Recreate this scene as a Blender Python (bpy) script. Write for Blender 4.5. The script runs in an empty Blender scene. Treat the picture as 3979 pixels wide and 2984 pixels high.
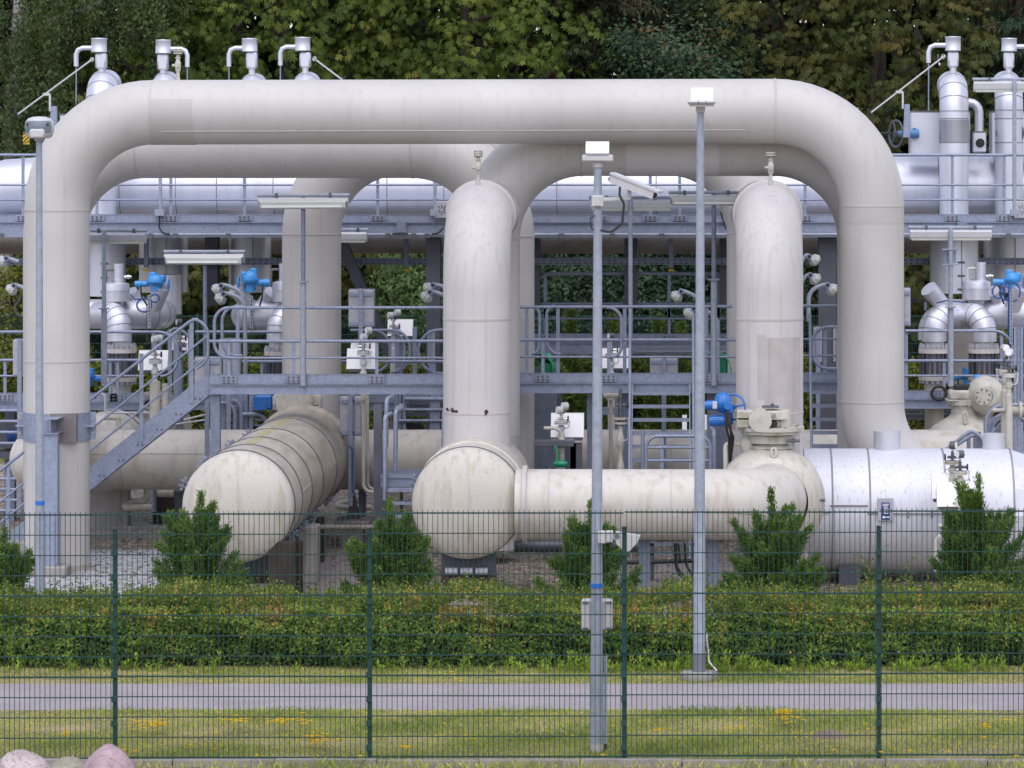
import bpy, math, random
import numpy as np
from mathutils import Vector, Matrix
R = math.radians
random.seed(7); rng = np.random.default_rng(7)
S = bpy.context.scene
COL = S.collection
# ---------------------------------------------------------------- camera, sky, light
F, CX, CY, H = 14000.0, 2650.0, 610.0, 5.95      # focal length and vanishing point in photo pixels, eye height
SW, SH = 3979.0, 2984.0
cam = bpy.data.cameras.new("camera"); co = bpy.data.objects.new("camera", cam); COL.objects.link(co)
co.location = (0, 0, H); co.rotation_euler = (R(90), 0, 0)
cam.sensor_width = 36; cam.lens = 36 * F / SW
cam.shift_x = (SW / 2 - CX) / SW; cam.shift_y = (CY - SH / 2) / SW
cam.dof.use_dof = True; cam.dof.focus_distance = 52; cam.dof.aperture_fstop = 5.0
cam.clip_start = 1; cam.clip_end = 1000
S.camera = co
w = bpy.data.worlds.new("World"); S.world = w; w.use_nodes = True
wn = w.node_tree.nodes; wl = w.node_tree.links
sky = wn.new("ShaderNodeTexSky"); sky.sky_type = 'NISHITA'; sky.sun_disc = False
SUN_EL, SUN_AZ = 60, 181        # azimuth clockwise from +Y: behind the camera, a little to its left
sky.sun_elevation = R(SUN_EL); sky.sun_rotation = R(SUN_AZ)
sky.air_density = 1.0; sky.dust_density = 1.5; sky.ozone_density = 1.0
hs = wn.new("ShaderNodeHueSaturation"); hs.inputs['Saturation'].default_value = 0.55
bg = wn["Background"]; bg.inputs['Strength'].default_value = 0.15
wl.new(sky.outputs[0], hs.inputs['Color']); tint = wn.new("ShaderNodeMix"); tint.data_type = 'RGBA'; tint.blend_type = 'MULTIPLY'; tint.inputs[0].default_value = 1; tint.inputs[7].default_value = (1.04, 0.985, 1.015, 1)   # overcast, faintly lilac
wl.new(hs.outputs[0], tint.inputs[6]); wl.new(tint.outputs[2], bg.inputs['Color'])
sl = bpy.data.lights.new("sun", 'SUN'); sl.energy = 0.8; sl.angle = R(90); sl.color = (0.985, 0.975, 1)
so = bpy.data.objects.new("sun", sl); COL.objects.link(so)
so.rotation_euler = (R(90 - SUN_EL), 0, R(180 - SUN_AZ)); so.location = (-10, 0, 30)
S.view_settings.view_transform = 'Standard'; S.view_settings.look = 'None'
S.view_settings.exposure = 0.70; S.view_settings.gamma = 1
S.cycles.max_bounces = 6; S.cycles.diffuse_bounces = 2; S.cycles.glossy_bounces = 3
S.cycles.transparent_max_bounces = 4; S.cycles.transmission_bounces = 3
# ---------------------------------------------------------------- photo pixel + distance -> point
TO = {0: (0, 0)}
for r_, oy in enumerate((0, 750, 1500, 2234)):
    for c_, ox in enumerate((0, 1000, 2000, 2979)): TO[1 + r_ * 4 + c_] = (ox, oy)
ZM = 2.212
def sx(t, u): return u if t == 0 else TO[t][0] + u / ZM
def sy(t, v): return v if t == 0 else TO[t][1] + v / ZM
def X(t, u, d): return (sx(t, u) - CX) * d / F
def Z(t, v, d): return H - (sy(t, v) - CY) * d / F
def P(t, u, v, d): return Vector((X(t, u, d), d, Z(t, v, d)))
# ---------------------------------------------------------------- mesh builder
BASE = {}
class MB:
    def __init__(s): s.v = []; s.f = []; s.sm = []
    def add(s, vs, fs, smooth=False):
        n = len(s.v); s.v += [tuple(p) for p in vs]
        for f in fs: s.f.append(tuple(i + n for i in f)); s.sm.append(smooth)
        return s
    def box(s, x0, x1, y0, y1, z0, z1, bev=0.0):
        if x0 > x1: x0, x1 = x1, x0
        if y0 > y1: y0, y1 = y1, y0
        if z0 > z1: z0, z1 = z1, z0
        b = min(bev, (x1 - x0) * .45, (y1 - y0) * .45, (z1 - z0) * .45)
        if b <= 0:
            vs = [(x, y, z) for z in (z0, z1) for x, y in ((x0, y0), (x1, y0), (x1, y1), (x0, y1))]
            return s.add(vs, [(3, 2, 1, 0), (4, 5, 6, 7), (0, 1, 5, 4), (1, 2, 6, 5), (2, 3, 7, 6), (3, 0, 4, 7)])
        o = [(x0 + b, y0), (x1 - b, y0), (x1, y0 + b), (x1, y1 - b), (x1 - b, y1), (x0 + b, y1), (x0, y1 - b), (x0, y0 + b)]
        i = [(x0 + b, y0 + b), (x1 - b, y0 + b), (x1 - b, y0 + b), (x1 - b, y1 - b), (x1 - b, y1 - b), (x0 + b, y1 - b), (x0 + b, y1 - b), (x0 + b, y0 + b)]
        vs = [(a[0], a[1], z0) for a in i] + [(a[0], a[1], z0 + b) for a in o] + [(a[0], a[1], z1 - b) for a in o] + [(a[0], a[1], z1) for a in i]
        fs = []
        for k in range(3):
            for j in range(8):
                q = (j + 1) % 8; fs.append((k * 8 + j, k * 8 + q, k * 8 + 8 + q, k * 8 + 8 + j))
        fs.append(tuple(range(7, -1, -1))); fs.append(tuple(range(24, 32)))
        return s.add(vs, fs)
    def bar(s, a, b, w, h, up=(0, 0, 1)):
        a, b = Vector(a), Vector(b); t = (b - a).normalized(); u = Vector(up)
        if abs(t.dot(u)) > .99: u = Vector((0, 1, 0))
        n = t.cross(u).normalized(); m = n.cross(t).normalized()
        vs = [p + n * (i * w / 2) + m * (j * h / 2) for p in (a, b) for i, j in ((-1, -1), (1, -1), (1, 1), (-1, 1))]
        return s.add(vs, [(3, 2, 1, 0), (4, 5, 6, 7), (0, 1, 5, 4), (1, 2, 6, 5), (2, 3, 7, 6), (3, 0, 4, 7)])
    def hbeam(s, a, b, w, h, t=.012, up=(0, 1, 0)):
        """I section from a to b: flanges w wide, h apart along up."""
        a, b = Vector(a), Vector(b); u = Vector(up)
        ax = (b - a).normalized(); u = (u - ax * u.dot(ax)).normalized()
        s.bar(a + u * (h / 2 - t / 2), b + u * (h / 2 - t / 2), w, t, u)
        s.bar(a - u * (h / 2 - t / 2), b - u * (h / 2 - t / 2), w, t, u)
        return s.bar(a, b, t, h - 2 * t - .002, u)
    def tube(s, pts, r, seg=12, cap=True, closed=False):
        pts = [Vector(p) for p in pts]; n = len(pts)
        rs = r if isinstance(r, (list, tuple)) else [r] * n
        tg = []
        for i in range(n):
            if closed: t = pts[(i + 1) % n] - pts[i - 1]
            else: t = pts[min(i + 1, n - 1)] - pts[max(i - 1, 0)]
            tg.append(t.normalized() if t.length > 1e-9 else Vector((0, 0, 1)))
        u = Vector((0, 0, 1)) if abs(tg[0].z) < .9 else Vector((0, 1, 0))
        nv = (u - tg[0] * u.dot(tg[0])).normalized(); vs = []
        for i in range(n):
            nv = nv - tg[i] * nv.dot(tg[i]); nv.normalize(); bn = tg[i].cross(nv)
            vs += [pts[i] + (nv * math.cos(2 * math.pi * k / seg) + bn * math.sin(2 * math.pi * k / seg)) * rs[i] for k in range(seg)]
        fs = []
        for i in range(n if closed else n - 1):
            j = (i + 1) % n
            fs += [(i * seg + k, i * seg + (k + 1) % seg, j * seg + (k + 1) % seg, j * seg + k) for k in range(seg)]
        m = len(s.v); s.add(vs, fs, True)
        if cap and not closed:
            s.f.append(tuple(m + k for k in range(seg - 1, -1, -1))); s.sm.append(False)
            s.f.append(tuple(m + (n - 1) * seg + k for k in range(seg))); s.sm.append(False)
        return s
    def cyl(s, a, b, r, r2=None, seg=16): return s.tube([a, b], [r, r if r2 is None else r2], seg)
    def lathe(s, prof, o, ax=(0, 0, 1), seg=32, a0=0, a1=360, smooth=True):
        """prof: (distance along axis, radius) pairs"""
        o = Vector(o); ax = Vector(ax).normalized()
        u = Vector((1, 0, 0)) if abs(ax.x) < .9 else Vector((0, 0, 1))
        u = (u - ax * u.dot(ax)).normalized(); v = ax.cross(u)
        full = abs(a1 - a0) >= 360; m = seg if full else seg + 1; vs = []
        for t, r in prof:
            for k in range(m):
                a = R(a0 + (a1 - a0) * k / seg); vs.append(o + ax * t + (u * math.cos(a) + v * math.sin(a)) * max(r, 1e-4))
        fs = []
        for i in range(len(prof) - 1):
            for k in range(seg):
                q = (k + 1) % m if full else k + 1
                fs.append((i * m + k, i * m + q, (i + 1) * m + q, (i + 1) * m + k))
        return s.add(vs, fs, smooth)
    def ring(s, o, ax, r, t=.008, w=.02, seg=48):
        return s.lathe([(-w / 2, r - .005), (-w / 2 * .8, r + t), (w / 2 * .8, r + t), (w / 2, r - .005)], o, ax, seg)
    def disc(s, o, ax, r, t, seg=24):
        """thick flat disc centred on o"""
        return s.lathe([(-t / 2, 0), (-t / 2, r), (t / 2, r), (t / 2, 0)], o, ax, seg, smooth=False)
    def prism(s, out, axis, a, b):
        """outline (list of 2-D points) pushed along axis from a to b. axis y: points are (x, z); x: (y, z); z: (x, y)"""
        f = {'y': lambda p, t: (p[0], t, p[1]), 'x': lambda p, t: (t, p[0], p[1]), 'z': lambda p, t: (p[0], p[1], t)}[axis]
        n = len(out); vs = [f(p, a) for p in out] + [f(p, b) for p in out]
        return s.add(vs, [tuple(range(n)), tuple(range(2 * n - 1, n - 1, -1))] + [(i, (i + 1) % n, n + (i + 1) % n, n + i) for i in range(n)])
    def build(s, name, m, parent=None):
        o0 = BASE.get(parent.name, Vector((0, 0, 0))) if parent else Vector((0, 0, 0))
        me = bpy.data.meshes.new(name)
        me.from_pydata([(p[0] - o0.x, p[1] - o0.y, p[2] - o0.z) for p in s.v], [], s.f)
        me.polygons.foreach_set("use_smooth", s.sm); me.materials.append(m); me.update()
        if any(s.sm): me.set_sharp_from_angle(angle=R(42))
        o = bpy.data.objects.new(name, me); COL.objects.link(o)
        if parent: o.parent = parent
        BASE[o.name] = o0
        return o
def fillet(pts, rad, n=10):
    pts = [Vector(p) for p in pts]; out = [pts[0]]
    for i in range(1, len(pts) - 1):
        a, b, c = pts[i - 1], pts[i], pts[i + 1]; u = (a - b).normalized(); v = (c - b).normalized()
        ang = u.angle(v); r = rad[i - 1] if isinstance(rad, (list, tuple)) else rad
        t = min(r / math.tan(ang / 2), (a - b).length * .999, (c - b).length * .999); r = t * math.tan(ang / 2)
        ctr = b + (u + v).normalized() * (r / math.sin(ang / 2)); p0, p1 = b + u * t - ctr, b + v * t - ctr
        tot = p0.angle(p1); k = max(2, n)
        for j in range(k + 1):
            f = j / k; out.append(ctr + (p0 * math.sin((1 - f) * tot) + p1 * math.sin(f * tot)) / math.sin(tot))
    out.append(pts[-1]); return out
def tag(o, label=None, cat=None, group=None, kind=None):
    if label: o['label'] = label
    if cat: o['category'] = cat
    if group: o['group'] = group
    if kind: o['kind'] = kind
    return o
def thing(name, label, cat, loc, group=None):
    o = bpy.data.objects.new(name, None); COL.objects.link(o); o.location = loc
    o.empty_display_size = .2; BASE[o.name] = Vector(loc)
    return tag(o, label, cat, group)
def dup(o, loc=None, label=None, rz=None, sc=None, parent=None):
    """copy of a thing with copies of its parts and sub-parts"""
    c = o.copy(); COL.objects.link(c)
    if parent: c.parent = parent
    if loc is not None: c.location = loc
    if label: c['label'] = label
    if rz is not None: c.rotation_euler = (0, 0, rz)
    if sc is not None: c.scale = sc
    for ch in list(o.children): dup(ch, parent=c)
    return c
# ---------------------------------------------------------------- materials
def M(name, col, rough=.5, metal=0.0, var=.1, vs=2.0, dirt=None, df=0.0, ds=(9, 9, .5), dt=(.5, .75), speck=None, sf=0.0, ss=60, st=(.62, .7), bump=0.0, bs=60, spangle=0.0, gs=25, coat=0.0):
    m = bpy.data.materials.new(name); m.use_nodes = True; n = m.node_tree.nodes; l = m.node_tree.links
    b = n["Principled BSDF"]; b.inputs['Roughness'].default_value = rough; b.inputs['Metallic'].default_value = metal
    if coat: b.inputs['Coat Weight'].default_value = coat; b.inputs['Coat Roughness'].default_value = .25
    tc = n.new("ShaderNodeTexCoord"); O = tc.outputs['Object']
    def noise(scale, detail=4, vec=None):
        x = n.new("ShaderNodeTexNoise"); x.inputs['Scale'].default_value = scale; x.inputs['Detail'].default_value = detail
        l.new(vec or O, x.inputs['Vector']); return x.outputs['Fac']
    def ramp(v, a, c):
        x = n.new("ShaderNodeMapRange"); x.inputs[1].default_value = a; x.inputs[2].default_value = c; x.inputs[3].default_value = 0; x.inputs[4].default_value = 1
        l.new(v, x.inputs[0]); return x.outputs[0]
    def mix(f, a, c, mul=1.0):
        x = n.new("ShaderNodeMix"); x.data_type = 'RGBA'
        if mul != 1.0:
            y = n.new("ShaderNodeMath"); y.operation = 'MULTIPLY'; y.inputs[1].default_value = mul; l.new(f, y.inputs[0]); f = y.outputs[0]
        l.new(f, x.inputs[0])
        for k, q in ((6, a), (7, c)):
            if isinstance(q, tuple): x.inputs[k].default_value = (*q, 1)
            else: l.new(q, x.inputs[k])
        return x.outputs[2]
    lo = tuple(c * (1 - var) for c in col); hi = tuple(min(1, c * (1 + var)) for c in col)
    c = mix(ramp(noise(vs, 6), .3, .7), lo, hi)
    if spangle:
        v = n.new("ShaderNodeTexVoronoi"); v.inputs['Scale'].default_value = gs; l.new(O, v.inputs['Vector'])
        hsv = n.new("ShaderNodeSeparateColor"); l.new(v.outputs['Color'], hsv.inputs[0])
        c = mix(hsv.outputs[0], c, tuple(min(1, q * (1 + spangle)) for q in col), .7)
    if dirt:
        mp = n.new("ShaderNodeMapping"); mp.inputs['Scale'].default_value = ds; l.new(O, mp.inputs['Vector'])
        c = mix(ramp(noise(1.0, 6, mp.outputs[0]), *dt), c, dirt, df)
    if speck:
        c = mix(ramp(noise(ss, 3), *st), c, speck, sf)
    l.new(c, b.inputs['Base Color'])
    if bump:
        bp = n.new("ShaderNodeBump"); bp.inputs['Strength'].default_value = bump; bp.inputs['Distance'].default_value = .01
        l.new(noise(bs, 6), bp.inputs['Height']); l.new(bp.outputs[0], b.inputs['Normal'])
    return m
def LEAF(name, cols, trans=.25, rough=.55, gain=2.2):
    """leaf colours spread by a per-leaf attribute"""
    m = bpy.data.materials.new(name); m.use_nodes = True; n = m.node_tree.nodes; l = m.node_tree.links
    b = n["Principled BSDF"]; b.inputs['Roughness'].default_value = rough; b.inputs['Specular IOR Level'].default_value = .18
    cols = [tuple(min(.9, c * gain * f) for c, f in zip(q, (1.02, 1.0, .82))) for q in cols] if gain != 1 else cols
    a = n.new("ShaderNodeAttribute"); a.attribute_name = "tone"
    r = n.new("ShaderNodeValToRGB"); e = r.color_ramp.elements
    for k, c in enumerate(cols):
        p = k / (len(cols) - 1)
        if k < 2: e[k].position = p; e[k].color = (*c, 1)
        else: q = e.new(p); q.color = (*c, 1)
    for k, c in enumerate(cols): e[k].position = k / (len(cols) - 1); e[k].color = (*c, 1)
    l.new(a.outputs['Fac'], r.inputs[0]); l.new(r.outputs[0], b.inputs['Base Color'])
    t = n.new("ShaderNodeBsdfTranslucent"); l.new(r.outputs[0], t.inputs['Color'])
    x = n.new("ShaderNodeMixShader"); x.inputs[0].default_value = trans
    l.new(b.outputs[0], x.inputs[1]); l.new(t.outputs[0], x.inputs[2]); l.new(x.outputs[0], n["Material Output"].inputs[0])
    return m
GRIME = (.16, .13, .08)
m_beige = M("beige_paint", (.535, .515, .49), .42, var=.06, vs=.9, dirt=(.38, .35, .32), df=.4, ds=(9, 9, .3), dt=(.52, .8), bump=.03, bs=25)
m_beige2 = M("beige_paint_patch", (.48, .455, .43), .45, var=.05)
m_beige3 = M("pale_paint_patch", (.63, .61, .60), .45, var=.04)
m_riser = M("streaked_beige_paint", (.545, .52, .51), .42, var=.05, vs=1.5, dirt=(.34, .30, .28), df=.42, ds=(16, 16, .35), dt=(.5, .78), speck=(.1, .09, .08), sf=.4, ss=40, st=(.70, .76), bump=.03)
m_tank = M("weathered_cream_paint", (.56, .53, .465), .45, var=.08, vs=1.4, dirt=(.30, .24, .15), df=.6, ds=(11, 11, .9), dt=(.5, .76), speck=GRIME, sf=.55, ss=75, st=(.60, .70), bump=.04)
m_vessel = M("mossy_cream_paint", (.47, .43, .36), .45, var=.14, vs=1.2, dirt=(.30, .25, .18), df=.75, ds=(6, 1.5, 5), dt=(.44, .72), speck=GRIME, sf=.5, ss=70, st=(.60, .70), bump=.04)
m_pipe = M("cream_pipe_paint", (.57, .54, .485), .42, var=.06, dirt=(.34, .27, .18), df=.6, ds=(7, 7, 1.2), dt=(.5, .76), speck=GRIME, sf=.5, ss=80, st=(.61, .70), bump=.03)
m_valve = M("valve_cream_paint", (.52, .50, .44), .5, var=.12, vs=6, dirt=(.25, .22, .10), df=.6, ds=(6, 6, 4), dt=(.52, .72), bump=.06)
m_seam = M("weld_seam_paint", (.50, .465, .445), .5, var=.1)
m_silver = M("silver_cladding", (.68, .69, .75), .44, .6, var=.05, vs=1.5, dirt=(.40, .39, .42), df=.3, ds=(5, 5, .6), bump=.02, bs=9)
m_silverv = M("stained_silver_cladding", (.66, .67, .73), .58, .3, var=.05, vs=1.2, dirt=(.24, .22, .22), df=.55, ds=(26, 26, .5), dt=(.56, .8), bump=.02, bs=7)
m_band = M("dark_cladding_band", (.25, .24, .25), .6, .1)
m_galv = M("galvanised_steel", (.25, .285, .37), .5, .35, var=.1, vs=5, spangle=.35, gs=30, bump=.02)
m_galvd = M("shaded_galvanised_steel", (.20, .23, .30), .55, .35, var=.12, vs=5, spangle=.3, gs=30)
m_galvp = M("pole_galvanised_steel", (.30, .335, .395), .6, .1, var=.1, vs=7, spangle=.3, gs=18, dirt=(.24, .275, .335), df=.4, ds=(10, 10, 3))
m_steel = M("dark_steel", (.105, .11, .135), .5, .4, var=.15, vs=4)
m_dark = M("black_rubber", (.02, .02, .022), .6)
m_plast = M("off_white_plastic", (.56, .56, .57), .4, var=.04, dirt=(.4, .4, .38), df=.3)
m_white = M("white_enamel", (.9, .9, .9), .35, var=.02)
m_grey = M("grey_enamel_box", (.40, .40, .44), .55, .1, var=.12, vs=14, spangle=.3, gs=60)
m_blue = M("blue_enamel", (.012, .15, .48), .35, var=.12, vs=8, coat=.3)
m_lblue = M("light_blue_enamel", (.05, .30, .68), .38, var=.1, vs=8, coat=.2)
m_bcable = M("blue_cable", (.015, .07, .26), .5)
m_green = M("green_enamel", (.0, .24, .11), .3, var=.08, coat=.3)
m_fence = M("green_fence_paint", (.003, .045, .038), .55, var=.15, vs=10)
m_lens = M("ribbed_lens", (.50, .52, .44), .25, var=.12, vs=20)
m_tubeglass = M("lamp_cover", (.55, .56, .51), .3, var=.06)
m_conc = M("concrete", (.33, .31, .29), .85, var=.15, vs=4, dirt=(.12, .09, .07), df=.75, ds=(8, 8, .9), dt=(.52, .72), bump=.3, bs=30)
m_kerb = M("kerb_concrete", (.27, .25, .235), .85, var=.18, vs=5, speck=(.12, .12, .09), sf=.5, ss=20, bump=.3, bs=40)
m_rust = M("rust_stained_steel", (.05, .036, .03), .75, .2, var=.35, vs=5, dirt=(.03, .02, .02), df=.6, bump=.2)
m_brownp = M("brown_grey_paint", (.17, .15, .13), .6, var=.2, vs=2, dirt=(.07, .055, .04), df=.6, ds=(3, 3, 5), bump=.05)
m_bolt = M("bolt_steel", (.13, .135, .15), .5, .4, var=.15, vs=30)
m_chrome = M("bright_steel", (.7, .7, .7), .2, 1.0)
m_yellow = M("yellow_enamel", (.75, .5, .02), .45)
m_tape = M("blue_tape", (.02, .17, .6), .4)
m_signb = M("sign_blue", (.02, .05, .22), .35)
m_stone = M("pink_granite", (.47, .40, .38), .8, var=.22, vs=5, speck=(.2, .15, .15), sf=.6, ss=30, st=(.5, .65), bump=.3, bs=18)
m_stoneg = M("lichen_granite", (.30, .29, .22), .85, var=.25, vs=6, speck=(.16, .12, .05), sf=.6, ss=14, st=(.5, .65), bump=.3, bs=18)
m_bark = M("bark", (.075, .06, .045), .9, var=.35, vs=6, bump=.6, bs=18)
m_birch = M("birch_bark", (.30, .28, .26), .8, var=.2, vs=5, dirt=(.03, .03, .03), df=.8, ds=(3, 3, 14), dt=(.55, .62))
m_strap = M("dark_strap_steel", (.10, .10, .115), .5, .3, var=.2, vs=8)
m_steelplate = M("brownish_steel_plate", (.19, .175, .175), .6, .2, var=.15, vs=6)
# ================================================================ the setting
def sheet(name, pts, z, m):
    b = MB(); n = len(pts); b.add([(x, y, z) for x, y in pts], [tuple(range(n))]); return tag(b.build(name, m), kind='structure')
def rect(x0, x1, y0, y1): return [(x0, y0), (x1, y0), (x1, y1), (x0, y1)]
m_soil = M("meadow_soil", (.19, .18, .07), .95, var=.3, vs=1.2, dirt=(.40, .31, .20), df=.85, ds=(.9, 1.4, 1), dt=(.5, .68), bump=.4, bs=30)
m_front = M("bare_soil", (.20, .15, .11), .95, var=.3, vs=3, bump=.4)
m_wood = M("forest_floor", (.035, .032, .018), .95, var=.4, vs=.6)
m_asph = M("asphalt", (.33, .30, .305), .8, dirt=(.25, .23, .23), df=.6, ds=(.7, 2.5, 1), var=.10, vs=1.5, speck=(.5, .46, .5), sf=.5, ss=55, st=(.55, .68), bump=.25, bs=90)
def GRAV(name, cols, sc):
    m = bpy.data.materials.new(name); m.use_nodes = True; n = m.node_tree.nodes; l = m.node_tree.links
    b = n["Principled BSDF"]; b.inputs['Roughness'].default_value = .85
    tc = n.new("ShaderNodeTexCoord"); v = n.new("ShaderNodeTexVoronoi"); v.inputs['Scale'].default_value = sc
    l.new(tc.outputs['Object'], v.inputs['Vector'])
    s = n.new("ShaderNodeSeparateColor"); l.new(v.outputs['Color'], s.inputs[0])
    r = n.new("ShaderNodeValToRGB"); e = r.color_ramp.elements
    for k, c in enumerate(cols):
        if k >= 2: e.new(k / (len(cols) - 1))
    for k, c in enumerate(cols): e[k].position = k / (len(cols) - 1); e[k].color = (*c, 1)
    l.new(s.outputs[0], r.inputs[0]); l.new(r.outputs[0], b.inputs['Base Color'])
    bp = n.new("ShaderNodeBump"); bp.inputs['Strength'].default_value = .9; bp.inputs['Distance'].default_value = .03; bp.invert = True
    l.new(v.outputs['Distance'], bp.inputs['Height']); l.new(bp.outputs[0], b.inputs['Normal'])
    return m
m_ggrav = GRAV("grey_gravel_stones", [(.20, .205, .22), (.33, .335, .355), (.46, .47, .495), (.62, .63, .65)], 22)
m_bgrav = GRAV("brown_gravel_stones", [(.09, .07, .05), (.20, .155, .115), (.31, .25, .195), (.47, .41, .34)], 16)
m_pave = M("brick_paving", (.24, .21, .20), .85, var=.2, vs=6, bump=.2)
sheet("ground", rect(-400, 400, -60, 500), -.045, m_wood)
sheet("soil_strip_ground", rect(-30, 20, 20, 35.38), -.035, m_front)
sheet("meadow_ground", rect(-40, 30, 35.42, 44.2), 0, m_soil)
sheet("asphalt_path", rect(-40, 30, 38.72, 40.68), .004, m_asph)
sheet("gravel_ground", rect(-40, 30, 44.2, 70.2), 0, m_bgrav)
sheet("grey_gravel_ground", [(-40, 46), (-7.0, 46), (-7.0, 54.6), (-40, 54.6)], .004, m_ggrav)
sheet("far_grey_gravel_ground", rect(-9.6, -5.9, 57.5, 58.7), .004, m_ggrav)
sheet("paved_path", rect(-9.8, -6.6, 56.2, 57.4), .004, m_pave)
sheet("inner_paved_path", [(-6.2, 46), (-5.1, 46), (-4.0, 55.5), (-4.9, 55.5)], .004, m_pave)
sheet("service_paved_path", rect(-1.6, 1.4, 46.5, 53), .004, m_pave)
sheet("rear_paved_path", rect(-3.2, 3.0, 64, 70.1), .004, m_pave)
sheet("rear_meadow_ground", rect(-40, 30, 70.2, 83), 0, m_soil)
b = MB()
for k in range(-14, 9): b.box(k * 1.0 + .006, k * 1.0 + .994, 35.36, 35.44, -.2, .03 + (k % 3) * .004, .006)
tag(b.build("kerb_edging", m_kerb), kind='structure')
for y in (57.45, 56.15):
    tag(MB().box(-9.8, -6.6, y - .04, y + .04, -.1, .06, .01).build("inner_kerb", m_kerb), kind='structure')
# ================================================================ the big pipe bends
RP = .466; BR = 1.39
def pipe_arch(label, xl, xr, d, zl, zr, zb_l, zb_r, mat, tail=None, welds=(), group="cream overground pipe bends"):
    t = thing("pipe_arch", label, "pipe", (xl, d, 0), group)
    pts = [(xl, d, zb_l), (xl, d, zl), (xr, d, zr), (xr, d, zb_r)] + (tail or [])
    MB().tube(fillet(pts, BR, 16), RP, 64).build("pipe", mat, t)
    for o, ax in welds: MB().ring(o, ax, RP, .007, .03, 64).build("weld_seam", m_seam, t)
    return t
def vent_valve(par, t, u, v0, v1, d, name="vent_valve"):
    """slim drain valve with a blind flange standing on a pipe crest: v0 base, v1 top"""
    x = X(t, u, d); z0, z1 = Z(t, v0, d), Z(t, v1, d); h = z1 - z0
    b = MB(); b.lathe([(-.03, .038), (h * .05, .034), (h * .1, .026), (h * .28, .024), (h * .3, .036), (h * .36, .036), (h * .38, .042), (h * .58, .042), (h * .62, .03), (h * .7, .03),
                       (h * .71, .042), (h * .735, .042), (h * .74, .026), (h * .85, .024)], (x, d, z0), seg=16)
    b.cyl((x, d, z0 + h * .48), (x, d - .075, z0 + h * .48), .028); b.cyl((x, d, z0 + h * .48), (x - .085, d, z0 + h * .48), .02)
    o = b.build(name, m_valve, par)
    f = MB()
    for q in (.865, .94): f.disc((x, d, z0 + h * q), (0, 0, 1), .066, h * .045)
    f.build("flange", m_valve, o)
    g = MB()
    for k in range(6):
        a = k * math.pi / 3 + .3; g.cyl((x + .05 * math.cos(a), d + .05 * math.sin(a), z0 + h * .8), (x + .05 * math.cos(a), d + .05 * math.sin(a), z0 + h), .007, seg=6)
    g.build("bolt", m_bolt, o)
dA, dC, dB, dD = 52.0, 53.0, 55.0, 57.1
xal, xar = X(0, 222, dA), X(0, 3387, dA); zA0, zA1 = Z(0, 437, dA), Z(0, 431, dA)
xB = (X(0, 210, dB), X(0, 1958, dB)); zB = Z(0, 573.5, dB)
xC = (X(0, 1897, dC), X(0, 3376, dC)); zC = Z(0, 561, dC)
xD = (X(0, 1211, dD), X(0, 2938, dD)); zD = Z(0, 568, dD)
vx, hx = (0, 0, 1), (1, 0, 0)
A = pipe_arch("tallest cream pipe arch spanning the whole plant, standing on a clamp support", xal, xar, dA, zA0, zA1, .04, 1.03, m_beige, [(4.3, dA, 1.03)],
    [((xal, dA, Z(0, 817, dA)), vx), ((xal, dA, Z(0, 1401, dA)), vx), ((X(0, 596, dA), dA, zA0), hx), ((X(0, 3011, dA), dA, zA1), hx), ((xar, dA, Z(0, 800, dA)), vx), ((xar, dA, Z(0, 1558, dA)), vx)])
# darker and paler repaired coats: thin sleeves on the pipe
def coat(par, o, ax, l, mat, a0=0, a1=360): return MB().lathe([(-l / 2, RP + .0025), (l / 2, RP + .0025)], o, ax, 64, a0, a1).build("paint_patch", mat, par)
coat(A, (xar, dA, Z(0, 833, dA)), vx, .26, m_beige2)
coat(A, (X(0, 680, dA), dA, zA0), hx, .62, m_beige2, 66, 200)
MB().tube([(X(1, 1420, dA), dA - .378, zA0 - .277), (X(3, 1990, dA), dA - .378, zA1 - .277)], .008, 8).build("lengthwise_seam", m_seam, A)
vent_valve(A, 1, 1530, 692, 420, dA)
MB().lathe([(0, RP + .06), (.02, RP + .03), (.09, RP + .015), (.1, RP)], (xal, dA, .0), seg=48).build("mud_collar", m_conc, A)
C_ = pipe_arch("lower cream pipe arch with a wide pale repaint patch, ending behind the tall lamp pole", *xC, dC, zC, zC, .2, .2, m_beige, None,
    [((xC[0], dC, Z(0, 930, dC)), vx), ((X(0, 2260, dC), dC, zC), hx), ((X(0, 3008, dC), dC, zC), hx), ((xC[1], dC, Z(0, 931, dC)), vx), ((xC[0], dC, Z(0, 1690, dC)), vx)])
coat(C_, ((X(3, 960, dC) + X(3, 1755, dC)) / 2, dC, zC), hx, X(3, 1755, dC) - X(3, 960, dC), m_beige3)
B_ = pipe_arch("cream pipe arch directly behind the tallest arch, its bend meeting the twin arch midway", *xB, dB, zB, zB, .9, .2, m_beige, None,
    [((X(0, 538, dB), dB, zB), hx), ((X(0, 1603, dB), dB, zB), hx), ((xB[1], dB, Z(7, 370, dB)), vx), ((xB[1], dB, Z(0, 1830, dB)), vx)])
D_ = pipe_arch("rearmost cream pipe arch whose column drops behind the banded drum", *xD, dD, zD, zD, .8, .4, m_beige, None,
    [((xD[0], dD, Z(6, 352, dD)), vx), ((xD[1], dD, Z(7, 345, dD)), vx)])
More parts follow.
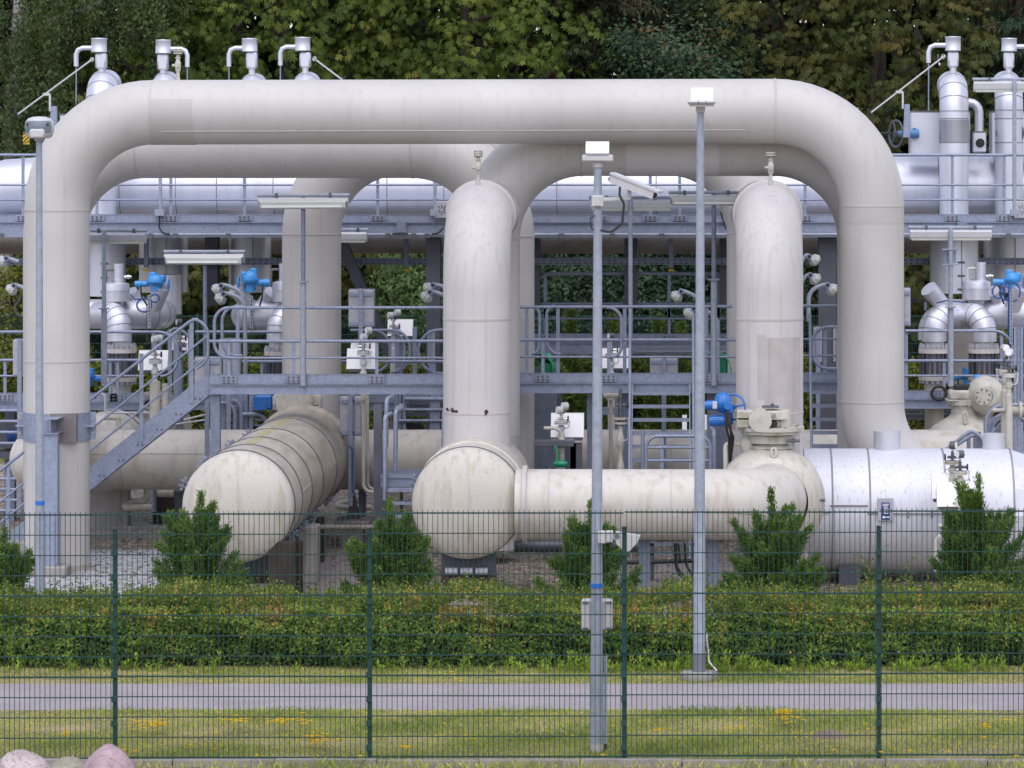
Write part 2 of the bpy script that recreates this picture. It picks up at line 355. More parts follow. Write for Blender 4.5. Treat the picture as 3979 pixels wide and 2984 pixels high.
# clamp support of the tallest arch
t = thing("pipe_support", "galvanised clamp and H-post bracing the foot of the tallest cream arch", "pipe support", (xal, dA - .6, 0))
zc0, zc1 = Z(9, 462, dA), Z(9, 220, dA)
b = MB().lathe([(zc0, RP + .002), (zc0, RP + .022), (zc1, RP + .022), (zc1, RP + .002)], (xal, dA, 0), seg=48, smooth=False)
for s in (-1, 1):
    b.box(xal + s * (RP + .005), xal + s * (RP + .10), dA - .035, dA - .015, zc0 + .01, zc1); b.box(xal + s * (RP - .08), xal + s * (RP + .10), dA - .2, dA - .036, zc0 + .20, zc0 + .225)
b.build("clamp_band", m_galv, t)
b = MB()
for s in (-1, 1):
    for q in (.25, .75): b.cyl((xal + s * (RP + .06), dA - .06, zc0 + (zc1 - zc0) * q), (xal + s * (RP + .06), dA - .035, zc0 + (zc1 - zc0) * q), .02, seg=8)
b.build("bolt", m_chrome, t)
xs = X(9, 435, dA - .9); zs0, zs1 = Z(9, 412, dA - .9), Z(9, 280, dA - .9)
MB().hbeam((xs, dA - .95, (zs0 + zs1) / 2), (xs, dA - RP - .025, (zs0 + zs1) / 2), .22, zs1 - zs0, .012, (0, 0, 1)).build("bracket_beam", m_galv, t)
MB().box(xal - .02, xal + .36, dA - RP - .024, dA - RP + .1, zc0 - .005, zc1 + .005).build("wear_plate", m_steelplate, t)
MB().hbeam((xs - .01, dA - .8, .15), (xs - .01, dA - .8, zs0), .22, .20, .012, (1, 0, 0)).box(xs - .12, xs + .10, dA - .903, dA - .897, .15, zs0 - .001).build("post", m_galv, t)
MB().box(xs - .28, xs + .24, dA - 1.0, dA - .55, -.05, .15, .02).build("footing", m_conc, t)
# header behind
dG = 56.0; zG = Z(0, 1786, dG)
t = thing("header_pipe", "long level cream header pipe with a domed end beyond the stairs", "pipe", (X(0, 150, dG), dG, 0))
x0 = X(0, 38, dG)
MB().lathe([(0, 0), (.02, .14), (.07, .26), (.15, .36), (.27, .43), (.42, RP), (14.9, RP), (14.9, .3)], (x0, dG, zG), hx, 64).build("pipe", m_pipe, t)
for u in (1075, 1960): MB().ring((X(9, u, dG), dG, zG), hx, RP, .006, .03, 64).build("weld_seam", m_seam, t)
MB().tube([(X(9, 780, dG), dG - .45, zG + .13), (X(9, 1790, dG), dG - .45, zG + .13)], .007, 8).build("lengthwise_seam", m_seam, t)
for u in (1530, 3900): MB().box(X(0, u, dG) - .12, X(0, u, dG) + .12, dG - .3, dG + .3, 0, zG - RP + .02).build("support_block", m_conc, t)
# risers
def riser(label, u, d, xback, dback):
    x = X(0, u, d); zt = Z(0, 708, d) - RP; t = thing("riser_pipe", label, "pipe", (x, d, 0), "cream riser pipes with rounded shoulders")
    MB().tube(fillet([(x, d, 1.35), (x, d, zt), (x, dback - .3, zt)], BR * .72, 14), RP, 64).build("pipe", m_riser, t)
    for y in (1238, 1600): MB().ring((x, d, Z(0, y, d)), vx, RP, .006, .035, 64).build("weld_seam", m_seam, t)
    MB().ring((x, d + BR * .72, zt), (0, 1, 0), RP, .03, .05, 64).build("weld_seam", m_seam, t)
    vent_valve(t, 0, u + 5, 712, 586, d); return t
r1 = riser("streaky cream riser with chipped paint patches above the round drum end", 1853, 49.8, xC[0], dC)
r2 = riser("streaky cream riser with a large brownish stain, standing behind the ball valve", 2990, 49.8, xD[1], dD)
b = MB()
for cx, cy, w_, h_ in ((1635, 212, 30, 26), (1660, 205, 26, 34), (1685, 216, 24, 22), (1708, 222, 12, 14), (1966, 222, 26, 38), (1960, 240, 20, 16)):
    for k in range(7):
        a = random.uniform(-.5, .5); q = random.uniform(-.4, .4); xx = X(10, cx + a * w_, 49.34); zz = Z(10, cy + q * h_, 49.34)
        off = math.sqrt(max(0, (RP + .003) ** 2 - (xx - X(0, 1853, 49.8)) ** 2)); r_ = random.uniform(.008, .02)
        n = 7; out = [(xx + r_ * random.uniform(.6, 1.2) * math.cos(2 * math.pi * j / n), zz + r_ * random.uniform(.6, 1.2) * math.sin(2 * math.pi * j / n)) for j in range(n)]
        b.prism(out, 'y', 49.8 - off - .004, 49.8 - off + .02)
b.build("bare_chip", m_rust, r1)
m_stain = M("brownish_paint_stain", (.46, .43, .41), .5, var=.08, vs=5, dirt=(.34, .30, .28), df=.6, ds=(14, 14, .4))
coat(r2, (X(0, 2990, 49.8), 49.8, Z(0, 1580, 49.8)), vx, 1.95, m_stain, -98, -28)
coat(r2, (X(0, 2990, 49.8), 49.8, Z(0, 1420, 49.8)), vx, .9, m_stain, -112, -97)
# ================================================================ drums
def strap(par, o, r, d, side):
    s = MB().ring(o, (0, 1, 0), r, .012, .05, 64).build("strap", m_strap, par)
    for a in side:
        c = Vector((o[0] + (r + .05) * math.cos(R(a)), o[1], o[2] + (r + .05) * math.sin(R(a)))); e = Vector((math.cos(R(a)), 0, math.sin(R(a)))); tt = Vector((-e.z, 0, e.x))
        b = MB()
        for k in (-1, 1): b.bar(c + tt * (k * .035) - e * .05, c + tt * (k * .035) + e * .06, .014, .07, (0, 1, 0))
        b.cyl(c - tt * .09, c + tt * .09, .014, seg=8); b.disc(c - tt * .075, tt, .026, .03, 6); b.disc(c + tt * .075, tt, .026, .03, 6)
        b.build("clamp", m_galvd, s)
def dome_prof(r, dep, n=9): return [(dep * (1 - math.cos(math.pi / 2 * k / n)), r * math.sin(math.pi / 2 * k / n)) for k in range(n + 1)]
RT = .737
def saddle(label, x, d, ztop, w=.62):
    t = thing("pipe_saddle", label, "support", (x, d, 0), "saddles carrying the drums")
    MB().box(x - w * .75, x + w * .55, d - .25, d + .25, 0, ztop * .42, .02).build("plinth", m_conc, t)
    MB().box(x - w * .5, x + w * .5, d - .18, d + .18, ztop * .42, ztop * .62).build("slide_plate", m_rust, t)
    b = MB(); b.prism([(x - w * .5, ztop * .62), (x + w * .5, ztop * .62), (x + w * .5, ztop + .25), (x + w * .3, ztop + .07), (x, ztop + .01), (x - w * .3, ztop + .07), (x - w * .5, ztop + .25)], 'y', d - .12, d + .12)
    b.build("cradle", m_steel, t); return t
# banded drum running away from the camera
dv = 47.6; xv = X(0, 914, 47.3); zv = Z(0, 1978, 47.3)
t = thing("banded_drum", "big mossy cream drum with dark ring straps, lying lengthwise under the walkway", "drum", (xv, dv, 0))
MB().lathe([(p - .32, r) for p, r in dome_prof(RT, .32)] + [(.06, RT)], (xv, dv, zv), (0, 1, 0), 72).build("end_cap", m_tank, t)
MB().lathe([(.06, RT), (8.0, RT), (8.05, RT + .05), (8.25, RT + .05), (8.3, RT), (8.9, RT - .02)], (xv, dv, zv), (0, 1, 0), 72).build("shell", m_vessel, t)
for k, yy in enumerate((.12, 1.05, 2.35, 3.9, 5.9)): strap(t, (xv, dv + yy, zv), RT, 0, (158,) if k == 0 else (-38, 140))
for k in range(2):
    yy = (1.1, 5.2)[k]; MB().bar((xv + RT * .985, dv + yy, zv + .08), (xv + RT * .985, dv + yy + 1.15, zv + .08), .03, .05).build("lug_bar", m_vessel, t)
b = MB()
for k in range(30):
    yy = 1.2 + k * .17 + random.uniform(-.05, .05); a = R(84 + random.uniform(-5, 5)); r_ = RT + .001
    b.lathe([(-.11, RT - .002), (-.1, RT + .002), (.1, RT + .002), (.11, RT - .002)], (xv, dv + yy, zv), (0, 1, 0), 4, -90 - 4 + random.uniform(-3, 2), -90 + 4 + random.uniform(-2, 3))
b.build("moss", M("yellow_moss", (.36, .33, .18), .9, var=.3, vs=12), t)
for q, yy in enumerate((.75, 5.0)): saddle(("dark saddle on a concrete block under the near end of the banded drum", "dark saddle under the far half of the banded drum")[q], xv + .15, dv + yy, zv - RT)
for k, (u, v0, v1, d, wd) in enumerate(((210, 1330, 1659, 47.6, .34), (325, 1330, 1555, 49, .2), (540, 1125, 1290, 53, .12))):
    x = X(10, u, d); o = MB().box(x - wd / 2, x + wd / 2, d - .1, d + .1, 0, Z(10, v0, d), .008).build("stub_post", m_rust)
    tag(o, ("rusty stub post nearest under the banded drum", "black stub post beside the banded drum's near clamp", "thin stub post below the banded drum's middle")[k], "post", "stub posts under the drum")
d = 50.5; x = X(10, 440, d)
tag(MB().box(x - .12, x + .14, d - .25, d + .25, 0, Z(10, 1195, d), .015).build("concrete_pedestal", m_conc), "pale concrete pedestal beside the banded drum", "pedestal")
# round drum end in the centre
dv = 47.6; xv = X(0, 1811, 47.3); zv = Z(0, 1964, 47.3)
t = thing("tee_drum", "round cream drum end facing out beneath the chipped riser", "drum", (xv, dv, 0))
MB().lathe([(p - .3, r) for p, r in dome_prof(RT, .3)] + [(2.7, RT), (2.9, RT * .8), (3.0, .3)], (xv, dv, zv), (0, 1, 0), 72).build("shell", m_tank, t)
strap(t, (xv, dv + .09, zv), RT, 0, (158, -28))
MB().ring((xv, dv + .9, zv), (0, 1, 0), RT, .02, .12, 64).build("weld_seam", m_tank, t)
sd = saddle("dark cradle with roller bolts on a concrete base beneath the round drum end", xv, dv + .35, zv - RT, .72)
b = MB()
for k in range(3): b.cyl((xv - .3 + k * .2, dv + .14, (zv - RT) * .72), (xv - .14 + k * .2, dv + .14, (zv - RT) * .72), .05)
b.build("roller", m_grey, sd)
# cross pipe with elbow into the ball valve
dE = 47.7; zE = Z(0, 1960, dE); xe1 = xD[1] + .03
t = thing("cross_pipe", "stained cream cross pipe running from the round drum end to the ball valve", "pipe", (-.5, dE, 0))
MB().tube(fillet([(xv + RT - .1, dE, zE), (xe1, dE, zE), (xe1, dE + 1.0, zE)], .62, 14), RP, 64).build("pipe", m_pipe, t)
for u in (300, 1345): MB().ring((X(11, u, dE), dE, zE), hx, RP, .005, .03, 64).build("weld_seam", m_seam, t)
MB().ring((xv + RT + .02, dE, zE), hx, RP, .05, .07, 64).build("weld_seam", m_seam, t)
MB().tube([(X(11, 1420, dE), dE - .46, zE - .06), (X(12, 330, dE), dE - .46, zE - .06)], .010, 8).build("lengthwise_seam", m_seam, t)
# ================================================================ big ball valve in front of riser 2
dV = 48.75; xV = xD[1] + .03; zV = Z(0, 1952, 48.7)
t = thing("ball_valve", "large cream ball valve with gearbox and blue drive ending the cross pipe", "valve", (xV, dV, 0))
RV = .745
b = MB().lathe([(-.12, .50), (-.10, .56), (-.02, .63), (.1, .72), (.25, RV), (.45, RV), (.62, .7), (.75, .6), (.8, .5)], (xV, dV, zV), (0, 1, 0), 72)
b.build("body", m_tank, t)
yv = dV + .35
def zz(v, tl=12): return Z(tl, v, yv)
bx = X(11, 2205, yv)
b = MB().lathe([(zz(530), .30), (zz(500), .235), (zz(488), .22), (zz(484), .31), (zz(420), .31), (zz(418), .31)], (bx, yv, 0), seg=40)
b.build("bonnet", m_valve, t)
b = MB(); b.disc((bx, yv, zz(392)), vx, .41, .045, 40); b.disc((bx, yv, zz(362)), vx, .45, .05, 40)
b.build("bonnet_flange", m_valve, t)
b = MB()
for k in range(10):
    a = k * .628 + .2; b.cyl((bx + .37 * math.cos(a), yv + .37 * math.sin(a), zz(412)), (bx + .37 * math.cos(a), yv + .37 * math.sin(a), zz(340)), .018, seg=8)
b.build("bolt", m_bolt, t)
gx0, gx1 = X(11, 2010, yv), X(11, 2200, yv); gz0, gz1 = Z(11, 370, yv), Z(11, 185, yv); c = .09
g = MB(); g.prism([(gx0, gz0 + c), (gx0 + c, gz0), (gx1 - c, gz0), (gx1, gz0 + c), (gx1, gz1 - c), (gx1 - c, gz1), (gx0 + c, gz1), (gx0, gz1 - c)], 'y', yv - .42, yv - .1)
g.disc(((gx0 + gx1) / 2, yv - .425, (gz0 + gz1) / 2), (0, 1, 0), .155, .012, 40)
xa, xb2 = X(11, 1905, yv), X(12, 195, yv)
g.box(xa, xb2, yv - .2, yv + .25, Z(11, 285, yv), Z(11, 205, yv), .012); g.box(xa, gx0 + .02, yv - .3, yv - .22, Z(11, 345, yv), Z(11, 205, yv), .01)
g.box(xa, xb2 - .06, yv - .3, yv + .3, Z(11, 275, yv), Z(11, 262, yv)); g.box(gx1 - .1, xb2 - .12, yv - .22, yv + .2, Z(11, 345, yv), Z(11, 280, yv), .02)
g.box(xb2 - .12, xb2, yv - .22, yv - .205, Z(12, 345, yv), Z(12, 207, yv), .002)
gb = g.build("gearbox", m_valve, t)
MB().cyl((X(12, 60, yv), yv - .30, Z(12, 312, yv)), (X(12, 60, yv), yv - .2, Z(12, 312, yv)), .045).build("breather", m_dark, gb)
MB().cyl((X(12, 58, yv), yv - .30, Z(12, 240, yv)), (X(12, 58, yv), yv - .2, Z(12, 240, yv)), .03).build("nipple", m_chrome, gb)
b = MB().box(X(12, -40, yv), X(12, 105, yv), yv - .16, yv + .16, Z(12, 180, yv), Z(12, 172, yv)); b.cyl((X(12, 50, yv), yv, Z(12, 172, yv)), (X(12, 50, yv), yv, Z(12, 150, yv)), .02)
b.build("position_indicator", m_steel, gb)
def handwheel(par, c, ax, r, tr, mat, spokes=3, name="handwheel"):
    c = Vector(c); ax = Vector(ax).normalized(); u = ax.orthogonal().normalized(); v = ax.cross(u); b = MB()
    b.tube([c + (u * math.cos(2 * math.pi * k / 28) + v * math.sin(2 * math.pi * k / 28)) * r for k in range(28)], tr, 8, closed=True)
    for k in range(spokes):
        a = 2 * math.pi * k / spokes + .5; b.tube([c, c + (u * math.cos(a) + v * math.sin(a)) * r], tr * .8, 6)
    b.cyl(c - ax * tr * 2, c + ax * tr * 2, tr * 2.2); return b.build(name, mat, par)
# its blue drive
a = MB(); ax0, ax1 = X(11, 1755, yv), X(11, 1870, yv)
zc = Z(11, 142, yv); a.lathe([(-.12, .06), (-.10, .11), (-.04, .14), (.0, .145), (.0, .165), (.025, .165), (.025, .14), (.08, .12), (.11, .06)], ((ax0 + ax1) / 2 - .03, yv, zc), hx, 32)
a.box(X(11, 1800, yv), X(11, 1875, yv), yv - .12, yv + .2, Z(11, 345, yv), Z(11, 150, yv), .04)
a.lathe([(-.13, .0), (-.13, .05), (-.1, .06), (.13, .06)], (X(11, 1830, yv), yv - .15, Z(11, 160, yv)), (0, 1, 0), 24)
a.box(X(11, 1735, yv), X(11, 1800, yv), yv - .1, yv + .12, Z(11, 200, yv), Z(11, 105, yv), .02)
dr = a.build("drive", m_blue, t)
for v0, v1, u0, u1 in ((120, 205, 1632, 1760), (245, 345, 1672, 1800)):
    r_ = (Z(11, v0, yv) - Z(11, v1, yv)) / 2; zc = (Z(11, v0, yv) + Z(11, v1, yv)) / 2; xl_, xr_ = X(11, u0, yv), X(11, u1, yv)
    b = MB().cyl((xl_, yv - .05, zc), (xr_, yv - .05, zc), r_ * .86, seg=24)
    for k in range(20): q = 2 * math.pi * k / 20; b.bar((xl_ + .03, yv - .05 + r_ * .9 * math.sin(q), zc + r_ * .9 * math.cos(q)), (xr_ - .02, yv - .05 + r_ * .9 * math.sin(q), zc + r_ * .9 * math.cos(q)), .02, .01, (0, math.sin(q), math.cos(q)))
    b.disc((xr_ - .02, yv - .05, zc), hx, r_, .05); b.build("motor", m_blue, dr)
MB().box(X(11, 1700, yv), X(11, 1740, yv), yv - .14, yv - .1, Z(11, 192, yv), Z(11, 128, yv), .008).build("rating_plate", m_plast, dr)
handwheel(dr, (X(11, 1885, yv), yv + .1, Z(11, 185, yv)), (.5, 1, .0), .17, .014, m_blue)
b = MB()
for k, u in enumerate((1815, 1845, 1830)): b.tube(fillet([(X(11, u, yv), yv - .22, Z(11, 215, yv)), (X(11, u + 5 * k, yv), yv - .25, Z(11, 330, yv)), (X(11, 1840 + 20 * k, yv), yv - .1, Z(11, 440, yv)), (X(11, 1850, yv), yv + .1, Z(11, 700, yv))], .1, 4), .016, 8)
b.build("cable", m_dark, t)
b = MB().tube(fillet([(X(11, 1812, yv), yv, Z(11, 740, yv)), (X(11, 1812, yv), yv, Z(11, 495, yv)), (X(11, 1985, yv), yv, Z(11, 495, yv))], .05, 6), .032, 12)
b.lathe([(-.16, .05), (-.12, .085), (-.02, .125), (.06, .11), (.09, .075), (.14, .075)], (X(11, 2008, yv), yv, Z(11, 495, yv)), vx, 24); b.build("vent_line", m_valve, t)
b = MB().tube([(X(12, 55, yv) + .035 * math.cos(k * .5), yv - .4, Z(12, 550, yv) + .06 * math.sin(k * .5)) for k in range(13)], .016, 8, closed=True); b.build("lifting_eye", m_valve, t)
for u0, u1, v in ((165, 280, 455), (372, 495, 962)):
    b = MB().cyl((X(12, u0, yv), yv - .3, Z(12, v, yv)), (X(12, u1, yv), yv - .3, Z(12, v, yv)), .02); b.disc((X(12, (u0 + u1) / 2, yv), yv - .3, Z(12, v, yv)), hx, .034, .06, 6)
    b.bar((X(12, (u0 + u1) / 2, yv), yv - .33, Z(12, v - 25, yv)), (X(12, (u0 + u1) / 2, yv), yv - .33, Z(12, v + 50, yv)), .012, .02); b.build("test_cock", m_bolt, t)
MB().box(xV - .5, xV + .5, dV, dV + .7, 0, zV - RV + .06, .02).build("support_block", m_conc, t)
# ================================================================ silver clad vessel
dS = 50.6; rS = .86; zS = Z(0, 1981, dS); xs0 = X(12, 330, dS); xs1 = X(12, 2085, dS)
t = thing("clad_vessel", "large silver clad horizontal vessel with rain streaks and a blue notice panel", "vessel", ((xs0 + xs1) / 2, dS, 0))
MB().lathe([(xs0 - .02, .3), (xs0 - .02, rS), (xs1, rS), (xs1 + .02, rS)] , (0, dS, zS), hx, 72).build("cladding", m_silverv, t)
b = MB(); n = 14
for k in range(n):                    # faceted cone sections
    a0, a1 = R(360 * k / n), R(360 * (k + 1) / n)
    b.add([(xs1 + .02, dS + rS * math.cos(a0), zS + rS * math.sin(a0)), (xs1 + .02, dS + rS * math.cos(a1), zS + rS * math.sin(a1)), (xs1 + 1.1, dS + .55 * math.cos(a1), zS - .05 + .55 * math.sin(a1)), (xs1 + 1.1, dS + .55 * math.cos(a0), zS - .05 + .55 * math.sin(a0))], [(0, 1, 2, 3)])
b.build("cone_section", m_silverv, t)
for u in (547, 865, 1505, 2083): MB().ring((X(12, u, dS), dS, zS), hx, rS, .006, .03, 72).build("cladding_seam", m_band, t)
for u0, u1, v in ((548, 868, 1028), (868, 955, 1092), (1092, 1505, 1096), (480, 548, 1083)):
    z = Z(12, v, dS - rS); y = dS - math.sqrt(max(.01, rS ** 2 - (z - zS) ** 2)); MB().bar((X(12, u0, y), y - .008, z), (X(12, u1, y), y - .008, z), .03, .018).build("drip_ledge", m_band, t)
for u in (1218, 1420):
    y = dS - rS; MB().box(X(12, u - 8, y), X(12, u + 8, y), y - .02, y + .05, Z(12, 1135, y), Z(12, 1070, y), .005).build("latch", m_band, t)
for u0, u1, v0, v1 in ((920, 1150, 383, 545), (1858, 2050, 408, 538)):
    r_ = (X(12, u1, dS) - X(12, u0, dS)) / 2; MB().lathe([(Z(12, v1, dS) - .06, r_), (Z(12, v0, dS), r_), (Z(12, v0, dS), r_ - .03), (Z(12, v0, dS) - .02, 0)], (X(12, (u0 + u1) / 2, dS), dS, 0), vx, 40, smooth=True).build("nozzle_cap", m_silver, t)
for u in (700, 1750): MB().box(X(12, u, dS) - .15, X(12, u, dS) + .15, dS - .5, dS + .5, 0, zS - rS + .15).build("support_block", m_steel, t)
# notice panel on it
yS = dS - rS - .05; t = thing("notice_panel", "small dark blue notice panel with white lines and arrow on the clad vessel", "sign", (X(12, 1022, yS), yS, 0))
MB().box(X(12, 955, yS), X(12, 1088, yS), yS, yS + .03, Z(12, 1162, yS), Z(12, 962, yS), .008).build("frame", m_grey, t)
MB().box(X(12, 988, yS), X(12, 1058, yS), yS - .012, yS - .002, Z(12, 1148, yS), Z(12, 1000, yS), .002).build("blue_face", m_signb, t)
b = MB()
for k in range(7): v = 1012 + k * 13; b.box(X(12, 1006 if k > 1 else 996, yS), X(12, 1052 - (k * 7) % 17, yS), yS - .016, yS - .013, Z(12, v + 6, yS), Z(12, v, yS))
b.prism([(X(12, 992, yS), Z(12, 1126, yS)), (X(12, 1010, yS), Z(12, 1140, yS)), (X(12, 1010, yS), Z(12, 1131, yS)), (X(12, 1054, yS), Z(12, 1131, yS)), (X(12, 1054, yS), Z(12, 1121, yS)), (X(12, 1010, yS), Z(12, 1121, yS)), (X(12, 1010, yS), Z(12, 1112, yS))], 'y', yS - .016, yS - .013)
b.build("lettering", m_white, t)
# ================================================================ upper headers
dU = 62.6; rU = .56; zU = Z(0, 608, dU) - rU
t = thing("clad_header", "long silver clad header pipe running level behind the upper catwalk", "pipe", (-4, dU, 0))
MB().lathe([(-9.9, .3), (-9.9, rU), (9, rU), (9, .3)], (0, dU, zU), hx, 64).build("cladding", m_silver, t)
for u in ((5, 1065), (5, 1545), (5, 1895), (6, 165), (6, 1135), (7, 370), (7, 1218), (8, 1465), (8, 1945), (6, 1620)): MB().ring((X(*u, dU), dU, zU), hx, rU, .004, .02, 64).build("cladding_seam", m_band, t)
for tl, u0, u1, v in ((5, 1900, 2212, 135), (6, 1140, 1610, 88), (7, 150, 360, 88), (7, 380, 1100, 85)): MB().box(X(tl, u0, dU), X(tl, u1, dU), dU - rU - .012, dU - rU + .02, Z(tl, v + 3, dU), Z(tl, v - 3, dU)).build("drip_ledge", m_band, t)
t = thing("clad_reducer", "white silver tapered reducer at the end of the upper header", "pipe", (-12, dU - .4, 0))
MB().tube([(X(0, -260, dU), dU - .6, Z(0, 815, dU)), (X(0, 60, dU), dU - .6, Z(0, 730, dU)), (X(0, 330, dU), dU - .6, Z(0, 725, dU))], [.42, .50, .56], 48).build("cladding", m_silver, t)
d = 63.3; t = thing("brown_header", "dirty brown pipe slung in shadow below the upper catwalk", "pipe", (-4, d, 0))
MB().tube([(X(0, -300, d), d, Z(0, 952, d)), (X(0, 4300, d), d, Z(0, 952, d))], .15, 32).build("pipe", m_brownp, t)
# stacks
def stack(label, tl, uc, vdome, d, uw, neck, box, goose, gside, down=True):
    """silver stack: elbow dome top at vdome, half width uw, neck/box (u0,u1,v0,v1), gooseneck to gside"""
    x = X(tl, uc, d); r = uw * d / F / ZM; zt = Z(tl, vdome, d) - r; t = thing("vent_stack", label, "vent stack", (x, d, 0), "silver vent stacks")
    path = fillet([(x, d, Z(0, 900, d) if down else 4.9), (x, d, zt), (x, d + .62, zt)], .45, 8)
    MB().tube(path, r, 40).build("cladding", m_silver, t)
    for k in (1, 3, 5, 7): q = path[k]; MB().ring(q, path[k + 1] - path[k - 1], r, .004, .018, 40).build("cladding_seam", m_band, t)
    if down: MB().ring((x, d, Z(4, 1020, d)), vx, r, .004, .02, 40).build("cladding_seam", m_band, t); MB().ring((x, d, Z(4, 1225, d)), vx, r, .004, .02, 40).build("cladding_seam", m_band, t)
    u0, u1, v0, v1 = neck; dn = d + .25
    MB().box(X(tl, u0, dn), X(tl, u1, dn), dn - .09, dn + .09, Z(tl, v1, dn), Z(tl, v0, dn), .03).cyl((X(tl, (u0 + u1) / 2, dn), dn, Z(tl, v1 + 60, dn)), (X(tl, (u0 + u1) / 2, dn), dn, Z(tl, v1, dn)), .055).build("neck", m_silver, t)
    u0, u1, v0, v1 = box; xc = X(tl, (u0 + u1) / 2, dn); rb = (X(tl, u1, dn) - X(tl, u0, dn)) / 2
    MB().lathe([(0, 0), (0, rb), (.012, rb + .006), (.02, rb), (Z(tl, v0, dn) - Z(tl, v1, dn) - .02, rb), (Z(tl, v0, dn) - Z(tl, v1, dn) - .012, rb + .006), (Z(tl, v0, dn) - Z(tl, v1, dn), rb), (Z(tl, v0, dn) - Z(tl, v1, dn), 0)], (xc, dn, Z(tl, v1, dn)), vx, 32).build("valve_box", m_silver, t)
    ug, vg, vend, vrod = goose
    MB().tube(fillet([(xc, dn, Z(tl, vg, dn)), (X(tl, ug, dn), dn, Z(tl, vg, dn)), (X(tl, ug, dn), dn, Z(tl, vend, dn))], .11, 2), .041 , 20).build("drain_elbow", m_silver, t)
    MB().cyl((X(tl, ug, dn), dn, Z(tl, vend, dn)), (X(tl, ug, dn), dn, Z(tl, vrod, dn)), .011, seg=8).build("drain_rod", m_galv, t)
    return t
d1, d2 = 61.2, 63.9
s1 = stack("silver vent stack closest to the striped hook block, drain bent towards the trees", 1, 866, 590, d1, 131, (823, 918, 455, 592), (785, 918, 328, 450), (655, 412, 570, 900), -1)
s2 = stack("silver vent stack whose drain elbow bends toward the slim pipe valve", 1, 1400, 605, d2, 112, (1355, 1447, 462, 604), (1338, 1470, 342, 460), (1610, 420, 575, 700), 1, False)
s3 = stack("silver vent stack with faint valve rod, second along from the slim pipe valve", 1, 2155, 620, d2, 112, (2117, 2212, 445, 592), (2080, 2212, 330, 445), (1968, 412, 572, 700), -1, False)
s4 = stack("silver vent stack with a rod slanting down to the arch top", 2, 405, 608, d2, 118, (365, 460, 448, 582), (324, 455, 320, 438), (198, 402, 563, 700), -1, False)
s5 = stack("silver vent stack in front of the large silver box, with dark sleeve", 4, 1610, 602, d1, 125, (1555, 1648, 442, 580), (1535, 1667, 315, 438), (1392, 388, 540, 950), -1)
s6 = stack("silver vent stack behind the spoked handwheel box at the picture's edge", 4, 2083, 600, d1 + .6, 122, (2036, 2126, 445, 590), (2018, 2150, 328, 442), (2300, 400, 560, 950), 1)
MB().lathe([(Z(4, 1218, d1), .2555), (Z(4, 1030, d1), .2555)], (X(4, 1610, d1), d1, 0), vx, 40).build("dark_sleeve", M("plain_zinc_sleeve", (.40, .40, .44), .35, .8), s5)
# lever rods beside three stacks
def lever(label, tl, p0, p1, arm, post, d):
    t = thing("lever_rod", label, "lever", P(tl, *p0, d), "long slanting lever rods")
    MB().tube([P(tl, *p0, d), P(tl, *p1, d)], .014, 8).build("rod", m_plast, t)
    a, c = P(tl, *p0, d), P(tl, *p1, d); e = (c - a).normalized(); n = Vector((-e.z, 0, e.x))
    MB().tube([a - n * .09, a + n * .09], .02, 8).build("grip", m_dark, t)
    handwheel(t, c, (0.6, 1, 0), .035, .008, m_chrome, 3, "eye_joint")
    if arm:
        u, v, u2, v2 = arm; MB().bar(P(tl, u, v, d), P(tl, u2, v, d), .03, .045).bar(P(tl, u2, v, d + .01), P(tl, u2, v2, d + .01), .03, .045).build("arm", m_plast, t)
        u0, u1, v0, v1 = post; b = MB(); b.prism([(X(tl, u0, d), Z(tl, v0, d)), (X(tl, u1, d), Z(tl, v0, d)), (X(tl, u1 + 3, d), Z(tl, v1, d)), (X(tl, u0 - 12, d), Z(tl, v1, d))], 'y', d - .05, d + .05); b.build("bracket", m_galv, t)
    return t
lever("slanting lever rod on an angled bracket above the round grey camera", 1, (148, 985), (790, 512), (370, 810, 430, 955), (442, 490, 912, 1150), 60.9)
lever("slanting lever rod above the dark spoked handwheel with blue gear", 4, (892, 972), (1518, 488), (1110, 790, 1170, 935), (1185, 1228, 895, 1180), 60.9)
lever("short slanting lever rod sinking behind the tallest arch", 2, (735, 690), (490, 505), None, None, 61.5)
# boxes by the stacks
d = 61.6
def plant_box(label, tl, u0, u1, v0, v1, d, dep=.5, name="clad_box", mat=None, group="silver clad valve boxes"):
    t = thing(name, label, "box", (X(tl, (u0 + u1) / 2, d), d, Z(tl, v1, d)), group)
    MB().box(X(tl, u0, d), X(tl, u1, d), d, d + dep, Z(tl, v1, d), Z(tl, v0, d), .02).build("casing", mat or m_silver, t)
    MB().box(X(tl, u0 - 5, d), X(tl, u1 + 5, d), d - .01, d + dep + .01, Z(tl, v0, d) + .001, Z(tl, v0 - 5, d)).build("lid", m_band, t); return t
b1 = plant_box("wide silver box pierced by a blue gear and handwheel", 4, 1235, 1750, 958, 1345, d + .1)
b = MB().cyl((X(4, 1310, d) , d + .02, Z(4, 1148, d)), (X(4, 1225, d), d + .02, Z(4, 1148, d)), .075, seg=20).cyl((X(4, 1270, d), d + .02, Z(4, 1100, d)), (X(4, 1270, d), d + .02, Z(4, 1190, d)), .03).cyl((X(4, 1225, d), d + .02, Z(4, 1145, d)), (X(4, 1130, d), d + .02, Z(4, 1148, d)), .05)
b.build("gear_housing", M("faded_blue_enamel", (.08, .22, .42), .45, var=.15), b1)
handwheel(b1, (X(4, 1112, d), d + .02, Z(4, 1148, d)), (1, .55, 0), .225, .02, m_steel, 3)
MB().cyl((X(4, 960, d), d + .02, Z(4, 1145, d)), (X(4, 1130, d), d + .02, Z(4, 1145, d)), .018).build("spindle", m_dark, b1)
b2 = plant_box("tall silver box carrying a big spoked dark handwheel", 4, 1932, 2400, 958, 1345, d + .2)
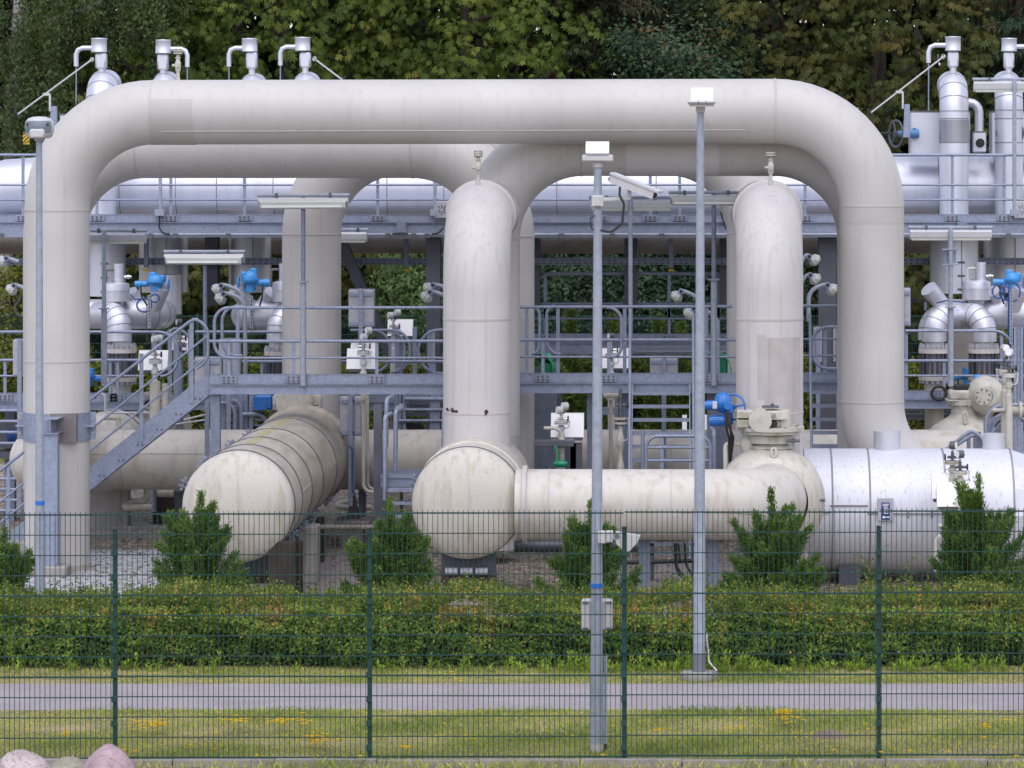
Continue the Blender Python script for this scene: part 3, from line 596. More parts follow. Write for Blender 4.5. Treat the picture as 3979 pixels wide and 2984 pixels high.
handwheel(b2, (X(4, 2098, d), d + .1, Z(4, 1143, d)), (0, 1, 0), .225, .018, m_steel, 3)
handwheel(b2, (X(4, 2105, d), d + .14, Z(4, 910, d)), (0, 1, 0), .062, .012, m_dark, 4, "chain_wheel")
b3 = plant_box("narrow silver box with a small knobbed handwheel under a bent pipe", 4, 1775, 1888, 1132, 1310, d, .3)
h = handwheel(b3, (X(4, 1834, d), d - .05, Z(4, 1228, d)), (0, 1, 0), .06, .016, m_dark, 6)
MB().tube(fillet([(X(4, 1735, d), d + .15, Z(4, 880, d)), (X(4, 1832, d), d + .15, Z(4, 880, d)), (X(4, 1832, d), d + .15, Z(4, 1140, d))], .17, 4), .075, 24).build("bent_duct", m_silver, b3)
plant_box("small white box peeping over the shoulder of the tallest arch", 1, 512, 600, 982, 1100, d, .3)
# large clad drops below the catwalk
def drop(label, tl, u0, u1, v0, v1, d):
    x = X(tl, (u0 + u1) / 2, d); r = (X(tl, u1, d) - X(tl, u0, d)) / 2; t = thing("clad_drop", label, "pipe", (x, d, 0), "wide silver clad drops under the catwalk")
    MB().lathe([(Z(tl, v1, d), .1), (Z(tl, v1, d), r), (Z(tl, v0, d), r), (Z(tl, v0, d), .1)], (x, d, 0), vx, 48).build("cladding", m_silver, t)
    xs_ = x + r * .25; y = d - math.sqrt(r * r - (r * .25) ** 2); MB().bar((xs_, y - .004, Z(tl, v1, d) + .02), (xs_, y - .004, Z(tl, v0, d)), .012, .012).build("cladding_seam", m_band, t)
    for k in range(3):
        z = Z(tl, v1, d) + (.08, .32, .56)[k] * (Z(tl, v0, d) - Z(tl, v1, d)); MB().box(xs_ - .07, xs_ + .05, y - .03, y + .02, z - .015, z + .015, .004).build("latch", m_bolt, t)
    return t
drop("wide silver drop beside the tallest arch's thin column, over the tee elbow", 5, 690, 1080, 380, 882, 60.8)
drop("wide silver drop behind the light blue gear drive, partly shaded", 5, 1197, 1615, 380, 850, 62.2)
drop("wide silver drop behind the light mast with two clamp plates", 8, 1402, 1818, 380, 858, 60.8)
drop("wide silver drop at the picture's edge behind the blue drive", 8, 1865, 2270, 380, 850, 62.2)
drop("wide silver drop mostly hidden beyond the paired floodlights", 5, 1968, 2330, 380, 850, 62.2)
# ================================================================ catwalks
def rail_run(par, pts, r=.024, name="handrail", mat=None): return MB().tube(pts, r, 12).build(name, mat or m_galv, par)
def bolt_plate(par, x, y, z0, z1, w_=.24):
    p = MB().box(x - w_ / 2, x + w_ / 2, y - .012, y - .002, z0, z1, .002).build("bolt_plate", m_galv, par); b = MB()
    for i in (-1, 0, 1):
        for q in (.28, .72): b.cyl((x + i * w_ * .3, y - .034, z0 + (z1 - z0) * q), (x + i * w_ * .3, y - .013, z0 + (z1 - z0) * q), .017, seg=8)
    b.build("bolt", m_bolt, p)
def post(par, x, y, z0, z1, w_=.055, mat=None): return MB().box(x - w_ / 2, x + w_ / 2, y - .008, y + .008, z0, z1, .002).build("post", mat or m_galv, par)
def catwalk(label, x0, x1, d, ztoe, zfl, zbot, dep, posts, zrails, mat=None, plates=True, name="catwalk"):
    mat = mat or m_galv; t = thing(name, label, "walkway", ((x0 + x1) / 2, d, zbot))
    MB().box(x0, x1, d, d + .006, zfl, ztoe).box(x0, x1, d - .012, d + .01, ztoe - .001, ztoe + .008).build("kick_plate", mat, t)
    MB().box(x0, x1, d + .02, d + dep, zfl - .004, zfl + .02).build("floor_grating", mat, t)
    b = MB(); b.box(x0, x1, d - .04, d + .08, zfl - .018, zfl - .006).box(x0, x1, d + .01, d + .024, zbot + .012, zfl - .02).box(x0, x1, d - .05, d + .09, zbot, zbot + .014)
    b.build("front_beam", mat, t)
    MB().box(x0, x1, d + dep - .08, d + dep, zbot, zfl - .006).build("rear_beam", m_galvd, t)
    for x in posts:
        post(t, x, d - .018, zfl + .02, zrails[0], .05, mat)
        if plates: bolt_plate(t, x, d - .026, zfl + .012, ztoe - .008)
    for k, z in enumerate(zrails): rail_run(t, [(x0, d - .03, z), (x1, d - .03, z)], .024 if k == 0 else .017, mat=mat)
    return t
d = 59.8
up = catwalk("upper grey catwalk stretching across the whole plant in front of the clad header", X(0, -300, d), X(0, 4300, d), d, Z(0, 834, d), Z(0, 862, d), Z(0, 921, d), 2.2,  # floor made extra deep so it shades the pipes below
    [X(5, 200, d), X(5, 835, d), X(5, 1470, d), X(5, 2103, d), X(6, 1035, d), X(7, 735, d), X(7, 1165, d), X(7, 1418, d), X(8, 330, d), X(8, 1595, d), X(8, 2040, d)], [Z(0, 602, d), Z(0, 718.5, d), Z(0, 776, d)])
MB().tube([(X(5, 1260, d), d - .06, Z(5, 355, d)), (X(8, 3000, d), d - .06, Z(5, 355, d))], .022, 10).build("conduit", m_galvp, up)
b = MB()
for tl, us in ((5, (1300, 1510, 1965, 10)), (6, (1125, 1345, 1462)), (7, (402, 840, 1265)), (8, (2075,))):
    for u in us: b.box(X(tl, u, d) - .045, X(tl, u, d) + .045, d - .085, d - .035, Z(0, 926, d), Z(0, 906, d), .004)
b.build("clip_bracket", m_bolt, up)
for tl, u in ((6, 1240), (8, 1680)): MB().box(X(tl, u, d) - .08, X(tl, u, d) + .08, d - .06, d - .03, Z(0, 922, d), Z(0, 866, d)).build("splice_plate", m_galvd, up)
for tl, u, u2 in ((5, 1378, 1378), (6, 1527, 1560), (8, 2130, 2185)):
    b = MB().tube([(X(tl, u, d - .1), d - .1, Z(0, 500 if tl == 8 else 640, d)), (X(tl, u, d - .1), d - .1, Z(0, 834, d))], .03, 10); b.box(X(tl, u, d) - .075, X(tl, u, d) + .075, d - .13, d - .03, Z(0, 838, d), Z(0, 812, d)); b.build("lamp_bracket", m_galvp, up)
for tl, u in ((6, 1590), (8, 2190)):
    x = X(tl, u, d); z = Z(tl, 143, d); o = MB().box(x - .13, x + .13, d - .12, d - .05, z - .14, z + .14, .01).build("loudspeaker", m_grey, up); b = MB()
    for k in range(8): a = k * math.pi / 4; b.bar((x + .03 * math.cos(a), d - .123, z + .03 * math.sin(a)), (x + .09 * math.cos(a), d - .123, z + .09 * math.sin(a)), .01, .006, (0, 1, 0))
    b.build("slot", m_dark, o)
# cables hanging from it
for tl, pts in ((5, [(1378, 170), (1378, 260), (1355, 350), (1470, 352)]), (6, [(1165, 350), (1240, 343), (1300, 350)]), (6, [(1500, 352), (1560, 345), (1600, 300)]), (7, [(1770, 160), (1800, 270), (1825, 320)])):
    MB().tube(fillet([(X(tl, u, d), d - .1, Z(tl, v, d)) for u, v in pts], .15, 5), .014, 8).build("cable", m_dark, up)
# steel frame under it
dF = 60.3
def frame_post(label, tl, u, v0, v1, wd, d=dF, ybase=0):
    x = X(tl, u, d); t = thing("frame_post", label, "steel post", (x, d, 0), "dark steel frame posts")
    MB().hbeam((x, d, ybase), (x, d, Z(tl, v0, d)), wd, .3, .016, (0, 1, 0)).build("post", m_steel, t); return t
frame_post("dark steel H-post behind the chipped riser's shoulder", 6, 1515, 380, 1540, .24)
frame_post("dark steel H-post between the stained riser and the tallest arch", 8, 520, 380, 1540, .30)
frame_post("dark steel H-post behind the camera mast", 7, 165, 390, 660, .22, 62, 3.4)
frame_post("dark steel H-post behind the inspection mast with a handrail clip", 7, 998, 390, 660, .22, 62, 3.4)
frame_post("dark steel H-post behind the tall lamp pole", 7, 1815, 390, 660, .22, 62, 3.4)
frame_post("short dark steel post above the aged lamp strip", 5, 1825, 380, 670, .22, 62, 3.4)
t = thing("diagonal_brace", "dark diagonal steel brace slanting down from the catwalk behind the rear cream column", "brace", P(6, 960, 900, 61))
MB().hbeam(P(6, 715, 400, 61), P(6, 1215, 1540, 61), .18, .2, .012, (0, 1, 0)).build("brace", m_steel, t)
d = 61.3; t = thing("cable_tray", "long perforated dark cable tray below the upper catwalk", "cable tray", (-4, d, Z(0, 1030, d)))
MB().box(X(0, -300, d), X(0, 4300, d), d, d + .3, Z(0, 1029, d), Z(0, 1004, d)).box(X(0, -300, d), X(0, 4300, d), d - .012, d, Z(0, 1019, d), Z(0, 1015, d)).build("channel", m_galvd, t)
b = MB()
for k in range(200):
    x = X(0, -300 + k * 23, d)
    for v in (1010, 1024): b.box(x - .02, x + .02, d - .003, d + .001, Z(0, v + 1.6, d), Z(0, v - 1.6, d))
b.build("perforation_pattern", m_dark, t)
# hoist hooks
def hook(label, tl, u, d=61.0, tag_=True):
    x = X(tl, u, d); t = thing("crane_hook_rod", label, "hook rod", (x, d, Z(tl, 660, d)), "hanging rods with yellow tips")
    MB().box(x - .04, x + .04, d, d + .06, Z(tl, 640, d), Z(tl, 395, d), .008).build("rod", m_galvd, t); MB().box(x - .05, x + .05, d - .01, d + .07, Z(tl, 672, d), Z(tl, 655, d), .008).build("tip", m_yellow, t)
hook("hanging rod with a yellow tip above the light blue gear drive", 5, 1255); hook("hanging rod with a yellow tip just beside the dark diagonal brace", 6, 1280); hook("hanging rod with a yellow tip above the railed rear platform", 7, 1345)
t = thing("hook_block", "yellow and black striped hook block hanging by the round grey camera", "hook block", P(1, 222, 1240, 61))
d = 61; u0, u1, v0, v1 = 196, 250, 1140, 1243
MB().box(X(1, u0, d), X(1, u1, d), d, d + .06, Z(1, v1, d), Z(1, v0, d), .01).build("plate", m_yellow, t)
b = MB(); zc0, zc1, xa, xb = Z(1, v1, d), Z(1, v0, d), X(1, u0, d), X(1, u1, d); wq = xb - xa
for k in range(7):
    z = zc0 - .06 + k * .075; pts = [(xa, z), (xb, z + wq), (xb, z + wq + .03), (xa, z + .03)]
    pts = [(p, min(max(q, zc0), zc1)) for p, q in pts]
    if len({round(q, 4) for _, q in pts}) > 2: b.prism(pts, 'y', d - .004, d - .001)
b.build("stripe", m_dark, t)
MB().box(X(1, 200, d), X(1, 300, d), d + .07, d + .14, Z(1, 1180, d), Z(1, 1150, d)).build("arm", m_galvd, t)
# middle catwalk
dM = 53.75
def zmm(y): return Z(0, y, dM)
zr_ = [zmm(1195), zmm(1325), zmm(1390)]
mid = catwalk("middle grey catwalk in front of the rear cream columns, reached by the long stairs", X(0, 815, dM), X(0, 1890, dM), dM, zmm(1455), zmm(1492), zmm(1531), .62,
    [X(5, 1968, dM), X(6, 313, dM), X(6, 1028, dM)], zr_[1:])
def closed_rail(par, xa, xb, y, zt, zb, r=.024, side=1, rad=.22):
    """end loop of a handrail: comes along zt, turns down and back along zb"""
    return rail_run(par, fillet([(xb, y, zt), (xa, y, zt), (xa, y, zb), (xa + side * .3, y, zb)], rad, 8), r)
closed_rail(mid, X(5, 1845, dM), X(6, 1700, dM), dM - .03, zr_[0], zr_[2], .024)
closed_rail(mid, X(5, 1865, dM), X(5, 2050, dM), dM + .6, zr_[0] - .01, zr_[2], .024)
post(mid, X(5, 2000, dM), dM + .6, zmm(1500), zr_[0])
MB().hbeam((X(9, 1842, dM), dM + .15, 0), (X(9, 1842, dM), dM + .15, zmm(1531) - .004), .14, .14, .01, (0, 1, 0)).build("leg", m_galvd, mid)
mid2 = catwalk("middle grey catwalk crossing behind the camera mast between the two cream risers", X(0, 1990, dM), X(0, 2870, dM), dM, zmm(1451), zmm(1487), zmm(1527), .62,
    [X(7, 243, dM), X(7, 808, dM), X(7, 1697, dM)], [zmm(1320), zmm(1386)])
rail_run(mid2, [(X(7, 20, dM), dM - .03, zmm(1193)), (X(7, 1870, dM), dM - .03, zmm(1190))])
rail_run(mid2, fillet([(X(7, 790, dM), dM - .06, zmm(1194)), (X(7, 918, dM), dM - .06, zmm(1194)), (X(7, 918, dM), dM - .06, zmm(1386)), (X(7, 830, dM), dM - .06, zmm(1386))], .2, 8))
rail_run(mid2, fillet([(X(7, 330, dM), dM + .6, zmm(1196)), (X(7, 262, dM), dM + .6, zmm(1200)), (X(7, 262, dM), dM + .6, zmm(1384)), (X(7, 380, dM), dM + .6, zmm(1384))], .2, 8))
rail_run(mid2, fillet([(X(7, 140, dM), dM + .6, zmm(1200)), (X(7, 200, dM), dM + .6, zmm(1203)), (X(7, 200, dM), dM + .6, zmm(1383)), (X(7, 130, dM), dM + .6, zmm(1383))], .2, 8))
for u in (88, 360, 940, 1650): post(mid2, X(7, u, dM), dM + .6, zmm(1490), zmm(1195))
for tl, u in ((11, 655), (11, 945), (11, 1695)): MB().hbeam((X(tl, u, dM), dM + .45, 0), (X(tl, u, dM), dM + .45, zmm(1527) - .004), .14, .14, .01, (0, 1, 0)).build("leg", m_galvd, mid2)
mid3 = catwalk("short grey catwalk stub showing between the stained riser and the tallest arch", X(0, 3060, dM), X(0, 3300, dM), dM, zmm(1449), zmm(1484), zmm(1523), .62, [], [zmm(1188), zmm(1317), zmm(1381)], plates=False)
rail_run(mid3, fillet([(X(8, 700, dM), dM + .5, zmm(1277)), (X(8, 400, dM), dM + .5, zmm(1277)), (X(8, 400, dM), dM + .5, zmm(1440)), (X(8, 700, dM), dM + .5, zmm(1440))], .25, 8)); post(mid3, X(8, 513, dM), dM + .5, zmm(1485), zmm(1277))
# stairs down from it
dT = 53.9
st = thing("metal_stairs", "long galvanised stairs running down behind the tallest arch's clamped foot", "stairs", P(9, 1000, 600, dT))
def sp(u, v, d=dT): return P(9, u, v, d)
b = MB(); top = [(1790, -90), (1640, 0)]
out = [(X(9, 1800, dT), Z(9, -20, dT)), (X(9, 1800, dT), Z(9, 75, dT)), (X(9, 1760, dT), Z(9, 110, dT)), (X(9, 90, dT), Z(9, 1440, dT)), (X(9, 90, dT), Z(9, 1250, dT)), (X(9, 1650, dT), Z(9, -10, dT)), (X(9, 1790, dT), Z(9, -95, dT))]
for q in (0, .75): b.prism(out, 'y', dT + q, dT + q + .012)
b.build("stringer", m_galv, st)
b = MB()
for k in range(9):
    for e in (-1, 1): b.cyl((X(9, 1700 - k * 165 + e * 20, dT), dT - .012, Z(9, 110 + k * 132, dT)), (X(9, 1700 - k * 165 + e * 20, dT), dT, Z(9, 110 + k * 132, dT)), .016, seg=8)
b.build("bolt", m_bolt, st)
for k in range(14):
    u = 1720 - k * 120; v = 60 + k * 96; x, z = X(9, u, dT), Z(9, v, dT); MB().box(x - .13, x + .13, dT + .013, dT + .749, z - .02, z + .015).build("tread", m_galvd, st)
for q in (0,):
    y = dT - .03 + q
    rail_run(st, fillet([(X(9, -200, dT), y, Z(9, 885, dT)), (X(5, 1655, dT), y, Z(5, 1086, dT)), (X(5, 1790, dT), y, Z(5, 1086, dT)), (X(5, 1790, dT), y, Z(5, 1440, dT)), (X(5, 1690, dT), y, Z(5, 1508, dT))], .25, 8))
    for v in (270, 450): rail_run(st, [(X(9, -200, dT), y, Z(9, 885 + v, dT)), (X(5, 1785, dT), y, Z(9, 885 + v - 1985 * .8, dT))], .017)
    for u, v0, v1 in ((1217, -280, 475), (1648, -570, 145), (72, 670, 1500)): post(st, X(9, u, dT), y + .01, Z(9, v1, dT), Z(9, v0, dT), .062)
MB().box(X(9, 60, dT), X(9, 400, dT), dT - .3, dT + 1.0, -.02, .22, .02).build("footing", m_conc, st)
# steep ladders
def ladder(label, tl, u0, u1, vs, d, ztop, zb=.0, hr=()):
    x0, x1 = X(tl, u0, d), X(tl, u1, d); t = thing("steep_ladder", label, "ladder stairs", ((x0 + x1) / 2, d, 0), "steep ship ladders down from the catwalks")
    lean = .9
    for x in (x0, x1): b = MB(); b.prism([(d - lean, zb), (d - lean + .2, zb), (d + .2, ztop), (d, ztop)], 'x', x - .008, x + .008); b.build("stringer", m_galv, t)
    for v in vs:
        z = Z(tl, v, d - .4); f = (z - zb) / (ztop - zb); y = d - lean * (1 - f); MB().box(x0 + .01, x1 - .01, y + .01, y + .2, z - .012, z + .012).box(x0 + .01, x1 - .01, y, y + .012, z - .03, z + .022).build("tread", m_galv, t)
    for x in hr: rail_run(t, fillet([(x, d + .05, ztop + 1.0), (x, d + .02, ztop + 1.05), (x, d - lean - .05, zb + .9)], .1, 4), .022)
    return t
ladder("steep ladder stairs with eight bright treads between camera mast and tall lamp pole", 11, 1010, 1505, (75, 185, 298, 410, 525, 638, 750), 53.5, zmm(1487), .0, (X(11, 992, 53.5), X(11, 1535, 53.5)))
ladder("steep ladder stairs half hidden behind the tallest arch's elbow foot", 12, 385, 760, (65, 180, 293, 406, 520), 53.5, zmm(1484), .0, (X(12, 372, 53.5),))
# loop guards in front of the first ladder
t = thing("guard_rail", "low looped guard rail in front of the steep ladder with bright treads", "railing", P(11, 1330, 715, 51.8))
d = 51.8
rail_run(t, fillet([(X(11, 1130, d), d, .6), (X(11, 1130, d), d, Z(11, 430, d)), (X(11, 1680, d), d, Z(11, 430, d)), (X(11, 1680, d), d, .6)], .17, 8), .026)
rail_run(t, [(X(11, 1098, d), d + .4, .6), (X(11, 1098, d), d + .4, Z(11, 395, d))], .028)
rail_run(t, fillet([(X(11, 1715, d), d + .3, .6), (X(11, 1715, d), d + .3, Z(11, 395, d)), (X(11, 1690, d), d + .6, Z(11, 390, d))], .1, 6), .03)
for u in (1265,): post(t, X(11, u, d), d, .6, Z(11, 430, d))
for v in (528, 640): rail_run(t, [(X(11, 1130, d), d, Z(11, v, d)), (X(11, 1680, d), d, Z(11, v, d))], .018)
# rear platform with rails (behind)
dR = 62.0
rp = catwalk("rear railed platform seen beyond the camera mast under the cable tray", X(7, 135, dR), X(7, 1900, dR), dR, Z(7, 1212, dR), Z(7, 1285, dR), Z(7, 1385, dR), .9,
    [X(7, 262, dR), X(7, 1328, dR), X(7, 1752, dR)], [Z(7, 950, dR), Z(7, 1078, dR)])
rail_run(rp, fillet([(X(7, 142, dR), dR - .03, Z(7, 1385, dR)), (X(7, 142, dR), dR - .03, Z(7, 692, dR)), (X(7, 1900, dR), dR - .03, Z(7, 692, dR))], .35, 8), .028)
for x in (262, 1328, 1752): post(rp, X(7, x, dR), dR - .018, Z(7, 1080, dR), Z(7, 692, dR), .06)
MB().tube([(X(7, 1040, dR), dR - .06, Z(7, 1358, dR)), (X(7, 1830, dR), dR - .06, Z(7, 1358, dR))], .03, 10).build("conduit", m_galvp, rp)
for u in (300, 1700): MB().hbeam((X(7, u, dR), dR + .5, 0), (X(7, u, dR), dR + .5, Z(7, 1385, dR) - .004), .16, .16, .012).build("leg", m_galvd, rp)
# low rear catwalk
dL = 58.3
def zl(y): return Z(0, y, dL)
lo1 = catwalk("low rear catwalk behind the stairs with looped handrail ends", X(0, -300, dL), X(0, 560, dL), dL, zl(1528), zl(1562), zl(1592), .9, [X(5, 45, dL), X(5, 948, dL), X(5, 1012, dL)], [zl(1399), zl(1460)])
rail_run(lo1, fillet([(X(0, -300, dL), dL - .03, zl(1289)), (X(5, 1530, dL), dL - .03, zl(1289)), (X(5, 1530, dL), dL - .03, zl(1462)), (X(5, 1380, dL), dL - .03, zl(1462))], .32, 8))
rail_run(lo1, fillet([(X(5, 1315, dL), dL + .8, zl(1450)), (X(5, 1315, dL), dL + .8, zl(1286)), (X(5, 1590, dL), dL + .8, zl(1286)), (X(5, 1590, dL), dL + .8, zl(1480))], .3, 8))
for u in (1290, 1430, 1480, 1605): post(lo1, X(5, u, dL), dL + .4, zl(1560), zl(1290 if u < 1600 else 1286), .07)
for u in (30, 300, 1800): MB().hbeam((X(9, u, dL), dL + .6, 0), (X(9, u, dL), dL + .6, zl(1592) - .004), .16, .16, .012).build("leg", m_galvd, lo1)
lo2 = catwalk("low rear catwalk behind the white instrument cabinets of the middle bay", X(0, 740, dL), X(0, 1760, dL), dL, zl(1528), zl(1562), zl(1592), .9, [X(6, 40, dL), X(6, 1520, dL)], [zl(1404), zl(1465)])
rail_run(lo2, [(X(0, 760, dL), dL - .03, zl(1289)), (X(6, 215, dL), dL - .03, zl(1289))])
for a_, c_ in ((1040, 1130), (1190, 1255), (1190, 1300)): rail_run(lo2, fillet([(X(6, a_ - 250, dL), dL + .2, zl(1286)), (X(6, c_, dL), dL + .2, zl(1284)), (X(6, c_, dL), dL + .2, zl(1448)), (X(6, a_ - 50, dL), dL + .2, zl(1448))], .28, 8))
rail_run(lo2, fillet([(X(6, 1620, dL), dL + .1, zl(1283)), (X(6, 1378, dL), dL + .1, zl(1283)), (X(6, 1378, dL), dL + .1, zl(1452)), (X(6, 1620, dL), dL + .1, zl(1452))], .35, 8))
for u in (1188, 1340): post(lo2, X(6, u, dL), dL + .3, zl(1562), zl(1275), .07)
lo3 = catwalk("low rear catwalk beneath the bolted insulating joints at the picture's edge", X(8, 1100, dL), X(0, 4250, dL), dL, zl(1519), zl(1550), zl(1587), .9, [X(8, 1525, dL)], [zl(1401), zl(1459)])
rail_run(lo3, fillet([(X(8, 1190, dL), dL - .03, zl(1285)), (X(8, 2108, dL), dL - .03, zl(1285)), (X(8, 2108, dL), dL - .03, zl(1459)), (X(8, 2000, dL), dL - .03, zl(1459))], .3, 8))
post(lo3, X(8, 2020, dL), dL, zl(1550), zl(1285)); post(lo3, X(8, 1200, dL), dL, zl(1550), zl(1285))
for u in (2140, 2165, 2190): post(lo3, X(8, u, 57.6), 57.6, 1.2, Z(8, 1150, 57.6), .06)
for u in (1500, 2150): MB().hbeam((X(8, u, dL), dL + .6, 0), (X(8, u, dL), dL + .6, zl(1587) - .004), .16, .16, .012).build("leg", m_galvd, lo3)
MB().tube([(X(12, 1480, dL) + .12 * math.cos(k * .5), dL - .05, Z(12, 60, dL) + .11 * math.sin(k * .5)) for k in range(13)] , .022, 8, closed=True).build("cable_coil", m_dark, lo3)
# hoop rails by the silver vessel
t = thing("hoop_railing", "cluster of bent grey hoop rails rising behind the clad vessel's stub caps", "railing", P(12, 1950, 500, 54))
d = 54.0
for q, (u0, u1, v) in enumerate(((1880, 2300, 160), (1900, 2300, 245), (1935, 2300, 262), (1968, 2300, 300), (1995, 2300, 312))): rail_run(t, fillet([(X(12, u0, d), d + q * .12, .8), (X(12, u0, d), d + q * .12, Z(12, v, d)), (X(12, u1, d), d + q * .12, Z(12, v, d))], .3, 8), .028)
for q, (u, v) in enumerate(((1760, 378), (1800, 420))): rail_run(t, fillet([(X(12, 1500, d), d - .3 + q * .3, Z(12, v + 175, d)), (X(12, u - 30, d), d - .3 + q * .3, Z(12, v, d)), (X(12, u + 60, d), d - .3 + q * .3, Z(12, v, d)), (X(12, 1850, d), d - .3 + q * .3, Z(12, v + 120, d))], .2, 6), .026)
for u in (1745, 1800, 1835, 2085, 2120, 2150, 2180): post(t, X(12, u, d), d + .2, .6, Z(12, 400 if u < 1900 else 250, d), .06)
# little platform in the middle
d = 51.0; t = thing("step_platform", "small grating platform with steps and bent grab rails beside the round drum end", "platform", P(10, 1250, 1180, d))
x0, x1, zp = X(10, 1060, d), X(10, 1440, d), Z(10, 770, d)
b = MB()
for k in range(26): b.box(x0 + k * (x1 - x0) / 26, x0 + k * (x1 - x0) / 26 + .012, d, d + 1.0, zp - .02, zp + .008)
for k in range(8): b.box(x0, x1, d + k * .125, d + k * .125 + .012, zp - .02, zp + .005)
b.build("grating", m_galv, t)
MB().box(x0, x1, d - .015, d - .002, zp - .035, zp + .015).box(x0, x1, d + .01, d + .02, Z(10, 860, d), Z(10, 780, d)).box(x0, x1, d, d + .06, Z(10, 868, d), Z(10, 860, d) - .001).build("frame", m_galvd, t)
for v in (885, 995, 1108): MB().box(X(10, 1130, d), x1, d - .25, d - .02, Z(10, v + 12, d), Z(10, v - 14, d)).build("tread", m_galv, t)
for u in (1068, 1420): MB().hbeam((X(10, u, d), d + .1, 0), (X(10, u, d), d + .1, Z(10, 862, d) - .02), .1, .1).build("leg", m_steel, t)
MB().hbeam((X(10, 1022, d), d + .3, 0), (X(10, 1022, d), d + .3, Z(10, 168, d)), .12, .12).build("support_post", m_steel, t)
for k, (u, v0, v1, q) in enumerate(((1078, 140, 560, .7), (1105, 255, 975, -.1), (1150, 230, 600, .9), (1165, 235, 760, .5), (1580, 250, 590, .6))):
    rail_run(t, fillet([(X(10, u + 40, d), d + q + .2, Z(10, v0 - 15, d)), (X(10, u, d), d + q, Z(10, v0, d)), (X(10, u - 5, d), d + q, Z(10, v1, d))], .06, 4), .032, "grab_rail")
# support legs under the cross pipe
for k, (u, wd) in enumerate(((1118, 95), (1705, 95))):
    d = 48.0; x = X(11, u, d); wq = wd * d / F / ZM
    t = thing("pipe_trestle", ("galvanised leg under the cross pipe beside the camera mast", "galvanised leg under the cross pipe beside the tall lamp pole")[k], "support", (x, d, 0), "legs under the cross pipe")
    MB().hbeam((x, d, .05), (x, d, Z(11, 1322, dE)), wq, .2, .012, (0, 1, 0)).build("leg", m_galvd, t); MB().box(x - wq * .7, x + wq * .7, d - .2, d + .2, -.03, .05, .01).build("footing", m_conc, t)
d = 50.5; t = thing("cable_rack", "low perforated cable rack with looping black cables beneath the cross pipe", "cable rack", P(11, 1350, 1400, d))
b = MB()
for v in (1360, 1440): b.box(X(11, 1160, d), X(11, 1560, d), d, d + .03, Z(11, v + 14, d), Z(11, v - 14, d))
b.build("rail", m_galvd, t); b = MB()
for k, (u0, u1, v) in enumerate(((1375, 1540, 1660), (1385, 1530, 1640), (1460, 1550, 1600), (1400, 1420, 1440))): b.tube(fillet([P(11, u0, 1350, d - .05), P(11, u0 + 10, v - 60, d - .05), P(11, u1, v + 60, d - .1)], .25, 8), .016, 8)
b.tube([P(11, 960, 1518, d), P(11, 1560, 1500, d)], .03, 10); b.build("cable", m_dark, t)
for u in (1180, 1540): MB().box(X(11, u, d) - .03, X(11, u, d) + .03, d, d + .05, 0, Z(11, 1350, d)).build("post", m_steel, t)
# ================================================================ clad valve groups with insulating joints
def joint(label, tl, uc, hw, vt, vb, d, low=True):
    """insulating joint: pale neck, flange with nuts, ring of long dark bolts round a pale spool, lower flange"""
    x = X(tl, uc, d); r = hw * d / F / ZM; zt, zb = Z(tl, vt, d), Z(tl, vb, d); h = zt - zb
    t = thing("insulating_joint", label, "flange joint", (x, d, 0), "bolted insulating joints")
    zf = zt - h * .20
    MB().lathe([(zt + .12, r * .62), (zf + .06, r * .62), (zf + .03, r * .72), (zf, r * .72)], (x, d, 0), vx, 32).build("neck", m_plast, t)
    MB().disc((x, d, zf - .03), vx, r, .07, 40).build("flange", M_flange, t)
    MB().lathe([(zf - .07, r * .5), (zf - .16, r * .5), (zf - .161, r * .52), (zb + .06, r * .52)], (x, d, 0), vx, 24).build("spool", m_plast, t)
    b = MB(); c = MB(); n = 16
    for k in range(n):
        a = 2 * math.pi * (k + .5) / n; px, py = x + r * .86 * math.cos(a), d + r * .86 * math.sin(a)
        b.cyl((px, py, zf - .065), (px, py, zb + .06), .026, seg=8); c.cyl((px, py, zf + .008), (px, py, zf + .06), .034, seg=6); c.cyl((px, py, zf + .06), (px, py, zf + .09), .018, seg=6); c.cyl((px, py, zb - .06), (px, py, zb - .01), .03, seg=6)
    b.build("bolt", m_steel, t); c.build("nut_bolt", m_grey, t)
    MB().disc((x, d, zb + .02), vx, r, .07, 40).lathe([(zb - .02, r * .65), (zb - .3, r * .6), (.3, r * .6)], (x, d, 0), vx, 24).build("lower_flange", m_pipe, t)
    return t
M_flange = M("pink_white_flange", (.66, .60, .57), .5, var=.08, vs=6, dirt=(.45, .22, .08), df=.7, ds=(9, 9, 5), dt=(.6, .72))
dK = 59.0
def elbow(par, tl, pts, r, d, rad, name="elbow_cladding", rings=True):
    p = fillet([Vector((X(tl, u, d + q), d + q, Z(tl, v, d + q))) for u, v, q in pts], rad, 8); o = MB().tube(p, r, 40).build(name, m_silver, par)
    if rings:
        for k in range(2, len(p) - 2, 2): MB().ring(p[k], p[k + 1] - p[k - 1], r, .004, .016, 40).build("cladding_seam", m_band, par)
    return o
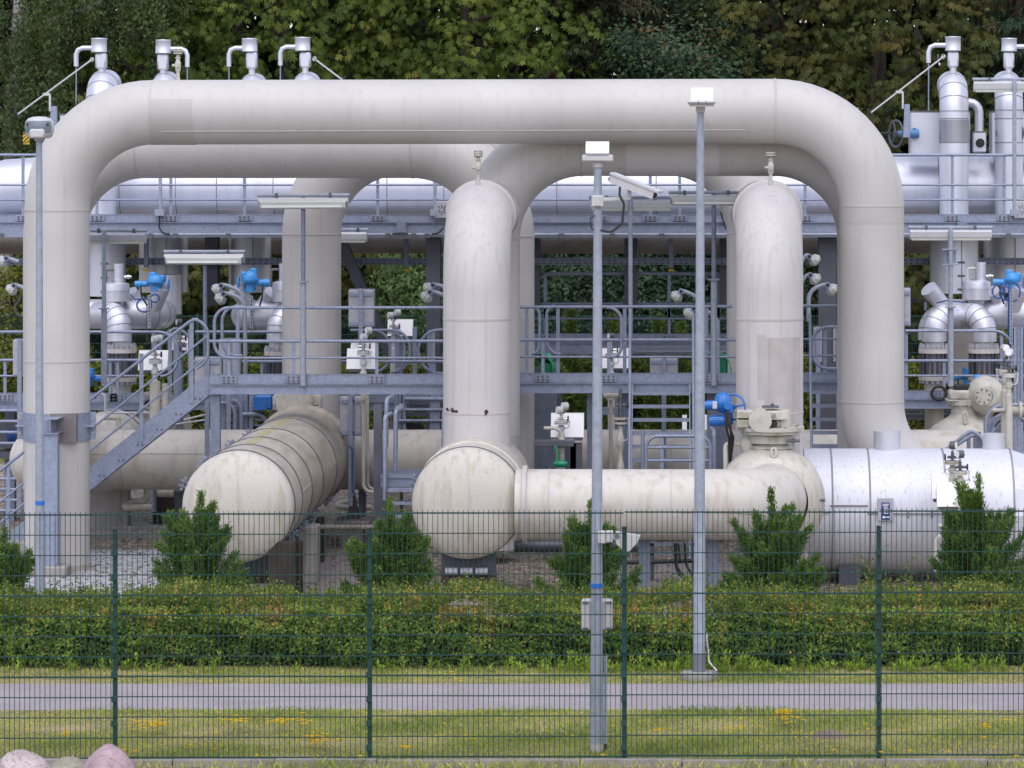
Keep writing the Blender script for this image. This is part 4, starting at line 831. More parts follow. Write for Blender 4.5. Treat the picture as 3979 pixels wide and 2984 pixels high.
def cap_unit(par, tl, u0, u1, v0, v1, cu0, cu1, cv0, cv1, d):
    x = X(tl, (u0 + u1) / 2, d); r = (X(tl, u1, d) - X(tl, u0, d)) / 2; zb, zt = Z(tl, v1, d), Z(tl, v0, d)
    MB().lathe([(zb - .12, r * .45), (zb - .02, r * .6), (zb, r), (zb + (zt - zb) * .62, r), (zb + (zt - zb) * .63, r + .008), (zt, r), (zt + .015, r * .98), (zt + .04, .1)], (x, d, 0), vx, 40).build("access_cap", m_silver, par)
    x = X(tl, (cu0 + cu1) / 2, d); r = (X(tl, cu1, d) - X(tl, cu0, d)) / 2; zb, zt = Z(tl, cv1, d), Z(tl, cv0, d)
    o = MB().lathe([(zb, r * .8), (zb + .01, r), (zb + .05, r), (zb + .052, r * .96), (zt - .05, r * .96), (zt - .048, r), (zt, r), (zt, 0)], (x, d, 0), vx, 28).build("top_cylinder", m_silver, par)
    MB().cyl((x + r, d, zb + (zt - zb) * .3), (x + r + .12, d, zb + (zt - zb) * .3), .025).disc((x + r + .07, d, zb + (zt - zb) * .3), hx, .04, .015).build("side_cock", m_chrome, o)
    MB().tube(fillet([(x - r, d, zt - .1), (x - r - .13, d, zt - .1), (x - r - .13, d, zb - .05)], .04, 5), .022, 12).build("bent_pipe", m_plast if tl == 8 else m_brownp, o)
def stub(par, tl, p0, p1, r, d, name="slanted_stub"):
    a, c = P(tl, *p0, d), P(tl, *p1, d + .0); a.y -= .15
    MB().tube([c, c + (a - c) * .55, c + (a - c) * .56, a], [r, r, r * 1.06, r * 1.06], 28).build(name, m_silver, par)
# left group
t = thing("clad_valve_group", "silver clad tee and elbow with capped top, beside the tallest arch's thin column", "pipe group", P(5, 1100, 1040, dK))
rk = 128 * dK / F / ZM
elbow(t, 5, [(600, 1040, 0), (1390, 1040, 0), (1390, 1040, 1.6)], rk, dK + .35, .28)
elbow(t, 5, [(840, 1040, .1), (1026, 1040, -.3), (1026, 1280, -.35)], 105 * dK / F / ZM, dK, .27)
elbow(t, 5, [(1440, 1040, 1.9), (1440, 700, 1.9)], .24, dK, .2, "riser_cladding", False)
cap_unit(t, 5, 885, 1112, 785, 930, 978, 1066, 608, 768, dK + .05)
stub(t, 5, (1405, 800), (1325, 985), .13, dK); stub(t, 5, (1135, 850), (1200, 940), .11, dK + .5)
joint("bolted insulating joint below the silver tee elbow by the stairs", 5, 1045, 128, 1270, 1610, dK - .35)
t = thing("clad_valve_group", "silver clad tee partly hidden by paired floodlights and the rear cream column", "pipe group", P(5, 2180, 1040, dK))
elbow(t, 5, [(2500, 1050, 0), (2110, 1050, 0), (2110, 1050, 1.6)], rk, dK + .35, .28)
elbow(t, 6, [(370, 1050, .1), (180, 1050, -.3), (180, 1280, -.35)], 100 * dK / F / ZM, dK, .27)
cap_unit(t, 6, 130, 330, 775, 930, 185, 265, 605, 768, dK + .05)
stub(t, 5, (2045, 810), (2130, 960), .13, dK); stub(t, 6, (130, 850), (60, 940), .11, dK + .4)
joint("bolted insulating joint half behind the rear cream column", 6, 165, 105, 1290, 1640, dK - .35)
# right group
t = thing("clad_valve_group", "silver clad valve group with two outward elbows behind the light mast", "pipe group", P(8, 1700, 1020, dK))
elbow(t, 8, [(1480, 1040, 0), (2400, 1040, 0)], 128 * dK / F / ZM, dK + .35, .28, "cross_cladding", False)
elbow(t, 8, [(1640, 1050, .35), (1440, 1050, .0), (1440, 1275, .0)], 106 * dK / F / ZM, dK - .3, .28)
elbow(t, 8, [(1700, 1050, .35), (1870, 1050, .0), (1870, 1275, .0)], 106 * dK / F / ZM, dK - .3, .28)
elbow(t, 8, [(1640, 1030, .8), (1395, 1060, .8), (1395, 1260, .8)], 95 * dK / F / ZM, dK, .28)
cap_unit(t, 8, 1680, 1925, 765, 915, 1795, 1885, 595, 765, dK + .1)
stub(t, 8, (1385, 818), (1500, 950), .135, dK - .1); stub(t, 8, (2180, 810), (2110, 990), .135, dK - .1); stub(t, 8, (1930, 840), (1985, 925), .11, dK + .3)
handwheel(t, P(8, 1360, 920, dK + 1), (0, .12, 1), .30, .016, m_dark, 3); MB().cyl(P(8, 1365, 930, dK + 1), P(8, 1365, 1010, dK + 1), .025).build("spindle", m_galvd, t)
joint("bolted insulating joint under the outward elbow behind the light mast", 8, 1440, 136, 1275, 1600, dK - .3)
joint("bolted insulating joint above the domed valve, with light blue drive at its foot", 8, 1865, 136, 1275, 1600, dK - .3)
t = thing("concrete_column", "grey concrete column rising between the two bolted insulating joints", "column", P(8, 1690, 1500, 60.5))
MB().box(X(8, 1600, 60.5), X(8, 1790, 60.5), 60.5, 61.2, 0, Z(8, 1150, 60.5), .02).build("shaft", m_conc, t)
# ---------------------------------------------------------------- electric drives
def drive(label, tl, u0, u1, v0, v1, d, mat, flip=False):
    """gear drive: dome on a flange, terminal box, motor to one side, hand wheel on the other"""
    x0, x1, z0, z1 = X(tl, u0, d), X(tl, u1, d), Z(tl, v1, d), Z(tl, v0, d); w_, h = x1 - x0, z1 - z0
    fx = (lambda q: x1 - q * w_) if flip else (lambda q: x0 + q * w_)
    t = thing("electric_drive", label, "valve drive", (fx(.6), d, z0), "blue electric valve drives")
    zc = z0 + h * .5; rr = w_ * .27; cx = fx(.62)
    MB().lathe([(zc - h * .22, rr * .5), (zc - h * .1, rr * .9), (zc - h * .03, rr * 1.04), (zc + h * .04, rr * 1.04), (zc + h * .05, rr * .9), (zc + h * .2, rr * .85), (zc + h * .32, rr * .6), (zc + h * .38, rr * .2), (zc + h * .39, 0)], (cx, d, 0), vx, 32) \
        .box(min(fx(.42), fx(.62)), max(fx(.42), fx(.62)), d - rr * .3, d + rr * .9, zc + h * .05, z1, .02).box(min(fx(.72), fx(.9)), max(fx(.72), fx(.9)), d - rr * .6, d + rr * .6, zc + h * .05, zc + h * .36, .02) \
        .cyl((cx, d, z0), (cx, d, zc - h * .18), rr * .55, seg=24).build("gear_case", mat, t)
    b = MB()
    for k in range(12): a = k * math.pi / 6; b.cyl((cx + rr * .98 * math.cos(a), d + rr * .98 * math.sin(a), zc - h * .05), (cx + rr * .98 * math.cos(a), d + rr * .98 * math.sin(a), zc + h * .06), .014, seg=6)
    b.build("bolt", mat, t)
    zm = zc - h * .12; sgn = -1 if flip else 1
    MB().lathe([(0, 0), (0, h * .17), (w_ * .2, h * .17), (w_ * .21, h * .14), (w_ * .3, h * .16), (w_ * .36, h * .13), (w_ * .46, h * .12)], (fx(0), d, zm), (sgn, 0, 0), 24).build("motor", mat, t)
    handwheel(t, (fx(.985), d, zm), hx, h * .24, .012, mat, 3)
    MB().tube(fillet([(fx(.2), d - .1, zm - h * .1), (fx(.22), d - .12, zm - h * .6), (fx(.35), d, zm - h * 1.1)], .05, 4), .014, 8).build("cable", m_dark, t)
    return t
drive("light blue electric drive over the silver tee beside the slanted stub", 5, 1160, 1452, 680, 845, dK - .2, m_lblue)
drive("light blue electric drive behind the paired floodlights", 6, -165, 108, 645, 850, dK - .2, m_lblue, True)
drive("light blue electric drive above the outward silver elbows, cables looping under it", 8, 1945, 2215, 660, 830, dK - .2, m_lblue)
drive("light blue electric drive standing low in front of a bolted joint's foot", 8, 1650, 1960, 1562, 1740, 57.4, m_lblue)
drive("light blue electric drive peeping out between the concrete column and joint", 8, 1600, 1800, 1500, 1640, 59.8, m_lblue)
drive("deep blue electric drive beside the thick cream column and lower stairs", 5, 690, 890, 1505, 1655, 57.4, m_blue, True)
t = thing("electric_drive", "deep blue finned motor drive left of the cream gearbox over the banded drum", "valve drive", P(10, 60, 140, 57), "blue electric valve drives")
b = MB(); b.box(X(9, 2190, 57), X(10, 130, 57), 57, 57.4, Z(10, 205, 57), Z(10, 78, 57), .03)
for k in range(7): z = Z(10, 195 - k * 15, 57); b.box(X(9, 2180, 57), X(10, 80, 57), 56.97, 57.43, z - .012, z + .012)
b.build("motor", m_blue, t)
# domed valve at the back, right
t = thing("domed_valve", "cream domed valve with round side gearbox below the bolted insulating joints", "valve", P(12, 1690, 360, 57.2))
d = 57.2; x = X(12, 1690, d)
MB().lathe([(Z(12, 420, d) - .5, .6), (Z(12, 420, d), .58), (Z(12, 365, d), .52), (Z(12, 330, d), .45), (Z(12, 290, d), .33), (Z(12, 262, d), .24), (Z(12, 240, d), .2)], (x, d, 0), vx, 48).build("dome", m_valve, t)
b = MB().lathe([(Z(12, 245, d), .2), (Z(12, 160, d), .19)], (x, d, 0), vx, 32); b.disc((x, d, Z(12, 140, d)), vx, .255, .07, 40); b.build("bonnet", m_valve, t)
b = MB()
for k in range(10): a = k * .628; b.cyl((x + .22 * math.cos(a), d + .22 * math.sin(a), Z(12, 175, d)), (x + .22 * math.cos(a), d + .22 * math.sin(a), Z(12, 150, d)), .022, seg=8)
b.build("bolt", m_valve, t)
g = MB().box(X(12, 1560, d), X(12, 1800, d), d - .22, d + .2, Z(12, 112, d), Z(12, 30, d), .03); g.box(X(12, 1540, d), X(12, 1800, d), d - .24, d + .22, Z(12, 122, d), Z(12, 110, d))
xr = X(12, 1880, d); zr = Z(12, 75, d)
g.lathe([(-.34, .1), (-.34, .16), (-.3, .2), (-.22, .28), (-.15, .3), (.1, .3), (.15, .25)], (xr, d, zr), (0, 1, 0), 40); g.lathe([(-.40, 0), (-.40, .14), (-.3, .14)], (X(12, 1842, d), d, Z(12, 72, d)), (0, 1, 0), 32)
g = g.build("gearbox", m_valve, t); b = MB()
for k in range(8): a = k * math.pi / 4 + .2; b.cyl((X(12, 1842, d) + .105 * math.cos(a), d - .41, Z(12, 72, d) + .105 * math.sin(a)), (X(12, 1842, d) + .105 * math.cos(a), d - .39, Z(12, 72, d) + .105 * math.sin(a)), .015, seg=6)
b.build("bolt", m_bolt, g)
MB().box(X(12, 1607, d), X(12, 1765, d), d - .15, d + .15, Z(12, 28, d), Z(12, -12, d), .01).build("indicator_box", m_dark, t)
MB().tube([(x + .03 * math.cos(k * .5), d - .42, Z(12, 255, d) + .09 * math.sin(k * .5)) for k in range(13)], .02, 8, closed=True).build("lifting_eye", m_valve, t)
# cream gearbox over the banded drum
d = 56.6; t = thing("cream_gearbox", "cream valve gearbox with round cover peeking over the banded drum", "gearbox", P(10, 330, 210, d))
g = MB().box(X(10, 130, d), X(10, 550, d), d, d + .4, Z(10, 210, d), Z(10, 80, d), .02).box(X(10, 140, d), X(10, 520, d), d - .06, d, Z(10, 158, d), Z(10, 146, d)).box(X(10, 180, d), X(10, 580, d), d - .05, d + .5, Z(10, 240, d), Z(10, 212, d), .02)
g.lathe([(-.14, 0), (-.14, .27), (-.1, .3), (.1, .3)], (X(10, 320, d), d, Z(10, 140, d)), (0, 1, 0), 8 * 5); g.build("case", m_valve, t)
for v in (118, 182): MB().cyl((X(10, 427, d), d - .12, Z(10, v, d)), (X(10, 427, d), d, Z(10, v, d)), .045).build("breather", m_dark, t)
# vessels seen end-on behind
def back_vessel(label, x, d0, d1, r, z):
    t = thing("rear_vessel", label, "vessel", (x, d0, 0), "cream vessels running away behind the header"); MB().lathe([(p - .25, q) for p, q in dome_prof(r, .25)] + [(d1 - d0, r)] + [(d1 - d0 + .25, r * .5)], (x, d0, z), (0, 1, 0), 48).build("shell", m_pipe, t)
    for k in (.6, 2.3, 4.2): strap(t, (x, d0 + k, z), r, 0, ())
    MB().box(x - .3, x + .3, d0 + .5, d0 + .9, 0, z - r + .05).build("support_block", m_conc, t); return t
back_vessel("cream rear vessel showing its rounded flank beside the white cabinet on a bracket", -2.72, 55.9, 63, .70, 1.30)
back_vessel("cream rear vessel whose dome shows under the long stairs", -9.2, 57.3, 63, .62, 1.25)
back_vessel("cream rear vessel low behind the stained riser", 1.175, 58.5, 64, .6, 1.25)
# clamp belt cream junction right of it
# ---------------------------------------------------------------- cabinets
def cabinet(label, tl, u0, u1, v0, v1, d, back=True, leg=True):
    x0, x1, z0, z1 = X(tl, u0, d), X(tl, u1, d), Z(tl, v1, d), Z(tl, v0, d); xc = (x0 + x1) / 2
    t = thing("junction_cabinet", label, "cabinet", (xc, d, 0), "grey junction cabinets on posts")
    MB().box(x0, x1, d, d + .2, z0, z1, .012).build("case", m_grey, t); MB().box(x0 - .015, x1 + .015, d + .2, d + .225, z0 - .015, z1 + .015, .008).build("door_rim", m_steel, t)
    if back:
        for z in (z0 + .05, z1 - .07): MB().box(x0 + .01, x1 - .01, d - .03, d - .002, z - .03, z + .03, .004).build("strut", m_galv, t)
    if leg: MB().box(xc - .035, xc + .035, d - .06, d - .032, .3, z1 + .02, .004).build("post", m_galv, t)
    return t
cabinet("grey junction cabinet seen from behind on a post left of the diagonal brace", 6, 783, 1000, 832, 1150, 56.6)
cabinet("grey junction cabinet beneath the middle catwalk by the cream drain pipe", 10, 712, 892, 92, 430, 55.2)
cabinet("grey speckled cabinet at the head of the long stairs", 5, 1672, 1895, 1415, 1700, 55.6)
cabinet("dark flat cabinet behind the stair landing rails", 5, 1880, 2058, 1258, 1560, 57.0, False)
cabinet("grey cabinet squeezed beside the tallest arch's clamped column", 5, 110, 235, 1262, 1572, 57.0, False)
cabinet("grey speckled cabinet standing between the camera mast and tall lamp pole", 7, 1163, 1402, 1412, 1640, 55.5)
cabinet("grey cabinet edge sticking out behind the tallest arch's outer column", 8, 1090, 1237, 820, 1145, 56.6)
cabinet("pale cabinet inside the looped rail near the dark H-post", 8, 405, 475, 1160, 1455, 58.5, False)
cabinet("pale cabinet against the tallest arch's column inside the looped rail", 8, 572, 660, 1160, 1455, 58.5, False)
cabinet("pale slim cabinet beside the chipped riser's dark H-post", 6, 1462, 1520, 1190, 1480, 59.0, False)
# white instrument boxes with gauges and valve trees
def white_box(label, tl, u0, u1, v0, v1, d, dep=.28):
    x0, x1, z0, z1 = X(tl, u0, d), X(tl, u1, d), Z(tl, v1, d), Z(tl, v0, d); t = thing("instrument_box", label, "instrument box", ((x0 + x1) / 2, d, z0), "white instrument boxes")
    b = MB(); b.prism([(d, z0), (d + dep, z0), (d + dep, z1), (d + min(.14, dep * .6), z1)], 'x', x0, x1); b.build("cover", m_white, t); MB().box(x0 + .02, x1 - .02, d + .02, d + dep - .02, z0 - .05, z0 - .001, .004).build("base_plate", m_bolt, t)  # front face leaned back so the cover catches more sky light
    MB().cyl(((x0 + x1) / 2, d + dep * .6, .3), ((x0 + x1) / 2, d + dep * .6, z0 - .05), .04).build("stand", m_galvd, t); return t
def tree(label, tl, u, v0, v1, d, gauges=((0, 0),), mat=None, base=.5, side=1, face=False):
    """instrument tree: stand pipe, valve body, flange pair, needle valves, gauge heads at the top"""
    mat = mat or m_valve; x = X(tl, u, d); zt = Z(tl, v0, d); zb = Z(tl, v1, d); h = zt - zb
    t = thing("instrument_tree", label, "instrument stand", (x, d, base), "cream instrument valve trees")
    MB().lathe([(base - .02, .055), (zb + h * .05, .055), (zb + h * .08, .036), (zb + h * .2, .036), (zb + h * .22, .055), (zb + h * .33, .055), (zb + h * .36, .036), (zb + h * .45, .036)], (x, d, 0), vx, 16).build("stand_pipe", mat, t)
    b = MB(); b.disc((x, d, zb + h * .46), vx, .10, .03); b.disc((x, d, zb + h * .505), vx, .10, .03); f = b.build("flange", mat, t); b = MB()
    for k in range(6): a = k * math.pi / 3; b.cyl((x + .075 * math.cos(a), d + .075 * math.sin(a), zb + h * .43), (x + .075 * math.cos(a), d + .075 * math.sin(a), zb + h * .55), .012, seg=6)
    b.build("bolt", m_bolt, f)
    b = MB().cyl((x, d, zb + h * .5), (x, d, zb + h * .8), .022); b.cyl((x - .07, d, zb + h * .64), (x + .09, d, zb + h * .64), .02); b.cyl((x, d - .09, zb + h * .73), (x, d + .02, zb + h * .73), .02); b.cyl((x, d, zb + h * .60), (x, d, zb + h * .68), .035)
    b.build("needle_valve", m_chrome if mat is not m_valve else m_bolt, t)
    MB().disc((x + .10 * side, d, zb + h * .64), hx, .045, .02).build("knob", m_dark, t)
    for gu, gv in gauges:
        c = Vector((X(tl, u + gu, d), d - .02, Z(tl, v0 + gv, d)))
        gx = .35 * side if face else .95 * side
        g = MB().lathe([(-.045, 0), (-.045, .056), (.035, .056), (.035, 0)], c - Vector((0, .05, 0)), (gx, 1 if face else .45, 0), 24, smooth=False).build("gauge", m_plast if face else m_bolt if len(gauges) == 1 else m_plast, t)
        MB().lathe([(-.002, 0), (-.002, .05), (.0, .05)], c - Vector((0, .05, 0)) - Vector((gx, 1 if face else .45, 0)).normalized() * .047, (gx, 1 if face else .45, 0), 24).build("dial", m_white, g)
        MB().tube([c + Vector((0, 0, -.07)), Vector((x, d, zb + h * .78))], .016, 8).build("tube", m_chrome, t)
    MB().tube(fillet([(x + .03, d - .04, zb + h * .28), (x + .11 * side, d - .06, zb + h * .3), (x + .12 * side, d - .06, zb + h * .5)], .03, 4), .009, 6).cyl((x + .12 * side, d - .06, zb + h * .5), (x + .12 * side, d - .06, zb + h * .5 + .03), .014).build("lever", m_plast, t)
    return t
white_box("white instrument box beside the long stairs' top, behind a gauge tree", 5, 1185, 1435, 1358, 1522, 57.2)
white_box("white instrument box further back behind looped rails by the stairs", 5, 1450, 1635, 1232, 1352, 59.5)
white_box("stepped white instrument box low before the grey cabinet left of the brace", 6, 765, 1016, 1342, 1512, 56.2)
white_box("small white instrument box upper piece behind the gauge cluster", 6, 800, 1016, 1285, 1345, 56.6)
white_box("white instrument box further back right of the diagonal brace", 6, 1116, 1332, 1090, 1228, 59.5)
white_box("white instrument box behind the camera mast under the rear platform", 7, 752, 980, 1340, 1506, 58.5)
white_box("white instrument box with rust smears on a bracket behind the cross pipe", 11, 310, 593, 240, 440, 52.8)
white_box("white instrument box edge right of the ladder treads", 11, 1440, 1480, 258, 402, 56.6)
white_box("white instrument box peeping behind the big finned blue motors", 11, 1625, 1690, 255, 400, 56.6)
yb = 49.2
white_box("big white instrument box in front of the clad vessel, lower of two", 12, 1468, 1778, 834, 1036, yb - .35, .2)
white_box("big white instrument box behind another before the clad vessel, upper of two", 12, 1424, 1716, 755, 968, yb - .1, .2)
tree("cream gauge tree with two dials in front of the white box by the stairs", 5, 1332, 1245, 1640, 56.9, ((5, 10), (45, 0)), m_plast, 1.0)
tree("gauge tree with crowded chrome valves before the stepped white box", 6, 912, 1180, 1560, 56.0, ((10, 55), (50, 0)), m_plast, 1.0)
tree("gauge tree with chrome valves farther back right of the brace", 6, 1170, 1030, 1350, 59.2, ((-20, 20), (40, -5)), m_plast, 1.0)
tree("slim gauge tree with small white dial behind the camera mast", 7, 830, 1228, 1560, 58.2, ((0, 0),), m_plast, 1.0)
tree("tall cream gauge tree with two round dials at the picture's edge, rear one", 8, 2045, 1330, 1720, 52.6, ((0, 0),), None, .3, -1, True)
tree("tall cream gauge tree with a big round dial at the picture's edge, front one", 8, 2083, 1365, 1755, 52.2, ((0, 0),), None, .3, 1, True)
tree("gauge tree with black knob rising behind the two big white boxes", 12, 1597, 505, 800, yb, ((0, 0),), None, .6, -1)
tree("gauge tree with one dial rising from the lower big white box", 12, 1662, 582, 900, yb - .2, ((0, 0),), None, .6)
tree("gauge head pair topping the rust-smeared white box", 11, 400, 205, 420, 52.6, ((-10, 0), (35, -35)), m_plast, 1.0)
tree("dim gauge tree beyond the stairs' looped rails", 5, 1545, 1105, 1500, 59.2, ((0, 0),), m_galvd, 1.0)
# ---------------------------------------------------------------- small cream pipework
def small_pipe(label, pts, r, mat=None, rad=.1, fl=(), cat="pipe", valve=()):
    t = thing("small_pipe", label, cat, pts[0], "small cream pipe runs"); MB().tube(fillet(pts, rad, 6), r, 16).build("pipe", mat or m_valve, t)
    for p, ax in fl: MB().disc(p, ax, r * 2.2, .04).build("flange", mat or m_valve, t)
    for p, ax in valve:
        MB().lathe([(-.12, r * 1.1), (-.09, r * 1.7), (.09, r * 1.7), (.12, r * 1.1)], p, ax, 20).build("valve_body", mat or m_valve, t)
    return t
d = 55.0
small_pipe("cream drain pipe bending at the foot in front of the grey cabinet", [P(10, 912, 75, d), P(10, 912, 910, d), P(10, 1055, 910, d)], 17 * d / F / ZM, m_pipe, .12, ((P(10, 912, 110, d), vx),))
small_pipe("thinner cream pipe tucked behind the drain pipe", [P(10, 948, 75, d + .3), P(10, 948, 885, d + .3), P(10, 1010, 885, d + .3)], 13 * d / F / ZM, m_pipe, .1, (), "pipe", ((P(10, 950, 625, d + .2), vx),))
small_pipe("cream pipe standing behind the camera mast above the cross pipe", [P(11, 826, 68, 55.5), P(11, 826, 715, 55.5)], 17 * 55.5 / F / ZM, m_pipe, .1, ((P(11, 826, 110, 55.5), vx),), "pipe", ((P(11, 826, 80, 55.5), hx),))
d = 53.0
t = tree("cream sample tree with two lever valves between camera mast and ladder", 11, 910, -150, 715, d, (), None, .5)
small_pipe("bent cream pipe stepping down by the green valve", [P(11, 250, 362, 52.4), P(11, 405, 362, 52.4), P(11, 405, 715, 52.4)], 16 * 52.4 / F / ZM, m_valve, .12, (), "pipe", ((P(11, 405, 510, 52.4), vx),))

t = thing("green_valve", "small bright green valve on the bent cream pipe behind the cross pipe", "valve", P(11, 395, 680, 52.3))
MB().lathe([(-.10, .03), (-.05, .055), (.05, .055), (.10, .03)], P(11, 395, 668, 52.2), hx, 20).box(X(11, 340, 52.2), X(11, 360, 52.2), 52.1, 52.2, Z(11, 575, 52.2), Z(11, 505, 52.2), .01).cyl(P(11, 378, 560, 52.2), P(11, 378, 660, 52.2), .016).build("body", m_green, t)
t = thing("steel_bracket", "dark steel bracket table carrying the rust-smeared white box", "bracket", P(11, 480, 710, 52.7))
MB().box(X(11, 178, 52.7), X(11, 515, 52.7), 52.6, 52.2, Z(11, 500, 52.7), Z(11, 445, 52.7), .01).build("shelf", m_steel, t)
for u in (475, 525): MB().hbeam((X(11, u, 52.7), 52.9, 0), (X(11, u, 52.7), 52.9, Z(11, 500, 52.7)), .17, .17).build("leg", m_steel, t)
d = 58.0
small_pipe("cream pipe and round flange low under the banded pipe by the tallest arch", [P(9, 780, 912, d), P(9, 1035, 912, d)], .04, m_valve, .1, ((P(9, 1033, 945, d - .1), (0, 1, 0)),))
small_pipe("low cream pipe zigzagging over the gravel near the rusty block", [P(9, 1265, 880, d), P(9, 1265, 1000, d), P(9, 1120, 1000, d), P(9, 1060, 1045, d - .4), P(9, 1310, 1045, d - .4)], .056, m_valve, .12)
small_pipe("cream pipe curving out beneath the level header pipe", [P(9, 1335, 890, d), P(9, 1350, 918, d), P(9, 1490, 918, d)], .07, m_valve, .1)
small_pipe("low cream pipe zigzagging beside the black cone foot", [P(10, 870, 950, d), P(10, 850, 1000, d), P(10, 720, 1000, d), P(10, 660, 1045, d - .3), P(10, 980, 1045, d - .3)], .05, m_valve, .12)
small_pipe("thick grey pipe lying low between banded drum and step platform", [P(10, 505, 1215, 50.8), P(10, 1420, 1215, 50.8)], 24 * 50.8 / F / ZM, m_brownp, .1)
small_pipe("dark low pipe lying beneath the cross pipe", [(X(11, 0, 49.5), 49.5, Z(11, 1378, 49.5)), (X(11, 1060, 49.5), 49.5, Z(11, 1378, 49.5))], 52 * 49.5 / F / ZM, m_steel, .1)
small_pipe("cream elbow pipe climbing before the lower big white box", [P(12, 1660, 1150, yb - .5), P(12, 1660, 930, yb - .5), P(12, 1850, 930, yb - .5)], 18 * yb / F / ZM, m_valve, .12, ((P(12, 1850, 930, yb - .5), hx),))
small_pipe("cream elbow pipe dropping into the young conifer by the clad vessel", [P(12, 1570, 1275, yb - .5), P(12, 1455, 1275, yb - .5), P(12, 1455, 1600, yb - .5)], 17 * yb / F / ZM, m_valve, .12)
small_pipe("cream branch pipes leaving the two tall gauge trees", [P(12, 2070, 210, 52.4), P(12, 2300, 210, 52.4)], .06, m_valve, .1, ((P(12, 2180, 210, 52.4), hx),))
small_pipe("lower cream branch pipe behind the hoop rails", [P(12, 1940, 208, 52.5), P(12, 2060, 208, 52.5)], .03, m_valve)
t = thing("green_cock", "green and cream cock valve low in front of the clad vessel", "valve", P(12, 1580, 1200, yb - .5))
MB().lathe([(-.14, .05), (-.05, .09), (.05, .09), (.14, .05)], P(12, 1600, 1170, yb - .5), vx, 20).cyl(P(12, 1480, 1205, yb - .5), P(12, 1600, 1215, yb - .5), .035).build("body", m_valve, t); MB().box(X(12, 1560, yb), X(12, 1640, yb), yb - .6, yb - .45, Z(12, 1225, yb), Z(12, 1190, yb), .02).build("handle", m_green, t)
# green drives behind
for k, (lab, u0, u1, v0, v1) in enumerate((("big green actuator housing with a round end seen through the catwalk rails", 140, 352, 1385, 1560), ("green actuator housing edge beside the stained riser", 1668, 1830, 1390, 1560))):
    d = 55.4; t = thing("green_actuator", lab, "actuator", P(7, (u0 + u1) / 2, v1, d), "green actuators")
    b = MB().box(X(7, u0 + 60, d), X(7, u1, d), d, d + .4, Z(7, v1, d), Z(7, 1460 if k == 0 else v0, d), .02); b.lathe([(-.05, .26), (-.02, .28), (.3, .28)], (X(7, u0 + 40, d), d, Z(7, 1520, d)), (0, 1, 0), 40).box(X(7, u0 + 40, d), X(7, u0 + 190 if k == 0 else u1, d), d + .2, d + .5, Z(7, 1480, d), Z(7, v0, d), .06)
    b.build("housing", m_green, t); MB().lathe([(-.03, 0), (-.03, .07), (.02, .075)], (X(7, u0 + 40, d), d - .05, Z(7, 1525, d)), (0, 1, 0), 24).build("hub", m_bolt, t)
    MB().box(X(7, u0 + 20, d), X(7, u1, d), d + .1, d + .4, .2, Z(7, v1, d)).build("stand", m_galvd, t)
# black cone foot with post
d = 55.2; t = thing("cone_foot_post", "grey post on a black cone foot and concrete slab beside the banded drum", "post", P(10, 825, 1180, d))
MB().lathe([(Z(10, 1140, d), 78 * d / F / ZM), (Z(10, 935, d), .04)], (X(10, 825, d), d, 0), vx, 4, 45, 405, smooth=False).build("cone", m_dark, t)
MB().box(X(10, 806, d), X(10, 836, d), d - .03, d + .03, Z(10, 940, d), Z(10, 60, d), .005).build("post", m_galv, t); MB().box(X(10, 675, d), X(10, 985, d), d - .4, d + .4, Z(10, 1185, d), Z(10, 1140, d), .02).box(X(10, 740, d), X(10, 920, d), d - .3, d + .3, -.05, Z(10, 1185, d) - .001).build("slab", m_steelplate, t)
b = MB()
for k, u in enumerate((812, 822)): b.tube(fillet([P(10, 770, 505, d - .06), P(10, u, 540, d - .06), P(10, u, 920, d - .06), P(10, 960, 945, d - .06)], .06, 4), .006, 6)
b.build("blue_cable", m_bcable, t)
d = 58.3
for k, (u0, u1, v0, v1, m_) in enumerate(((1305, 1490, 930, 1150, m_rust), (1490, 1560, 895, 1230, m_steel), (815, 905, 915, 1100, m_galvd))):
    tag(MB().box(X(9, u0, d), X(9, u1, d), d, d + .4, Z(9, v1, d) if k else -.05, Z(9, v0, d), .015).build("support_block", m_), ("rust streaked block under the level header pipe", "dark grey post beside the near dome of the banded drum", "ribbed grey bracket block below the stairs")[k], "support", "blocks under the header")
